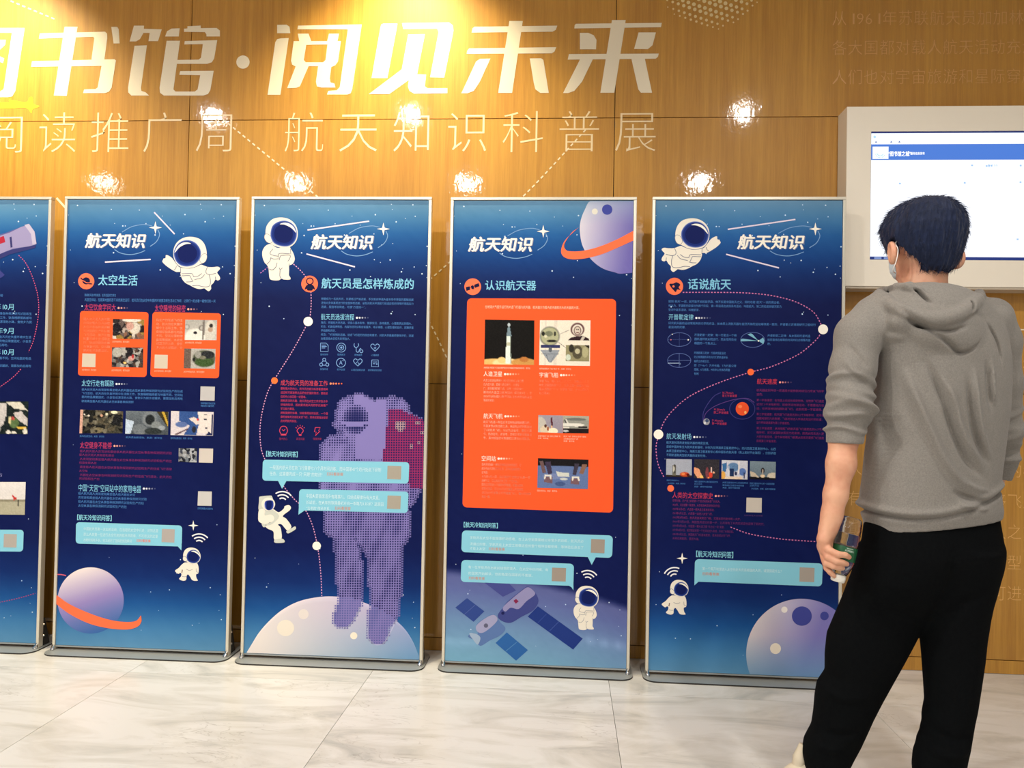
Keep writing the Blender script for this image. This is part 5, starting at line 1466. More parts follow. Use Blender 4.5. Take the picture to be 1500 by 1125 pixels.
def ring(cx, cy, rx, ry, col=(90, 110, 170), w=.7):
    t_ = np.linspace(0, 2 * np.pi, 40)
    bd.stroke('diagram', np.stack([cx + rx * np.cos(t_), cy + ry * np.sin(t_)], 1), w, col, 3)


ring(*z([(305, 1066)])[0], 17, 10); ring(*z([(808, 1068)])[0], 17.5, 11); ring(*z2([(304, 131)])[0], 17, 10.3)
bd.stroke('diagram', z([(226, 1066), (384, 1066)]), .5, (80, 100, 160), 3, (1.4, 1.2)); bd.stroke('diagram', z([(305, 1020), (305, 1112)]), .5, (80, 100, 160), 3, (1.4, 1.2)); bd.ell('diagram', *z([(366, 1068)])[0], 1.1, None, WHITE, 4, 8); bd.ell('diagram', *z([(247, 1068)])[0], .9, None, (210, 110, 120), 4, 8); bd.ell('diagram', *z([(257, 1030)])[0], .8, None, WHITE, 4, 8)
bd.poly('diagram', z([(848, 1075), (725, 1078), (728, 1064), (740, 1060)]), (120, 176, 200), 4); bd.poly('diagram', z([(848, 1075), (772, 1030), (795, 1024), (806, 1028)]), (120, 176, 200), 4); bd.poly('diagram', z([(848, 1075), (880, 1052), (888, 1072), (882, 1098)]), (120, 176, 200), 4); bd.ell('diagram', *z([(848, 1075)])[0], 1.3, None, WHITE, 5, 8)
bd.stroke('diagram', z2([(224, 131), (386, 131)]), .5, (100, 120, 180), 3); bd.stroke('diagram', z2([(304, 82), (304, 180)]), .5, (100, 120, 180), 3); bd.stroke('diagram', z2([(226, 150), (304, 150)]), .9, (170, 190, 220), 4); bd.text('diagram', 'b', *z2([(306, 142)])[0], *z2([(316, 162)])[0], (150, 180, 220), 4, 0, 1)
bd.para('body_text', '开普勒第一定律：每一行星沿一个椭\n圆轨道环绕太阳运行，而太阳则处在\n椭圆的一个焦点上。', 1017, 490.5, 1079, 6.1, 4.1, TBLUE, 3.85)
bd.para('body_text', '开普勒第二定律：从太阳到行星所连\n接的直线在相等的时间内扫过相等的面\n积。', 1124, 491.5, 1187, 6.1, 4.1, TBLUE, 3.8)
bd.para('body_text', '开普勒第三定律：行星绕恒星运动\n的公转周期的平方与它们的轨道半长\n轴的立方成正比。\n即（T²=kr³）为半长轴，T为行星公转\n周期，K为常数，M与中心天体的质量\n有关）', 1016.5, 516.8, 1078.5, 6.1, 4.1, TBLUE, 3.85)
subhead(bd, '航天速度', 1108.5, 554, 1138.5, 563, (206, 60, 80), (255, 160, 150), 5, 4)
yy = 571.5
for blk in ('航天器达到环绕一定速度才能挣脱地球引力所以飞向宇\n宙的。', '第一宇宙速度：在地面上向远处发射物体，当物体飞行速度\n达到7.9千米每秒时，就会环绕地球运动，不需要动力也\n动，在环绕地球的圆轨道飞行，这即是第一宇宙速度。', '第二宇宙速度：航天器飞行速度达到11.2千米每秒时，就可以\n摆脱地球引力的束缚，飞离地球进入环绕太阳运行的轨道，\n这个环绕速度即为第二宇宙速度。', '第三宇宙速度：从地球起飞的航天器飞行速度达到16.7千米\n每秒时，就可以摆脱太阳引力的束缚，脱离太阳系进入更\n大的宇宙空间，这个从地球起飞脱离太阳系的最低飞行速度\n即是第三宇宙速度。'):
    bd.para('body_text', blk, 1108, yy, 1207, 6.2, 4.1, TPINK, 3.75)
    yy += 6.2 * (blk.count('\n') + 1) + 2.0
c3 = (64, 60, 128)
bd.stroke('diagram', smooth_open(z2([(590, 352), (545, 375), (500, 430), (470, 490), (468, 550)]), 6), .9, c3, 3); bd.stroke('diagram', smooth_open(z2([(820, 420), (770, 392), (680, 400), (560, 440), (490, 490), (468, 550)]), 6), .9, (90, 60, 130), 3)
ring(*z2([(737, 464)])[0], 18.5, 15, c3, .8)
bd.ell('diagram', *z2([(737, 463)])[0], 9.6, 9.8, (232, 84, 44), 4, 32); bd.ell('diagram', *z2([(722, 448)])[0], 3.0, 2.4, (246, 130, 80), 5, 12); bd.ell('diagram', *z2([(758, 488)])[0], 1.8, 2.2, (250, 180, 110), 5, 10)
bd.ell('diagram', *z2([(491, 552)])[0], 4.8, 4.8, (150, 150, 160), 4, 20); bd.ell('diagram', *z2([(495, 545)])[0], 2.6, 2.4, (60, 74, 110), 5, 12); bd.ell('diagram', *z2([(480, 560)])[0], 1.8, 2.0, (210, 210, 214), 5, 10)
for a_, b_, s1, s2 in ((598, 352, '16.7km/s', '第三宇宙速度'), (540, 467, '11.2km/s', '第二宇宙速度'), (528, 543, '7.9km/s', '第一宇宙速度')):
    p = z2([(a_, b_)])[0]
    bd.text('caption', s1, p[0], p[1] - 2.2, p[0] + 17, p[1] + 2, (196, 60, 96), 4, .012, 1); bd.text('caption', s2, p[0], p[1] + 2.4, p[0] + 22, p[1] + 6.4, (196, 60, 96), 4, .012, 1)
subhead(bd, '航天发射场', 976, 634, 1013, 643.5, LBLUE, (255, 255, 255), 5, 4.2)
bd.para('body_text', '航天发射场是发射航天器的特定区域。\n目前中国共有五大航天发射基地，分别为甘肃酒泉卫星发射中心、四川西昌卫星发射中心、山西\n太原卫星发射中心、海南文昌卫星发射中心和中国东方航天港（海上发射平台海阳），分别承担\n不同轨道和类型航天器的发射任务。', 976, 648, 1136.5, 6.1, 4.2, (86, 144, 200), 3.8)
z8 = Z(965, 660, 8.333)
picture(bd, z8([(92, 100), (403, 107), (402, 327), (88, 320)]), [(168, 172, 184)], [('r', 0, .9, 1, 1, (50, 40, 36)), ('r', .24, .34, .38, .92, (110, 106, 92)), ('r', .29, .3, .36, .8, (40, 36, 36)), ('e', .3, .55, .03, .2, (200, 196, 180)), ('e', .72, .84, .18, .13, (206, 76, 40)), ('e', .66, .82, .07, .07, (240, 140, 80)), ('e', .85, .86, .06, .08, (90, 20, 14))], 4)
picture(bd, z8([(432, 103), (740, 110), (736, 345), (427, 336)]), [(52, 48, 54)], [('p', [(0, .42), (.2, .5), (.26, .7), (.4, 1), (.15, 1), (0, .7)], (236, 160, 120)), ('e', .3, .92, .07, .08, (250, 200, 110)), ('e', .52, .7, .06, .3, (130, 66, 72)), ('e', .66, .8, .08, .16, (220, 70, 50)), ('e', .78, .68, .04, .06, (250, 180, 140)), ('r', .67, .4, .70, .7, (230, 200, 190)), ('r', .78, .05, .79, .7, (120, 60, 60)), ('e', .58, .96, .04, .05, (240, 140, 80))], 6)
picture(bd, z8([(768, 116), (1085, 125), (1082, 353), (764, 345)]), [(206, 206, 216)], [('p', [(.02, .2), (.2, .12), (.18, .6), (.04, .66)], (60, 110, 160)), ('e', .45, .36, .22, .24, (96, 130, 170)), ('e', .8, .6, .14, .2, (90, 120, 180)), ('r', .32, .45, .48, .88, (30, 50, 90)), ('e', .55, .7, .05, .1, (36, 44, 80)), ('r', .84, .62, .9, .95, (40, 50, 90)), ('r', 0, .86, .8, 1, (230, 206, 180)), ('e', .06, .8, .09, .22, (230, 170, 80)), ('r', .26, .3, .29, .9, (220, 220, 226)), ('r', .64, .05, .68, .7, (236, 226, 220))], 6)
picture(bd, z8([(1113, 127), (1428, 138), (1424, 360), (1108, 350)]), [(128, 146, 156), (100, 116, 128)], [('r', 0, .85, 1, 1, (20, 22, 30)), ('p', [(0, .55), (.18, .62), (.36, .88), (.05, .85)], (206, 190, 166)), ('p', [(.66, .86), (.72, .66), (.9, .58), (1, .62), (1, .9)], (212, 200, 178)), ('e', .5, .5, .07, .16, (46, 40, 44)), ('e', .5, .56, .025, .14, (190, 176, 160)), ('e', .5, .8, .09, .09, (232, 206, 170))], 5)
for p_, t_ in (((95, 352, 250, 372), '酒泉卫星发射中心'), ((95, 388, 338, 408), '（人民图库，来源：新华社）'), ((432, 365, 720, 388), '海南文昌发射中心航天器出征时刻'), ((432, 397, 530, 415), '火光冲天'), ((430, 428, 650, 450), '来源：视觉中国供图'), ((775, 377, 1088, 400), '太原卫星发射中心的发射瞬间'), ((775, 410, 1040, 433), '某次发射卫星任务的场景'), ((777, 440, 990, 463), '来源：视觉中国供图'), ((1108, 387, 1412, 412), '西昌卫星发射中心的一次发射场景'), ((1108, 418, 1225, 438), '点火升空'), ((1112, 452, 1440, 476), '（人民图库，来源：视觉中国影像）')):
    bd.text('caption', t_, *z8([(p_[0], p_[1])])[0], *z8([(p_[2], p_[3])])[0], TBLUE, 4, .01, 1)
subhead(bd, '人类的太空探索史', 984.5, 720, 1044.5, 730, (196, 60, 90), (255, 160, 150), 5, 4.2)
for k, (s_, n_) in enumerate((('很早时候，万户坐上火箭第一个尝试利用火箭飞行的人。', 33), ('1926年，戈达德第一枚液体，人类首次火箭发射成功升空。', 33), ('1957年10月4日，人造第一颗人造卫星发射成功。', 29), ('1961年4月12日，人类第一次进入太空飞行。', 28), ('1965年3月18日，航天员首次走出飞船，实现太空行走中的一大步。', 47), ('1969年7月20日，美国登月成功的第一步，让月球有了人类的足迹也迎来了新时代。', 63), ('1970年4月24日，中国第一颗人造卫星“东方红一号”发射。', 36), ('1971年4月19日，前苏联发射第一个空间站进入轨道，开启了长期驻留。', 42), ('1981年4月12日，美国航天飞机首次发射，首次往返太空飞行。', 40), ('未来已来起航，星辰大海。', 19))):
    yy = 733 + k * 6.15
    bd.text('body_text', s_, 985, yy - 2.1, 985 + n_ * 2.18, yy + 2.1, (128, 50, 108) if k < 5 else (112, 48, 108), 3, .01, 1)
code_patch(bd, z8([(1070, 573), (1257, 579), (1254, 756), (1066, 752)]), (206, 196, 184)); bd.text('caption', '扫码观看太空探索', *z8([(1040, 780)])[0], *z8([(1270, 800)])[0], (90, 60, 120), 3, .01, 1)
bd.text('subheading', Q_HEAD, 1015, 806, 1078.5, 816, CYAN, 3, .02)
z = Z(930, 740, 4.6875)
bubble(bd, z([(412, 369), (1290, 400), (1284, 558), (408, 524)]), z([(409, 500), (440, 522), (408, 550)]), 6)
p0, p1 = z([(462, 435)])[0], z([(1018, 442)])[0]
bd.text('body_text', '第一个离开地球进入太空的航天员是哪国的人员，请猜猜是什么？', p0[0], p0[1] - 2.6, p1[0], p0[1] + 2.6, (208, 236, 242), 4, .012, 1)
p0 = z([(462, 470)])[0]; bd.text('body_text', '扫码看答案', p0[0], p0[1] - 2.6, p0[0] + 25, p0[1] + 2.6, (222, 140, 110), 4, .012, 1)
code_patch(bd, z([(1131, 426), (1233, 430), (1230, 528), (1129, 524)]), (170, 160, 150))
zz = Z(960, 800, 10.23)
star4(bd, *zz([(401, 182)])[0], 8.2); wifi(bd, *zz([(288, 480)])[0], 1.0, -.35)
off = lambda pts: [((x_ - 30) * 1.0, y_ + 0) for x_, y_ in pts]
zw = ZM(1 / 10.23, 1 / 10.23, 960 - 2.9, 800.0)
bd.blob('astronaut#2', zw(WAVE_BODY), SUIT, 3, 4); astro_helmet(bd, zw, WAVE_OUT, WAVE_VIS, WAVE_SHINE, WAVE_EAR, 'astronaut#2')
bd.stroke('astronaut#2', zw([(240, 850), (232, 900)]), 1.3, (120, 90, 80), 6)
lines(bd, zw, [[(230, 950), (265, 960), (300, 958)], [(300, 840), (350, 862), (400, 845)], [(455, 830), (460, 880), (490, 890)]], .5, 'astronaut#2')
# moon low right
mc = (1174.0, 958.0); R_ = 81.0
tt = np.linspace(0, 2 * np.pi, 121)[:-1]; rr = np.linspace(0, 1, 16)
P = np.array([(mc[0] + R_ * r_ * math.cos(t_), mc[1] + R_ * r_ * math.sin(t_)) for r_ in rr for t_ in tt])
lowy = np.interp(P[:, 0], [q[3, 0], q[2, 0]], [q[3, 1] - .5, q[2, 1] - .5])
P[:, 1] = np.minimum(P[:, 1], lowy); P[:, 0] = np.minimum(P[:, 0], np.interp(P[:, 1], [289, 990], [q[1, 0] - .4, q[2, 0] - .4]))
kx = np.clip((P[:, 0] - 1100) / 110 + (P[:, 1] - 900) / 260, 0, 1)[:, None]; ky = np.clip((P[:, 1] - 930) / 60, 0, 1)[:, None]
C = (1 - kx) * np.array([232, 222, 218]) + kx * np.array([128, 122, 188]); C = C * (1 - .75 * ky) + .75 * ky * np.array([110, 160, 196])
m = len(tt)
F_ = [(i * m + j, (i + 1) * m + j, (i + 1) * m + (j + 1) % m, i * m + (j + 1) % m) for i in range(len(rr) - 1) for j in range(m)]
uvP = bd.loc(P); F2 = []
for f_ in F_:
    A_, B2_, C2_ = uvP[f_[0]], uvP[f_[2]], uvP[f_[1]]
    F2.append(f_ if (C2_[0] - A_[0]) * (B2_[1] - A_[1]) - (C2_[1] - A_[1]) * (B2_[0] - A_[0]) > 0 else tuple(reversed(f_)))
bd.add('planet', uvP, F2, C, 2)
z = Z(930, 740, 4.6875)
bd.ell('planet', *z([(1146, 761)])[0], 14.6, 14.2, (66, 72, 150), 3, 40); bd.ell('planet', *z([(1301, 760)])[0], 6.3, 6.3, (66, 72, 150), 3, 24); bd.ell('planet', *z([(965, 984)])[0], 8, 8, (246, 234, 216), 3, 28); bd.ell('planet', *z([(1026, 717)])[0], 4.6, 4.6, (240, 232, 226), 3, 20)
finish(bd, po)

# ================================================================== organic shapes from distance fields
def axis(segs):
    """uneven sampling: [(from, to, step), ...] -> coordinates"""
    out = []
    for a, b, st in segs:
        n = max(1, int(round((b - a) / st)))
        out.append(np.linspace(a, b, n, endpoint=False))
    out.append(np.array([segs[-1][1]]))
    return np.concatenate(out).astype(np.float32)


class Field:
    def __init__(s, xs, ys, zs):
        s.xs, s.ys, s.zs = xs, ys, zs
        s.d = np.full((len(xs), len(ys), len(zs)), 0.2, np.float32)

    def box(s, lo, hi):
        r = []
        for a, l, h in ((s.xs, lo[0], hi[0]), (s.ys, lo[1], hi[1]), (s.zs, lo[2], hi[2])):
            r.append(slice(int(np.searchsorted(a, l)), int(np.searchsorted(a, h)) + 1))
        sl = tuple(r)
        X = s.xs[sl[0]][:, None, None]; Y = s.ys[sl[1]][None, :, None]; Z_ = s.zs[sl[2]][None, None, :]
        return sl, X, Y, Z_

    def union(s, sl, d, k):
        a = s.d[sl]
        if k > 0:
            h = np.clip(0.5 + 0.5 * (a - d) / k, 0, 1)
            s.d[sl] = a * (1 - h) + d * h - k * h * (1 - h)
        else:
            s.d[sl] = np.minimum(a, d)

    def cut(s, sl, d, k=0.0):
        a = s.d[sl]; b = -d
        if k > 0:
            h = np.clip(0.5 - 0.5 * (a - b) / k, 0, 1)
            s.d[sl] = a * (1 - h) + b * h + k * h * (1 - h)
        else:
            s.d[sl] = np.maximum(a, b)

    def cone(s, a, b, ra, rb, k=0.01, m=0.03, cut=False):
        a = np.asarray(a, float); b = np.asarray(b, float); r = max(ra, rb) + m
        sl, X, Y, Z_ = s.box(np.minimum(a, b) - r, np.maximum(a, b) + r)
        ab = b - a; L2 = float(ab @ ab) + 1e-12
        t = np.clip(((X - a[0]) * ab[0] + (Y - a[1]) * ab[1] + (Z_ - a[2]) * ab[2]) / L2, 0, 1)
        d = np.sqrt((X - a[0] - t * ab[0]) ** 2 + (Y - a[1] - t * ab[1]) ** 2 + (Z_ - a[2] - t * ab[2]) ** 2) - (ra + (rb - ra) * t)
        (s.cut if cut else s.union)(sl, d.astype(np.float32), k)

    def chain(s, pts, rad, k=0.008):
        for i in range(len(pts) - 1):
            s.cone(pts[i], pts[i + 1], rad[i], rad[i + 1], k)

    def ellip(s, c, r, rot=0.0, tilt=0.0, k=0.01, m=0.03, cut=False, bx=None):
        c = np.asarray(c, float); R_ = max(r) + m
        sl, X, Y, Z_ = s.box(c - R_, c + R_)
        x, y, z = X - c[0], Y - c[1], Z_ - c[2]
        ca, sa = math.cos(rot), math.sin(rot)
        u, v = x * ca + y * sa, -x * sa + y * ca
        ct, st = math.cos(tilt), math.sin(tilt)
        u, z = u * ct + z * st, -u * st + z * ct
        q = np.sqrt((u / r[0]) ** 2 + (v / r[1]) ** 2 + (z / r[2]) ** 2)
        q2 = np.sqrt((u / r[0] ** 2) ** 2 + (v / r[1] ** 2) ** 2 + (z / r[2] ** 2) ** 2) + 1e-6
        d = q * (q - 1) / q2
        (s.cut if cut else s.union)(sl, d.astype(np.float32), k)

    def stack(s, zc, cx, cy, w, b, rot=0.0, n=2.3, k=0.01, m=0.04, sm=0.012, shrink=0.0, cut=False):
        """ellipses piled up along z; w = half width in the picture's direction, b = half depth"""
        o = np.argsort(zc); zc, cx, cy, w, b = [np.asarray(v, float)[o] for v in (zc, cx, cy, w, b)]
        sl, X, Y, Z_ = s.box((min(cx - w) - m, min(cy - b - w * abs(math.sin(rot))) - m, zc[0] - m), (max(cx + w) + m, max(cy + b + w * abs(math.sin(rot))) + m, zc[-1] + m))
        zz = np.linspace(zc[0], zc[-1], 600)
        dz = zz[1] - zz[0]; kk = max(1, int(sm / dz)); ker = np.hanning(2 * kk + 3); ker /= ker.sum()

        def f(v):
            q = np.interp(zz, zc, v)
            q = np.convolve(np.pad(q, kk + 1, mode='edge'), ker, 'valid')
            return np.interp(Z_.ravel(), zz, q)[None, None, :]
        CX, CY, W, B = f(cx), f(cy), f(w) - shrink, f(b) - shrink
        sa, ca = math.sin(rot), math.cos(rot)
        A = np.sqrt(np.maximum(W ** 2 - (B * sa) ** 2, 1e-5)) / ca
        u = (X - CX) * ca + (Y - CY) * sa; v = -(X - CX) * sa + (Y - CY) * ca
        q = (np.abs(u / A) ** n + np.abs(v / B) ** n) ** (1 / n)
        d = (q - 1) * np.minimum(A, B)
        d = np.maximum(d, np.maximum(zc[0] - Z_, Z_ - zc[-1]))
        (s.cut if cut else s.union)(sl, d.astype(np.float32), k)

    def mesh(s):
        D = s.d
        sg = D < 0
        nx, ny, nz = D.shape
        idx = -np.ones((nx - 1, ny - 1, nz - 1), np.int64)
        c = [sg[i:nx - 1 + i, j:ny - 1 + j, k:nz - 1 + k] for i in (0, 1) for j in (0, 1) for k in (0, 1)]
        anyv = np.zeros_like(c[0]); allv = np.ones_like(c[0])
        for q in c:
            anyv |= q; allv &= q
        act = anyv & ~allv
        I, J, K = np.nonzero(act)
        idx[I, J, K] = np.arange(len(I))
        acc = np.zeros((len(I), 3)); cnt = np.zeros(len(I))
        for (a, b) in [((0, 0, 0), (1, 0, 0)), ((0, 1, 0), (1, 1, 0)), ((0, 0, 1), (1, 0, 1)), ((0, 1, 1), (1, 1, 1)),
                       ((0, 0, 0), (0, 1, 0)), ((1, 0, 0), (1, 1, 0)), ((0, 0, 1), (0, 1, 1)), ((1, 0, 1), (1, 1, 1)),
                       ((0, 0, 0), (0, 0, 1)), ((1, 0, 0), (1, 0, 1)), ((0, 1, 0), (0, 1, 1)), ((1, 1, 0), (1, 1, 1))]:
            da = D[I + a[0], J + a[1], K + a[2]]; db = D[I + b[0], J + b[1], K + b[2]]
            m = (da < 0) != (db < 0)
            t = np.where(m, da / (da - db + 1e-12), 0)
            p = np.array(a)[None] + (np.array(b) - np.array(a))[None] * t[:, None]
            acc += p * m[:, None]; cnt += m
        acc /= cnt[:, None]

        def co(arr, I0, fr):
            g = I0 + fr
            return np.interp(g, np.arange(len(arr)), arr)
        V = np.stack([co(s.xs, I, acc[:, 0]), co(s.ys, J, acc[:, 1]), co(s.zs, K, acc[:, 2])], 1)
        F = []
        # faces across x, y, z edges
        for ax in range(3):
            sh = [slice(1, -1)] * 3
            a = sg[[slice(0, -1) if q == ax else slice(1, -1) for q in range(3)][0], [slice(0, -1) if q == ax else slice(1, -1) for q in range(3)][1], [slice(0, -1) if q == ax else slice(1, -1) for q in range(3)][2]]
            b = sg[[slice(1, None) if q == ax else slice(1, -1) for q in range(3)][0], [slice(1, None) if q == ax else slice(1, -1) for q in range(3)][1], [slice(1, None) if q == ax else slice(1, -1) for q in range(3)][2]]
            e = np.stack(np.nonzero(a != b), 1)
            if not len(e): continue
            ins = a[e[:, 0], e[:, 1], e[:, 2]]
            base = e.copy()
            for q in range(3):
                if q != ax: base[:, q] += 1
            o1, o2 = [q for q in range(3) if q != ax]
            def gi(d1, d2):
                g = base.copy(); g[:, o1] += d1; g[:, o2] += d2
                return idx[g[:, 0], g[:, 1], g[:, 2]]
            q4 = np.stack([gi(-1, -1), gi(0, -1), gi(0, 0), gi(-1, 0)], 1)
            flip = ins if ax != 1 else ~ins
            q4[~flip] = q4[~flip][:, ::-1]
            F.append(q4)
        return V, np.concatenate(F)


def laplace(V, F, it=2, lam=0.5):
    n = len(V)
    E_ = np.concatenate([F[:, [0, 1]], F[:, [1, 2]], F[:, [2, 3]], F[:, [3, 0]]])
    for _ in range(it):
        A = np.zeros((n, 3)); c = np.zeros(n)
        for k in range(3):
            A[:, k] = np.bincount(E_[:, 0], V[E_[:, 1], k], n) + np.bincount(E_[:, 1], V[E_[:, 0], k], n)
        c = np.bincount(E_[:, 0], minlength=n) + np.bincount(E_[:, 1], minlength=n)
        V = V + lam * (A / c[:, None] - V)
    return V


def field_obj(name, f, mat, parent, it=2, cols=None):
    V, F = f.mesh()
    V = laplace(V, F, it)
    me = bpy.data.meshes.new(name)
    me.vertices.add(len(V)); me.vertices.foreach_set('co', V.astype(np.float32).ravel())
    me.loops.add(len(F) * 4); me.loops.foreach_set('vertex_index', F.astype(np.int32).ravel())
    me.polygons.add(len(F)); me.polygons.foreach_set('loop_start', np.arange(0, len(F) * 4, 4, dtype=np.int32))
    me.update(calc_edges=True)
    me.polygons.foreach_set('use_smooth', np.ones(len(F), bool))
    if cols is not None:
        c = np.ones((len(V), 4), np.float32); c[:, :3] = cols(V)
        ca = me.color_attributes.new('Col', 'FLOAT_COLOR', 'POINT'); ca.data.foreach_set('color', c.ravel())
    if mat: me.materials.append(mat)
    me.validate()
    o = bpy.data.objects.new(name, me); COL.objects.link(o)
    if parent:
        o.parent = parent
        o.matrix_parent_inverse = parent.matrix_world.inverted() if False else Matrix.Translation(-parent.location)
    return o


def outl(rows, depth, cyo=0.0):
    """rows (py, left px, right px) at a depth -> z, centre x, half width"""
    z, c, w = [], [], []
    for py, l, r in rows:
        a, b = Q(l, py, depth), Q(r, py, depth)
        z.append((a[2] + b[2]) / 2); c.append((a[0] + b[0]) / 2); w.append((b[0] - a[0]) / 2)
    return np.array(z), np.array(c), np.array(w)


def dist_poly2(X, Z_, P):
    """distance in the upright plane from grid points (x,z) to a polyline"""
    best = None
    for a, b in zip(P[:-1], P[1:]):
        ab = b - a; L2 = ab @ ab + 1e-12
        t = np.clip(((X - a[0]) * ab[0] + (Z_ - a[1]) * ab[1]) / L2, 0, 1)
        d = (X - a[0] - t * ab[0]) ** 2 + (Z_ - a[1] - t * ab[1]) ** 2
        best = d if best is None else np.minimum(best, d)
    return np.sqrt(best)


def fold(f, px, amp, w, ylim, depth, taper=True):
    """raise (+) or sink (-) the cloth along a line on the side nearer the camera"""
    P = np.array([[Q(a, b, depth)[0], Q(a, b, depth)[2]] for a, b in smooth_open(px, 12)])
    lo = P.min(0) - 3 * w; hi = P.max(0) + 3 * w
    sl, X, Y, Z_ = f.box((lo[0], -9, lo[1]), (hi[0], 9, hi[1]))
    d = dist_poly2(X[:, 0, :], Z_[0], P)
    tap = 1.0
    if taper:
        best = None; tt = None
        seg = np.linalg.norm(np.diff(P, axis=0), axis=1); cum = np.r_[0, np.cumsum(seg)]
        D2 = np.full(d.shape, 1e9); T = np.zeros(d.shape)
        for i in range(len(P)):
            q = (X[:, 0, :] - P[i, 0]) ** 2 + (Z_[0] - P[i, 1]) ** 2
            m = q < D2; D2 = np.where(m, q, D2); T = np.where(m, cum[i] / cum[-1], T)
        tap = np.clip(np.minimum(T, 1 - T) / .34, 0, 1); tap = tap * tap * (3 - 2 * tap)
    g = (amp * np.exp(-(d / w) ** 2) * tap)[:, None, :]
    side = np.clip((ylim - Y) / 0.03, 0, 1)
    f.d[sl] -= (g * side).astype(np.float32)


# ================================================================== the person
PY = -1.30
ROT = math.radians(14)      # the body is turned a little to the left, seen from behind
person = empty('person', (1.0, PY, 0), 0, 'person seen from behind in a grey hoodie and black trousers, wearing a face mask', 'person')


def skin_mat():
    m, N, L, B = new_mat('skin')
    B.inputs['Base Color'].default_value = (*lin((222, 170, 136)), 1)
    B.inputs['Subsurface Weight'].default_value = 0.12
    B.inputs['Subsurface Radius'].default_value = (0.6, 0.25, 0.12)
    B.inputs['Subsurface Scale'].default_value = 0.012
    B.inputs['Roughness'].default_value = 0.52
    tc = N.new('ShaderNodeTexCoord'); n = N.new('ShaderNodeTexNoise'); n.inputs['Scale'].default_value = 22; n.inputs['Detail'].default_value = 4
    L.new(tc.outputs['Object'], n.inputs['Vector'])
    cr = N.new('ShaderNodeValToRGB'); cr.color_ramp.elements[0].position = .35; cr.color_ramp.elements[0].color = (*lin((208, 146, 116)), 1)
    cr.color_ramp.elements[1].position = .65; cr.color_ramp.elements[1].color = (*lin((224, 170, 138)), 1)
    L.new(n.outputs['Fac'], cr.inputs[0]); L.new(cr.outputs[0], B.inputs['Base Color'])
    return m


def cloth_mat(name, c0, c1, scale, rough, fibre, bump):
    m, N, L, B = new_mat(name)
    tc = N.new('ShaderNodeTexCoord')
    n = N.new('ShaderNodeTexNoise'); n.inputs['Scale'].default_value = scale; n.inputs['Detail'].default_value = 5; n.inputs['Roughness'].default_value = .7
    L.new(tc.outputs['Object'], n.inputs['Vector'])
    cr = N.new('ShaderNodeValToRGB'); cr.color_ramp.elements[0].position = .3; cr.color_ramp.elements[0].color = (*lin(c0), 1)
    cr.color_ramp.elements[1].position = .7; cr.color_ramp.elements[1].color = (*lin(c1), 1)
    L.new(n.outputs['Fac'], cr.inputs[0]); L.new(cr.outputs[0], B.inputs['Base Color'])
    B.inputs['Roughness'].default_value = rough
    B.inputs['Specular IOR Level'].default_value = 0.15
    B.inputs['Sheen Weight'].default_value = 0.12 if bump else 0.0
    n2 = N.new('ShaderNodeTexNoise'); n2.inputs['Scale'].default_value = fibre; n2.inputs['Detail'].default_value = 3
    L.new(tc.outputs['Object'], n2.inputs['Vector'])
    b = N.new('ShaderNodeBump'); b.inputs['Strength'].default_value = bump; b.inputs['Distance'].default_value = .001
    L.new(n2.outputs['Fac'], b.inputs['Height']); L.new(b.outputs[0], B.inputs['Normal'])
    return m


M_SKIN = skin_mat()
M_HOOD = cloth_mat('grey_marl_fleece', (122, 117, 111), (144, 139, 132), 260, .95, 700, .5)
M_TROU = cloth_mat('black_jersey', (8, 9, 11), (13, 15, 16), 120, .95, 600, .3)
M_TROU.node_tree.nodes['Principled BSDF'].inputs['Sheen Weight'].default_value = 0.0
M_TROU.node_tree.nodes['Principled BSDF'].inputs['Specular IOR Level'].default_value = 0.06
M_HAIR = cloth_mat('black_hair', (15, 23, 44), (27, 38, 68), 90, .55, 300, .4)  # bluish cast of screen bounce mixed into the black
M_SHOE = simple('off_white_canvas', (212, 200, 176), .8, noise=.04, nscale=50)
M_SOLE = simple('white_rubber', (226, 222, 210), .6)
M_MASK = simple('pale_blue_mask', (206, 220, 226), .85)
M_LOOP = simple('white_elastic', (232, 226, 220), .8)
M_EYEW = simple('eye_white', (228, 222, 216), .3)
M_IRIS = simple('dark_iris', (30, 20, 16), .2)

# --- outlines read from the photograph (py, left, right)
TORSO_R = [(428, 1322, 1402), (436, 1296, 1430), (446, 1272, 1452), (458, 1262, 1464), (475, 1260, 1471), (500, 1268, 1476), (520, 1275, 1478), (560, 1277, 1478), (600, 1276, 1476), (650, 1272, 1470), (700, 1264, 1464), (725, 1260, 1465), (745, 1258, 1468), (756, 1261, 1467), (766, 1265, 1464), (800, 1265, 1464)]
BACKD = [.050, .075, .094, .106, .118, .126, .129, .130, .128, .124, .122, .123, .125, .120, .116, .116]
HIP_R = [(740, 1268, 1462), (760, 1265, 1466), (790, 1262, 1470), (812, 1260, 1471), (830, 1257, 1466), (850, 1254, 1456), (870, 1262, 1440), (890, 1285, 1415), (902, 1315, 1385), (909, 1338, 1360)]
HIP_B = [.105, .108, .118, .122, .118, .108, .09, .06, .03, .01]
LL = [(800, 1263, 1380), (830, 1255, 1376), (860, 1243, 1368), (880, 1235, 1360), (900, 1226, 1352), (930, 1213, 1339), (960, 1210, 1323), (985, 1210, 1309), (1002, 1198, 1300), (1020, 1195, 1290), (1045, 1193, 1277), (1065, 1190, 1268), (1085, 1179, 1259), (1105, 1176, 1248), (1125, 1179, 1238), (1140, 1184, 1232)]
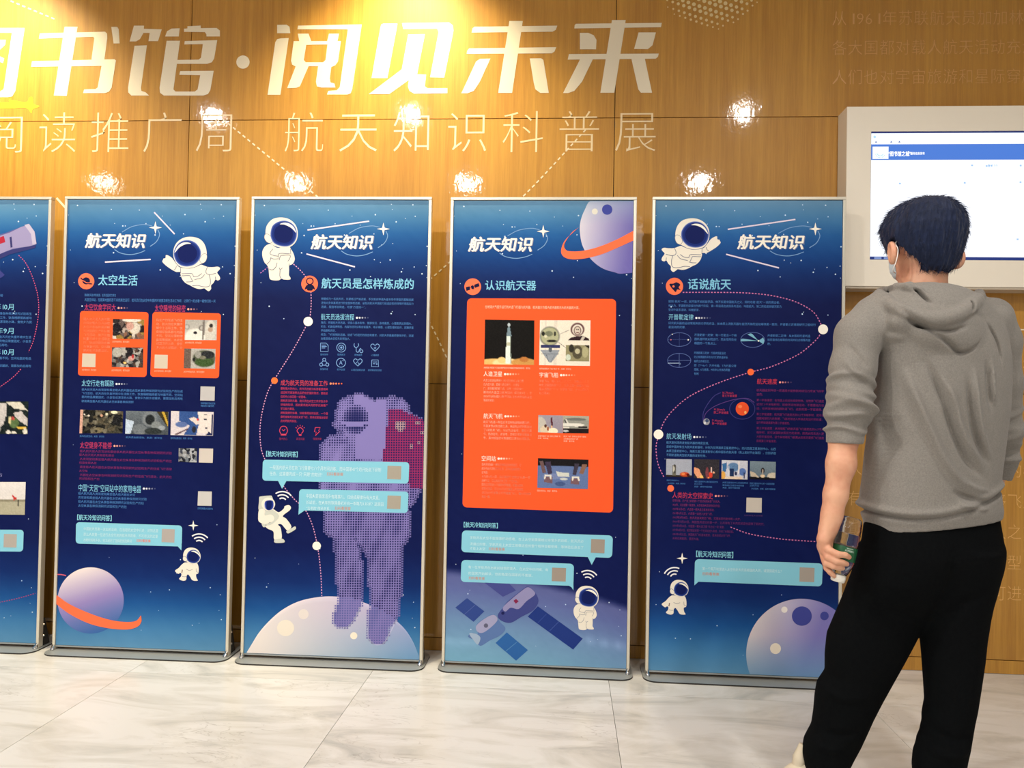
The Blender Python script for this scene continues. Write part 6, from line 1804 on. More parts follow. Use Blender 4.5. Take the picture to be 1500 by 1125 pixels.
RL = [(800, 1345, 1463), (830, 1338, 1461), (860, 1338, 1455), (880, 1341, 1449), (900, 1344, 1445), (930, 1351, 1440), (960, 1354, 1437), (1000, 1357, 1431), (1030, 1359, 1426), (1050, 1355, 1422), (1075, 1352, 1418), (1090, 1347, 1416), (1105, 1341, 1413), (1125, 1339, 1410), (1150, 1342, 1406)]


def leg_stack(f, rows, d0, d1, shrink, k=.02):
    z, c, w = outl(rows, d0)
    n = len(rows); t = np.linspace(0, 1, n)
    zz, cc, ww = [], [], []
    for i, (py, l, r) in enumerate(rows):
        dep = d0 + (d1 - d0) * t[i]
        a, b = Q(l, py, dep), Q(r, py, dep)
        zz.append(a[2]); cc.append((a[0] + b[0]) / 2); ww.append((b[0] - a[0]) / 2)
    f.stack(zz, cc, d0 + (d1 - d0) * t, ww, np.interp(t, [0, .15, .5, 1], [.112, .100, .082, .070]), 0, 2.1, k, sm=.006, shrink=shrink)


def arm_pts():
    L = [(1282, 462, -1.335), (1258, 492, -1.355), (1249, 540, -1.37), (1243, 600, -1.385), (1237, 650, -1.395)]
    return [Q(*p) for p in L]


# ---- trousers
f = Field(axis([(0.60, 1.25, .0045)]), axis([(-1.50, -1.02, .0055)]), axis([(0.02, .86, .005)]))
z, c, w = outl(HIP_R, PY)
f.stack(z, c, [PY] * len(z), w, HIP_B, ROT, 2.3, 0.0)
leg_stack(f, LL, PY, -1.20, 0.0)
leg_stack(f, RL, PY, -1.28, 0.0)
for zc_, a_, sx_ in ((.06, .010, .72), (.10, -.006, .72), (.15, .006, .70), (.21, -.004, .72)):
    pass
for pl_, am, wd in (([(1186, 1090), (1215, 1100), (1245, 1094)], .007, .010), ([(1190, 1060), (1225, 1078), (1265, 1068)], -.006, .010), ([(1196, 1003), (1230, 1020), (1280, 1010)], .006, .012), ([(1345, 1085), (1375, 1095), (1414, 1085)], .006, .010),
                    ([(1352, 1060), (1385, 1070), (1418, 1060)], -.005, .012), ([(1345, 912), (1380, 880), (1430, 850)], -.006, .014), ([(1345, 912), (1300, 890), (1250, 880)], -.005, .016), ([(1366, 790), (1362, 840), (1350, 900)], -.008, .012)):
    fold(f, pl_, am, wd, -1.22, PY)
trou = field_obj('trousers', f, M_TROU, person, 2)

# ---- hoodie
GX, GY, GZ = axis([(0.655, 1.31, .0034)]), axis([(-1.53, -1.00, .0038)]), axis([(0.74, 1.56, .0034)])
f = Field(GX, GY, GZ)
z, c, w = outl(TORSO_R, PY)
f.stack(z, c, [PY - .0] * len(z), w, BACKD, ROT, 2.35, 0.0, sm=.006)
fa, fb = Field(GX, GY, GZ), Field(GX, GY, GZ)
A_ = arm_pts()
fa.chain(A_, [.056, .060, .057, .058, .046], .02)
# the right arm bends forward at the elbow
Rr = [Q(1452, 466, -1.265), Q(1463, 500, -1.24), Q(1466, 560, -1.215), Q(1470, 625, -1.19), Q(1470, 668, -1.165), Q(1464, 692, -1.145)]
fb.chain(Rr, [.058, .055, .052, .050, .044, .040], .02)


def bunch(f, a, b, r, rings, amp, seed):
    """bunched-up sleeve: uneven rings of cloth round the arm"""
    rs = np.random.default_rng(seed)
    a, b = np.asarray(a), np.asarray(b)
    sl, X, Y, Z_ = f.box(np.minimum(a, b) - r - .03, np.maximum(a, b) + r + .03)
    ab = b - a; L = np.linalg.norm(ab); u = ab / L
    t = ((X - a[0]) * u[0] + (Y - a[1]) * u[1] + (Z_ - a[2]) * u[2]) / L
    px = X - a[0] - t * L * u[0]; py_ = Y - a[1] - t * L * u[1]
    rad = np.sqrt(px ** 2 + py_ ** 2 + (Z_ - a[2] - t * L * u[2]) ** 2)
    th = np.arctan2(py_, px)
    g = np.zeros(t.shape)
    for i in range(rings):
        c0 = (i + .5) / rings
        wob = .055 * np.sin(th + rs.uniform(0, 6.3)) + .03 * np.sin(2 * th + rs.uniform(0, 6.3)) + .015 * np.sin(3 * th + rs.uniform(0, 6.3))
        wd = rs.uniform(.32, .48) / rings
        hh = 1 + .45 * np.sin(th * (1 if i % 2 else 2) + rs.uniform(0, 6.3))
        g = g + hh * np.exp(-((t - c0 - wob) / wd) ** 2)
    env = np.clip((t + .06) / .1, 0, 1) * np.clip((1.06 - t) / .1, 0, 1) * (rad < r + .035)
    f.d[sl] -= (amp * (g - .45) * env).astype(np.float32)


bunch(fa, Q(1247, 552, -1.372), Q(1238, 636, -1.392), .06, 6, .0105, 3)
bunch(fb, Q(1466, 596, -1.20), Q(1470, 672, -1.165), .052, 5, .0095, 5)
# cuffs
ca, cb = Q(1237, 638, -1.392), Q(1236, 664, -1.398)
fa.cone(ca, cb, .0430, .0410, .006)
for g_, c_, d_ in ((fa, Q(1236, 649.5, -1.394), np.array([-.03, -.04, -1.0])), (fb, Q(1463, 696, -1.142), np.array([-.15, .35, -.9]))):
    d_ = d_ / np.linalg.norm(d_)      # sleeve ends cut square to the arm, with a hollow mouth
    sl, X, Y, Z_ = g_.box((0, -9, 0), (9, 9, 1.2))
    g_.d[sl] = np.maximum(g_.d[sl], (X - c_[0]) * d_[0] + (Y - c_[1]) * d_[1] + (Z_ - c_[2]) * d_[2]).astype(np.float32)
    g_.cone(c_ - d_ * .02, c_ + d_ * .03, .034, .037, 0.002, .01, cut=True)
for pts, am, wd in (([(1243, 500), (1262, 530), (1276, 542)], -.007, .007), ([(1232, 520), (1250, 545), (1272, 552)], .005, .007), ([(1234, 540), (1256, 556), (1276, 568)], -.006, .006)):
    fold(fa, pts, am, wd, -1.36, -1.42)
KZ = np.interp(GZ, [1.30, 1.40], [.003, .030])[None, None, :].astype(np.float32)
# hood: pouch on the upper back, thick rolled rim, inner layers around the neck
f.ellip(Q(1364, 464, -1.398), (.120, .042, .044), ROT, .16, .030)
f.ellip(Q(1388, 484, -1.415), (.096, .042, .060), ROT, .05, .020)
f.ellip(Q(1403, 497, -1.412), (.060, .034, .038), ROT, 0, .016)
z1, c1, w1 = outl([(417, 1322, 1384), (422, 1308, 1412), (428, 1300, 1424), (438, 1294, 1434), (448, 1292, 1438), (462, 1294, 1440)], -1.31)
f.stack(z1, c1, [-1.31, -1.312, -1.32, -1.33, -1.34, -1.34], w1, [.058, .068, .074, .078, .080, .08], ROT, 2.1, .012, sm=.004)
RIM = [(1300, 425, -1.235), (1288, 431, -1.30), (1297, 441, -1.37), (1316, 452, -1.425), (1342, 462, -1.452), (1370, 467, -1.460), (1396, 463, -1.452), (1416, 453, -1.42), (1430, 440, -1.355), (1434, 430, -1.28)]
RP = [Q(*p) for p in RIM]
RP = list(smooth_open(RP, 3))
f.chain(RP, list(np.interp(np.linspace(0, 1, len(RP)), [0, .2, .5, .8, 1], [.012, .016, .020, .020, .014])), .006)
RIM2 = [(1302, 424, -1.27), (1314, 421, -1.345), (1332, 420, -1.385), (1346, 427, -1.402), (1360, 440, -1.412), (1380, 452, -1.42)]
f.chain([Q(*p) for p in RIM2], [.010, .012, .013, .012, .012, .010], .006)
# drape on the back
D0 = -1.42
for pts, am, wd in (
        ([(1340, 512), (1362, 545), (1380, 590), (1396, 635), (1420, 678), (1462, 712)], -.011, .010),
        ([(1318, 520), (1338, 580), (1358, 630), (1385, 680), (1420, 714), (1464, 728)], .010, .014),
        ([(1366, 540), (1390, 580), (1404, 625), (1424, 660), (1456, 694)], .0085, .010),
        ([(1415, 545), (1420, 590), (1428, 630), (1442, 662), (1462, 690)], -.010, .009),
        ([(1426, 530), (1430, 580), (1438, 625), (1452, 660), (1466, 680)], .008, .009),
        ([(1446, 520), (1450, 560), (1456, 610)], -.007, .008), ([(1456, 520), (1458, 560), (1462, 600)], .006, .007),
        ([(1388, 716), (1425, 732), (1464, 738)], -.007, .009), ([(1395, 735), (1430, 744), (1465, 748)], .006, .008), ([(1405, 700), (1435, 716), (1464, 722)], .004, .007),
        ([(1263, 456), (1270, 490), (1276, 530), (1278, 600)], -.010, .008), ([(1298, 450), (1287, 475), (1282, 505), (1280, 540)], -.0026, .004),
        ([(1449, 462), (1461, 480), (1472, 505), (1476, 540)], -.007, .005),
        ([(1300, 440), (1326, 466), (1356, 486), (1386, 506), (1404, 517), (1428, 508), (1444, 486)], -.008, .006),
        ([(1312, 462), (1342, 480), (1378, 486), (1400, 482), (1419, 474)], -.009, .0055),
        ([(1340, 418), (1350, 428), (1358, 440), (1364, 448)], -.013, .0042), ([(1425, 438), (1424, 448), (1418, 458)], -.010, .004),
        ([(1390, 560), (1376, 610)], .003, .02), ([(1290, 560), (1294, 640), (1290, 720)], .004, .02), ([(1310, 600), (1312, 680)], -.003, .02),
        ([(1330, 500), (1300, 490), (1290, 470)], .003, .012)):
    fold(f, pts, am * 1.65, wd * .85, PY + .02, D0)
# ribbed hem: pulled in below a soft overhang, then cut off along a slightly tilted line
fold(f, [(1240, 746), (1262, 750), (1330, 759), (1400, 752), (1466, 732), (1490, 722)], -.010, .006, -1.0, -1.40, False)
fold(f, [(1240, 738), (1262, 742), (1330, 750), (1400, 743), (1466, 722), (1490, 714)], .006, .009, -1.0, -1.40, False)
a0, a1 = Q(1262, 773, PY), Q(1466, 758, PY)
sl, X, Y, Z_ = f.box((.7, -9, 0), (1.4, 9, .95))
tor = np.clip((X - Q(1252, 760, PY)[0]) / .004, 0, 1)
cutd = (Z_ - (a0[2] + (X - a0[0]) * (a1[2] - a0[2]) / (a1[0] - a0[0])))
f.d[sl] = np.maximum(f.d[sl], -cutd).astype(np.float32)
for g_ in (fa, fb):
    h_ = np.clip(0.5 + 0.5 * (f.d - g_.d) / KZ, 0, 1)
    f.d = (f.d * (1 - h_) + g_.d * h_ - KZ * h_ * (1 - h_)).astype(np.float32)
# neck opening
f.cone(Q(1352, 380, -1.29), Q(1356, 432, -1.31), .062, .060, .006, .02, cut=True)
hood = field_obj('hoodie', f, M_HOOD, person, 1)

# ---- body: head, neck, trunk, arms, hands, legs as one continuous skin
HR = math.radians(24)
HF = np.array([-math.sin(HR), math.cos(HR), 0.0]); HS = np.array([math.cos(HR), math.sin(HR), 0.0]); UPV = np.array([0, 0, 1.0])
HC = Q(1356, 346, -1.305)


def hp(s_, fw, up):
    return HC + HS * s_ + HF * fw + UPV * up


f = Field(axis([(0.60, .745, .006), (.745, .84, .0019), (.84, 1.30, .0046)]), axis([(-1.49, -1.44, .004), (-1.44, -1.33, .0022), (-1.33, -.98, .005)]),
          axis([(0.02, .60, .010), (.60, .80, .0020), (.80, 1.42, .007), (1.42, 1.745, .0036)]))
z, c, w = outl(TORSO_R, PY)
f.stack(z, c, [PY] * len(z), w, BACKD, ROT, 2.3, 0.0, shrink=.026)
z, c, w = outl(HIP_R, PY)
f.stack(z, c, [PY] * len(z), w, HIP_B, ROT, 2.3, 0.02, shrink=.02)
leg_stack(f, LL, PY, -1.20, 0.022); leg_stack(f, RL, PY, -1.28, 0.022)
f.chain([Q(1205, 1130, -1.19), Q(1196, 1150, -1.17)], [.04, .038], .02)
# arms
sh = arm_pts()
f.chain([sh[0], sh[1], sh[2], Q(1240, 610, -1.385)], [.045, .045, .040, .036], .02)
FA = [Q(1240, 610, -1.385), Q(1236, 640, -1.392), Q(1232, 680, -1.40), Q(1224, 725, -1.405), Q(1219, 752, -1.407), Q(1215.5, 770, -1.407)]
f.chain(FA, [.037, .036, .0355, .0285, .0245, .0235], .02)
# palm, flattened, left of the bottle
f.chain([Q(1218, 758, -1.405), Q(1212, 778, -1.402), Q(1208, 800, -1.400), Q(1210.5, 818, -1.398)], [.0220, .0205, .0175, .0150], .012)
f.chain([Q(1221, 762, -1.392), Q(1215, 785, -1.375), Q(1213, 808, -1.372)], [.016, .018, .014], .012)
f.chain([Q(1213, 768, -1.415), Q(1206, 790, -1.418), Q(1207, 806, -1.418)], [.014, .0145, .011], .012)
# fingers wrap round the near side of the bottle
FING = [[(1209, 797, -1.415), (1214.5, 806, -1.433), (1227, 812, -1.443), (1238, 813, -1.440), (1243.5, 816, -1.432)],
        [(1207, 806, -1.413), (1212.5, 816, -1.432), (1224.5, 822, -1.441), (1234, 824, -1.438), (1240, 826, -1.431)],
        [(1207, 815, -1.409), (1211, 825, -1.426), (1221, 829.5, -1.435), (1229, 831.5, -1.432), (1234.5, 832.5, -1.426)],
        [(1208.5, 823, -1.402), (1211, 832, -1.414), (1216, 838, -1.421), (1220, 842, -1.420), (1222.5, 845, -1.414)]]
RAD = [[.0100, .0098, .0088, .0080, .0068], [.0098, .0096, .0088, .0080, .0068], [.0094, .0092, .0084, .0076, .0064], [.0088, .0082, .0074, .0066, .0056]]
for pts, rr in zip(FING, RAD):
    f.chain([Q(*p) for p in pts], rr, .0028)
# thumb on the far side
f.chain([Q(1218, 776, -1.385), Q(1224, 792, -1.360), Q(1236, 802, -1.352), Q(1246, 808, -1.354)], [.013, .0112, .0100, .0080], .005)
# right arm and hand, mostly hidden: forearm forward, hand near the pocket
f.chain([Rr[0], Rr[2], Rr[4]], [.045, .038, .032], .02)
rw = Q(1458, 704, -1.125); rk = rw + np.array([-.045, .06, -.045])
f.chain([Rr[4], rw, rw + np.array([-.012, .03, -.02])], [.032, .025, .024], .01)
f.chain([rw + np.array([-.012, .03, -.02]), rk], [.026, .028], .01)
for i in range(4):
    b0 = rk + np.array([-.006 + .004 * i, .012 - .006 * i, .022 - .015 * i])
    f.chain([b0, b0 + np.array([-.032, .016, -.016]), b0 + np.array([-.052, .008, -.032]), b0 + np.array([-.058, -.008, -.042])], [.0105, .0095, .0085, .007], .003)
f.chain([rw + np.array([-.02, .03, -.005]), rw + np.array([-.05, .03, .008]), rw + np.array([-.075, .03, .004])], [.013, .011, .009], .005)
# neck and head
f.chain([Q(1352, 440, -1.305), Q(1352, 412, -1.30), Q(1355, 385, -1.295)], [.066, .0565, .058], .02)
f.ellip(hp(0, -.004, .018), (.078, .098, .092), HR, 0, .01)
f.ellip(hp(0, .018, -.045), (.070, .074, .070), HR, 0, .03)
f.ellip(hp(0, .046, -.086), (.046, .046, .034), HR, 0, .03)
f.ellip(hp(0, .070, -.098), (.022, .022, .018), HR, 0, .02)
f.cone(hp(0, .088, -.004), hp(0, .109, -.038), .008, .0125, .012)
f.ellip(hp(-.012, .099, -.040), (.008, .010, .007), HR, 0, .008); f.ellip(hp(.012, .099, -.040), (.008, .010, .007), HR, 0, .008)
f.ellip(hp(0, .094, .016), (.045, .010, .010), HR, 0, .02)
f.ellip(hp(-.031, .092, -.004), (.0155, .010, .0065), HR, 0, .004, cut=True); f.ellip(hp(.031, .092, -.004), (.0155, .010, .0065), HR, 0, .004, cut=True)
f.ellip(hp(0, .092, -.066), (.026, .010, .006), HR, 0, .006); f.ellip(hp(0, .090, -.075), (.022, .010, .006), HR, 0, .006)
f.ellip(hp(0, .098, -.0705), (.022, .006, .0016), HR, 0, .001, cut=True)
for sd, cp in ((-1, Q(1307.5, 370, -1.338)), (1, Q(1402.5, 378, -1.270))):
    f.ellip(cp, (.0145, .021, .032), HR + sd * .50, -.12 * sd, .006)
    f.ellip(cp + HS * sd * .010 + HF * .004 + UPV * .003, (.006, .0115, .021), HR + sd * .50, -.12 * sd, .004, cut=True)
    f.ellip(cp + HF * .005 - UPV * .024 - HS * sd * .003, (.006, .009, .009), HR, 0, .004)
body = field_obj('body', f, M_SKIN, person, 1)

# ---- hair
HAIR_R = [(289.5, 1352, 1362), (292, 1338, 1376), (298, 1322, 1391), (308, 1308, 1402), (320, 1300, 1408), (335, 1294, 1412), (347, 1294, 1411), (358, 1297, 1408), (368, 1300, 1404), (378, 1305, 1400), (388, 1314, 1395), (396, 1326, 1389), (401, 1338, 1380)]
f = Field(axis([(.86, 1.14, .0024)]), axis([(-1.45, -1.14, .0028)]), axis([(1.50, 1.76, .0024)]))
z, c, w = outl(HAIR_R, -1.305)
cy_ = [-1.305, -1.305, -1.305, -1.303, -1.30, -1.298, -1.298, -1.30, -1.307, -1.312, -1.315, -1.318, -1.318]
f.stack(z, c, cy_, w, [.01, .045, .075, .100, .114, .120, .120, .115, .104, .092, .080, .070, .058], 0, 2.15, 0.0, sm=.005)
# face window and ear notches
sl, X, Y, Z_ = f.box((.8, -1.5, 1.45), (1.3, -1.0, 1.8))
S_ = (X - HC[0]) * HS[0] + (Y - HC[1]) * HS[1]; Fw = (X - HC[0]) * HF[0] + (Y - HC[1]) * HF[1]; U_ = Z_ - HC[2] + 0 * X
fr = np.interp(U_, [-.07, -.055, -.03, 0, .03], [.012, .052, .066, .078, .090])
face = np.maximum(fr - Fw, U_ - (.030 + .006 * np.sin(S_ * 160) + .004 * np.sin(S_ * 410)))
f.cut(sl, face.astype(np.float32), .004)
back = -.010 + (U_ + .03) * .62
for S2, top, side_ in ((-S_, -.010, .050), (S_, -.030, .056)):
    ear = np.maximum(np.maximum(side_ - S2, U_ - top - .25 * np.clip(-.0 - Fw, -.03, .03)), np.maximum(back - Fw, Fw - np.where(U_ < -.050, .2, .022)))
    f.cut(sl, ear.astype(np.float32), .005)
# tufts: fine directional unevenness
rs = np.random.default_rng(4)
sl, X, Y, Z_ = f.box((.8, -1.5, 1.45), (1.3, -1.0, 1.8))
th = np.arctan2(Y - HC[1], X - HC[0]); el = Z_ - HC[2]
g = (.0011 * np.sin(th * 31 + el * 45) + .0009 * np.sin(th * 53 - el * 70 + 1) + .0014 * np.sin(th * 13 + el * 30 + 2))
g = g + .0022 * np.sin(th * 7 + 1.7) * np.clip(el / .05, 0, 1)
f.d[sl] += (g * np.clip((.13 - el) / .06, .2, 1)).astype(np.float32)
hair = field_obj('hair', f, M_HAIR, person, 1)


def loft_strands(name, roots, mat, parent):
    V, F = [], []
    for P, w_ in roots:
        P = np.asarray(P); n = len(P); b = len(V)
        side = np.cross(P[-1] - P[0], np.array([0.3, 1.0, 0.2])); side /= np.linalg.norm(side) + 1e-9
        for i, p in enumerate(P):
            ww = w_ * (1 - i / (n - 1)) + .00008
            V += [p - side * ww, p + side * ww]
        for i in range(n - 1):
            F.append((b + 2 * i, b + 2 * i + 1, b + 2 * i + 3, b + 2 * i + 2))
    return mesh_obj(name, V, F, mat, None), V


me = hair.data
vc = np.empty(len(me.vertices) * 3, np.float32); me.vertices.foreach_get('co', vc); vc = vc.reshape(-1, 3)
vn = np.empty(len(me.vertices) * 3, np.float32); me.vertices.foreach_get('normal', vn); vn = vn.reshape(-1, 3)
pick = rs.choice(len(vc), 5200, replace=False)
roots = []
crown = np.array([HC[0] + .012, HC[1] - .03, HC[2] + .11])
for i in pick:
    p = vc[i].astype(float); n_ = vn[i].astype(float)
    flow = p - crown; flow[2] -= .05; flow -= n_ * (flow @ n_)
    flow /= np.linalg.norm(flow) + 1e-6
    if p[2] < HC[2] - .03 or n_[2] > .2 or rs.random() < .6:
        L_ = rs.uniform(.010, .022); j = rs.normal(0, .18, 3)
        d1 = flow + j + n_ * .10
        roots.append(([p - n_ * .001, p + d1 * L_ * .5 + n_ * .0006, p + d1 * L_ + n_ * rs.uniform(-.001, .0014)], .00055))
for k in range(26):      # a few stray hairs on the crown
    p = np.array(Q(rs.uniform(1335, 1385), 293, -1.305)) + rs.normal(0, .004, 3)
    roots.append(([p, p + np.array([rs.normal(0, .005), 0, .005]), p + np.array([rs.normal(0, .012), 0, rs.uniform(.002, .009)])], .0005))
so, _ = loft_strands('loose_strands', roots, M_HAIR, hair)
so.parent = hair; so.matrix_parent_inverse = Matrix.Translation(-Vector(person.location)) if False else Matrix.Identity(4)
so['kind'] = 'stuff'

# ---- mask with ear loops
f = Field(axis([(.86, 1.12, .0026)]), axis([(-1.36, -1.13, .0026)]), axis([(1.46, 1.66, .0026)]))
f.ellip(hp(0, .018, -.045), (.0755, .0795, .0755), HR, 0, .0)
f.ellip(hp(0, .048, -.084), (.053, .053, .042), HR, 0, .03)
f.cone(hp(0, .080, -.014), hp(0, .100, -.040), .014, .018, .03)
sl, X, Y, Z_ = f.box((.8, -1.5, 1.4), (1.3, -1.0, 1.8))
S_ = (X - HC[0]) * HS[0] + (Y - HC[1]) * HS[1]; Fw = (X - HC[0]) * HF[0] + (Y - HC[1]) * HF[1]; U_ = Z_ - HC[2] + 0 * X
inner = f.d.copy() + .0045
f.d = np.maximum(f.d, -inner)
f.d[sl] = np.maximum(f.d[sl], np.maximum(.046 - Fw, np.maximum(U_ + .012 - np.clip(.012 - np.abs(S_) * .3, 0, .02), -.118 - U_))).astype(np.float32)
f.d[sl] += (.0005 * np.sin(U_ * 420) * (np.abs(S_) < .055)).astype(np.float32)
mask = field_obj('face_mask', f, M_MASK, person, 1)


def tube(name, P, r, mat, parent, n=8):
    P = np.asarray(smooth_open(P, 6)); V, F = [], []
    r = np.broadcast_to(r, len(P)) if np.ndim(r) == 0 else np.interp(np.linspace(0, 1, len(P)), np.linspace(0, 1, len(r)), r)
    for i, p in enumerate(P):
        t = P[min(i + 1, len(P) - 1)] - P[max(i - 1, 0)]; t /= np.linalg.norm(t)
        a = np.cross(t, [0.31, .2, .93]); a /= np.linalg.norm(a); b = np.cross(t, a)
        for k in range(n):
            an = 2 * math.pi * k / n
            V.append(p + (a * math.cos(an) + b * math.sin(an)) * r[i])
    for i in range(len(P) - 1):
        for k in range(n):
            F.append((i * n + k, i * n + (k + 1) % n, (i + 1) * n + (k + 1) % n, (i + 1) * n + k))
    F += [tuple(range(n))[::-1], tuple(range((len(P) - 1) * n, len(P) * n))]
    o = mesh_obj(name, V, F, mat, None, True)
    if parent:
        o.parent = parent
        if parent is person:
            o.matrix_parent_inverse = Matrix.Translation(-person.location)
    return o


lp = [hp(-.064, .050, -.030), hp(-.080, .020, -.012), Q(1312, 357, -1.348), Q(1315.5, 366, -1.362), Q(1313, 382, -1.366), Q(1308, 396, -1.350), hp(-.056, .052, -.100)]
l1 = tube('ear_loop', lp, .0013, M_LOOP, mask)
lp = [hp(.064, .050, -.030), hp(.082, .018, -.014), hp(.094, -.020, -.020), hp(.090, -.028, -.045), hp(.072, .0, -.085), hp(.056, .052, -.10)]
l2 = tube('ear_loop', lp, .0013, M_LOOP, mask)
# eyes
for sd in (-1, 1):
    bm = bmesh.new(); bmesh.ops.create_uvsphere(bm, u_segments=16, v_segments=10, radius=.0118)
    e = bm_obj('eyeball', bm, M_EYEW, person, True); c_ = hp(.031 * sd, .0765, -.004); e.location = Vector(c_) - person.location
    bm = bmesh.new(); bmesh.ops.create_uvsphere(bm, u_segments=14, v_segments=8, radius=.0056)
    i_ = bm_obj('iris', bm, M_IRIS, e, True); i_.location = Vector(HF * .0075)
    P = [hp(sd * .014, .101, .013), hp(sd * .030, .099, .019), hp(sd * .047, .088, .014)]
    tube('eyebrow', P, [.0024, .0030, .0012], M_HAIR, person)

# ---- shoes


def shoe(ankle, d, name='shoe', pitch_=0.0):
    d = np.asarray(d, float); d /= np.linalg.norm(d); s_ = np.array([d[1], -d[0], 0])
    g0 = np.array([ankle[0], ankle[1], 0.0])
    P = lambda a, b_, c_: g0 + d * a + s_ * b_ + np.array([0, 0, c_])
    r = root = empty(name, tuple(Vector(g0) - person.location), 0, parent=person)
    lo = np.minimum(P(-.09, -.06, 0), P(.23, .06, 0)); lo = np.minimum(lo, np.minimum(P(-.09, .06, 0), P(.23, -.06, 0)))
    hi = np.maximum(P(-.09, -.06, 0), P(.23, .06, 0)); hi = np.maximum(hi, np.maximum(P(-.09, .06, 0), P(.23, -.06, 0)))
    mk = lambda: Field(axis([(lo[0] - .02, hi[0] + .02, .0032)]), axis([(lo[1] - .02, hi[1] + .02, .0032)]), axis([(-.008, .17, .0032)]))
    f = mk()
    f.chain([P(-.055, 0, .045), P(-.01, 0, .055), P(.06, 0, .050), P(.13, .004, .038), P(.185, .006, .034)], [.034, .040, .041, .038, .026], .02)
    f.chain([P(-.035, 0, .07), P(-.005, 0, .105)], [.038, .043], .02)
    f.chain([P(.02, 0, .095), P(.06, 0, .075)], [.030, .030], .02)
    f.cone(P(-.004, 0, .10), P(-.004, 0, .16), .033, .036, .003, .01, cut=True)
    sl, X, Y, Z_ = f.box((-9, -9, -9), (9, 9, 9))
    f.d = np.maximum(f.d, .020 - Z_ + 0 * f.d).astype(np.float32)
    f.d = np.maximum(f.d, Z_ - .132 + 0 * f.d).astype(np.float32)
    up_ = field_obj('upper', f, M_SHOE, None, 1); up_.parent = root; up_.matrix_parent_inverse = Matrix.Translation(-Vector(g0))
    f = mk()
    f.chain([P(-.055, 0, .012), P(0, 0, .012), P(.08, 0, .012), P(.135, .004, .012), P(.188, .006, .014)], [.036, .040, .040, .043, .034], .02)
    f.d = np.maximum(f.d, np.maximum(.0 - Z_, Z_ - .026) + 0 * f.d).astype(np.float32)
    so_ = field_obj('sole', f, M_SOLE, None, 1); so_.parent = root; so_.matrix_parent_inverse = Matrix.Translation(-Vector(g0))
    for k in range(5):
        a = .045 + .019 * k; hz = .098 - .0058 * k - (.004 if k > 2 else 0)
        l = tube('lace', [P(a, -.026, hz - .012), P(a + .004, -.008, hz - .001), P(a + .004, .008, hz - .001), P(a, .026, hz - .012)], .0024, M_LOOP, None)
        l.parent = root; l.matrix_parent_inverse = Matrix.Translation(-Vector(g0))
    # raised tongue at the collar
    tg = tube('tongue', [P(.066, 0, .082), P(.056, 0, .118), P(.046, 0, .158)], [.016, .022, .013], M_SHOE, None, 10)
    tg.parent = root; tg.matrix_parent_inverse = Matrix.Translation(-Vector(g0))
    return root


shoe(Q(1199, 1140, -1.185), (-.98, -.14, 0))
shoe(Q(1374, 1150, -1.275), (.10, .95, 0))

# ================================================================== the bottle
BA, BB = Q(1248.5, 757, -1.395), Q(1226.5, 852, -1.405)
bl = np.linalg.norm(BB - BA)
bot = empty('water_bottle', tuple(BA), 0, 'clear half-full plastic water bottle with green label held upside down in the left hand', 'bottle')
bot.rotation_mode = 'QUATERNION'
bot.rotation_quaternion = Vector(BB - BA).to_track_quat('Z', 'Y')


def lathe(name, prof, mat, parent, n=48, close=False, wob=None):
    V, F = [], []
    for s_, r_ in prof:
        for k in range(n):
            a = 2 * math.pi * k / n
            rr = r_ * (1 + (wob(s_, a) if wob else 0))
            V.append((rr * math.cos(a), rr * math.sin(a), s_))
    for i in range(len(prof) - 1):
        for k in range(n):
            F.append((i * n + k, i * n + (k + 1) % n, (i + 1) * n + (k + 1) % n, (i + 1) * n + k))
    if close:
        F += [tuple(range(n))[::-1], tuple(range((len(prof) - 1) * n, len(prof) * n))]
    return mesh_obj(name, V, F, mat, parent, True)


def glass(name, col, ior, rough=.02, alpha=None):
    m, N, L, B = new_mat(name)
    B.inputs['Base Color'].default_value = (*lin(col), 1)
    B.inputs['Transmission Weight'].default_value = 1.0
    B.inputs['IOR'].default_value = ior
    B.inputs['Roughness'].default_value = rough
    return m


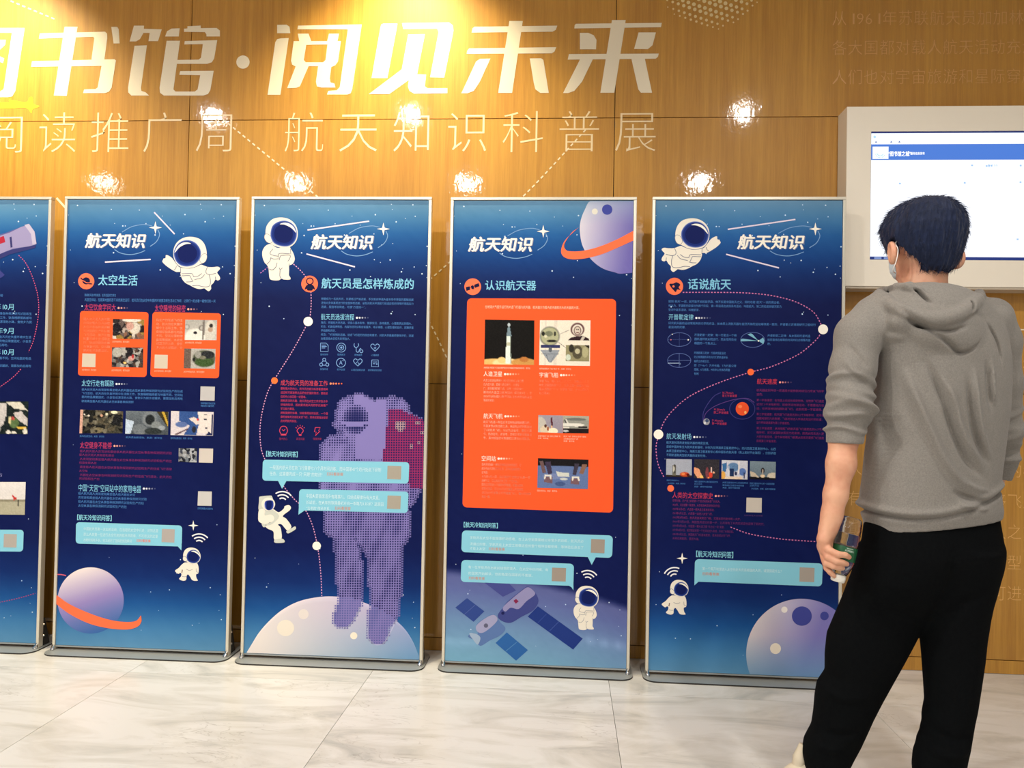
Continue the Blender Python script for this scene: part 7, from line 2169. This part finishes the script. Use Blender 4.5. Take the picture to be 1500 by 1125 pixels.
M_PET = glass('clear_plastic', (250, 250, 250), 1.4, .02)
M_WATER = glass('water', (240, 246, 248), 1.33, 0)
M_GREEN = simple('green_label', (16, 84, 48), .35)
M_CAP = simple('white_cap', (236, 232, 220), .4)
pet = (lambda s_, a: (.05 * math.cos(5 * a) * max(0, 1 - s_ / .012)))
prof = [(.000, .002), (.0015, .012), (.002, .020), (.008, .0265), (.018, .0285), (.028, .0292), (.034, .0304), (.040, .0296), (.046, .0308), (.052, .0298), (.058, .0310), (.064, .0300), (.070, .0312), (.076, .0306), (.080, .0305), (.118, .0305), (.122, .0310), (.132, .0290), (.145, .0245), (.158, .0185), (bl - .022, .0135), (bl - .006, .0125)]
lathe('shell', [(0.0, .0004)] + prof + [(bl - .006, .0117)] + [(s_ + (.0006 if i == 0 else 0), max(.0004, r_ - .0007)) for i, (s_, r_) in reversed(list(enumerate(prof[:-1])))], M_PET, bot, 48, False, pet)
wp = [(s_, r_ - .0012) for s_, r_ in prof if s_ >= .046 and s_ < bl - .008]
lathe('water', [(.0455, .0294)] + wp, M_WATER, bot, 48, True)
lathe('label', [(.0805, .0313), (.082, .0315), (.116, .0315), (.1175, .0313)], M_GREEN, bot, 48)
cp = [(bl - .024, .0150), (bl - .023, .0180), (bl - .010, .0186), (bl - .002, .0176), (bl, .0150), (bl + .0005, .001)]
lathe('cap', cp, M_CAP, bot, 40, False, lambda s_, a: .012 * (1 if int(a * 40 / 6.2832) % 2 else -1) if bl - .022 < s_ < bl - .003 else 0)
# small white printing on the label, on the side turned to the room
iv = bot.rotation_quaternion.to_matrix().inverted()
tocam = iv @ Vector(CAM - (BA + BB) / 2)
a0 = math.atan2(tocam.y, tocam.x)
upl = iv @ Vector((1, 0, 0)); sgn = 1 if (Vector((-math.sin(a0), math.cos(a0), 0)).dot(upl) > 0) else -1
V, F, Cc = [], [], []
for st_, s0, h_, half in (('天然饮用水', .0895, .0060, .40), ('饮用天然水', .0835, .0034, .30)):
    for k, ch in enumerate(st_):
        v, fc, adv = glyph(ch, 0.0, 1)
        n = len(st_); b = len(V)
        for q_ in v:
            a = a0 + sgn * (.42 + half * (2 * (k + q_[0]) / n - 1))
            V.append((.0318 * math.cos(a), .0318 * math.sin(a), s0 + h_ * (1 - q_[1]) - h_ * .5))
        F += [[b + i for i in t_] for t_ in fc]
lab = mesh_obj('label_print', V, F, simple('label_white', (222, 236, 222), .5), bot)
lab['kind'] = 'stuff'
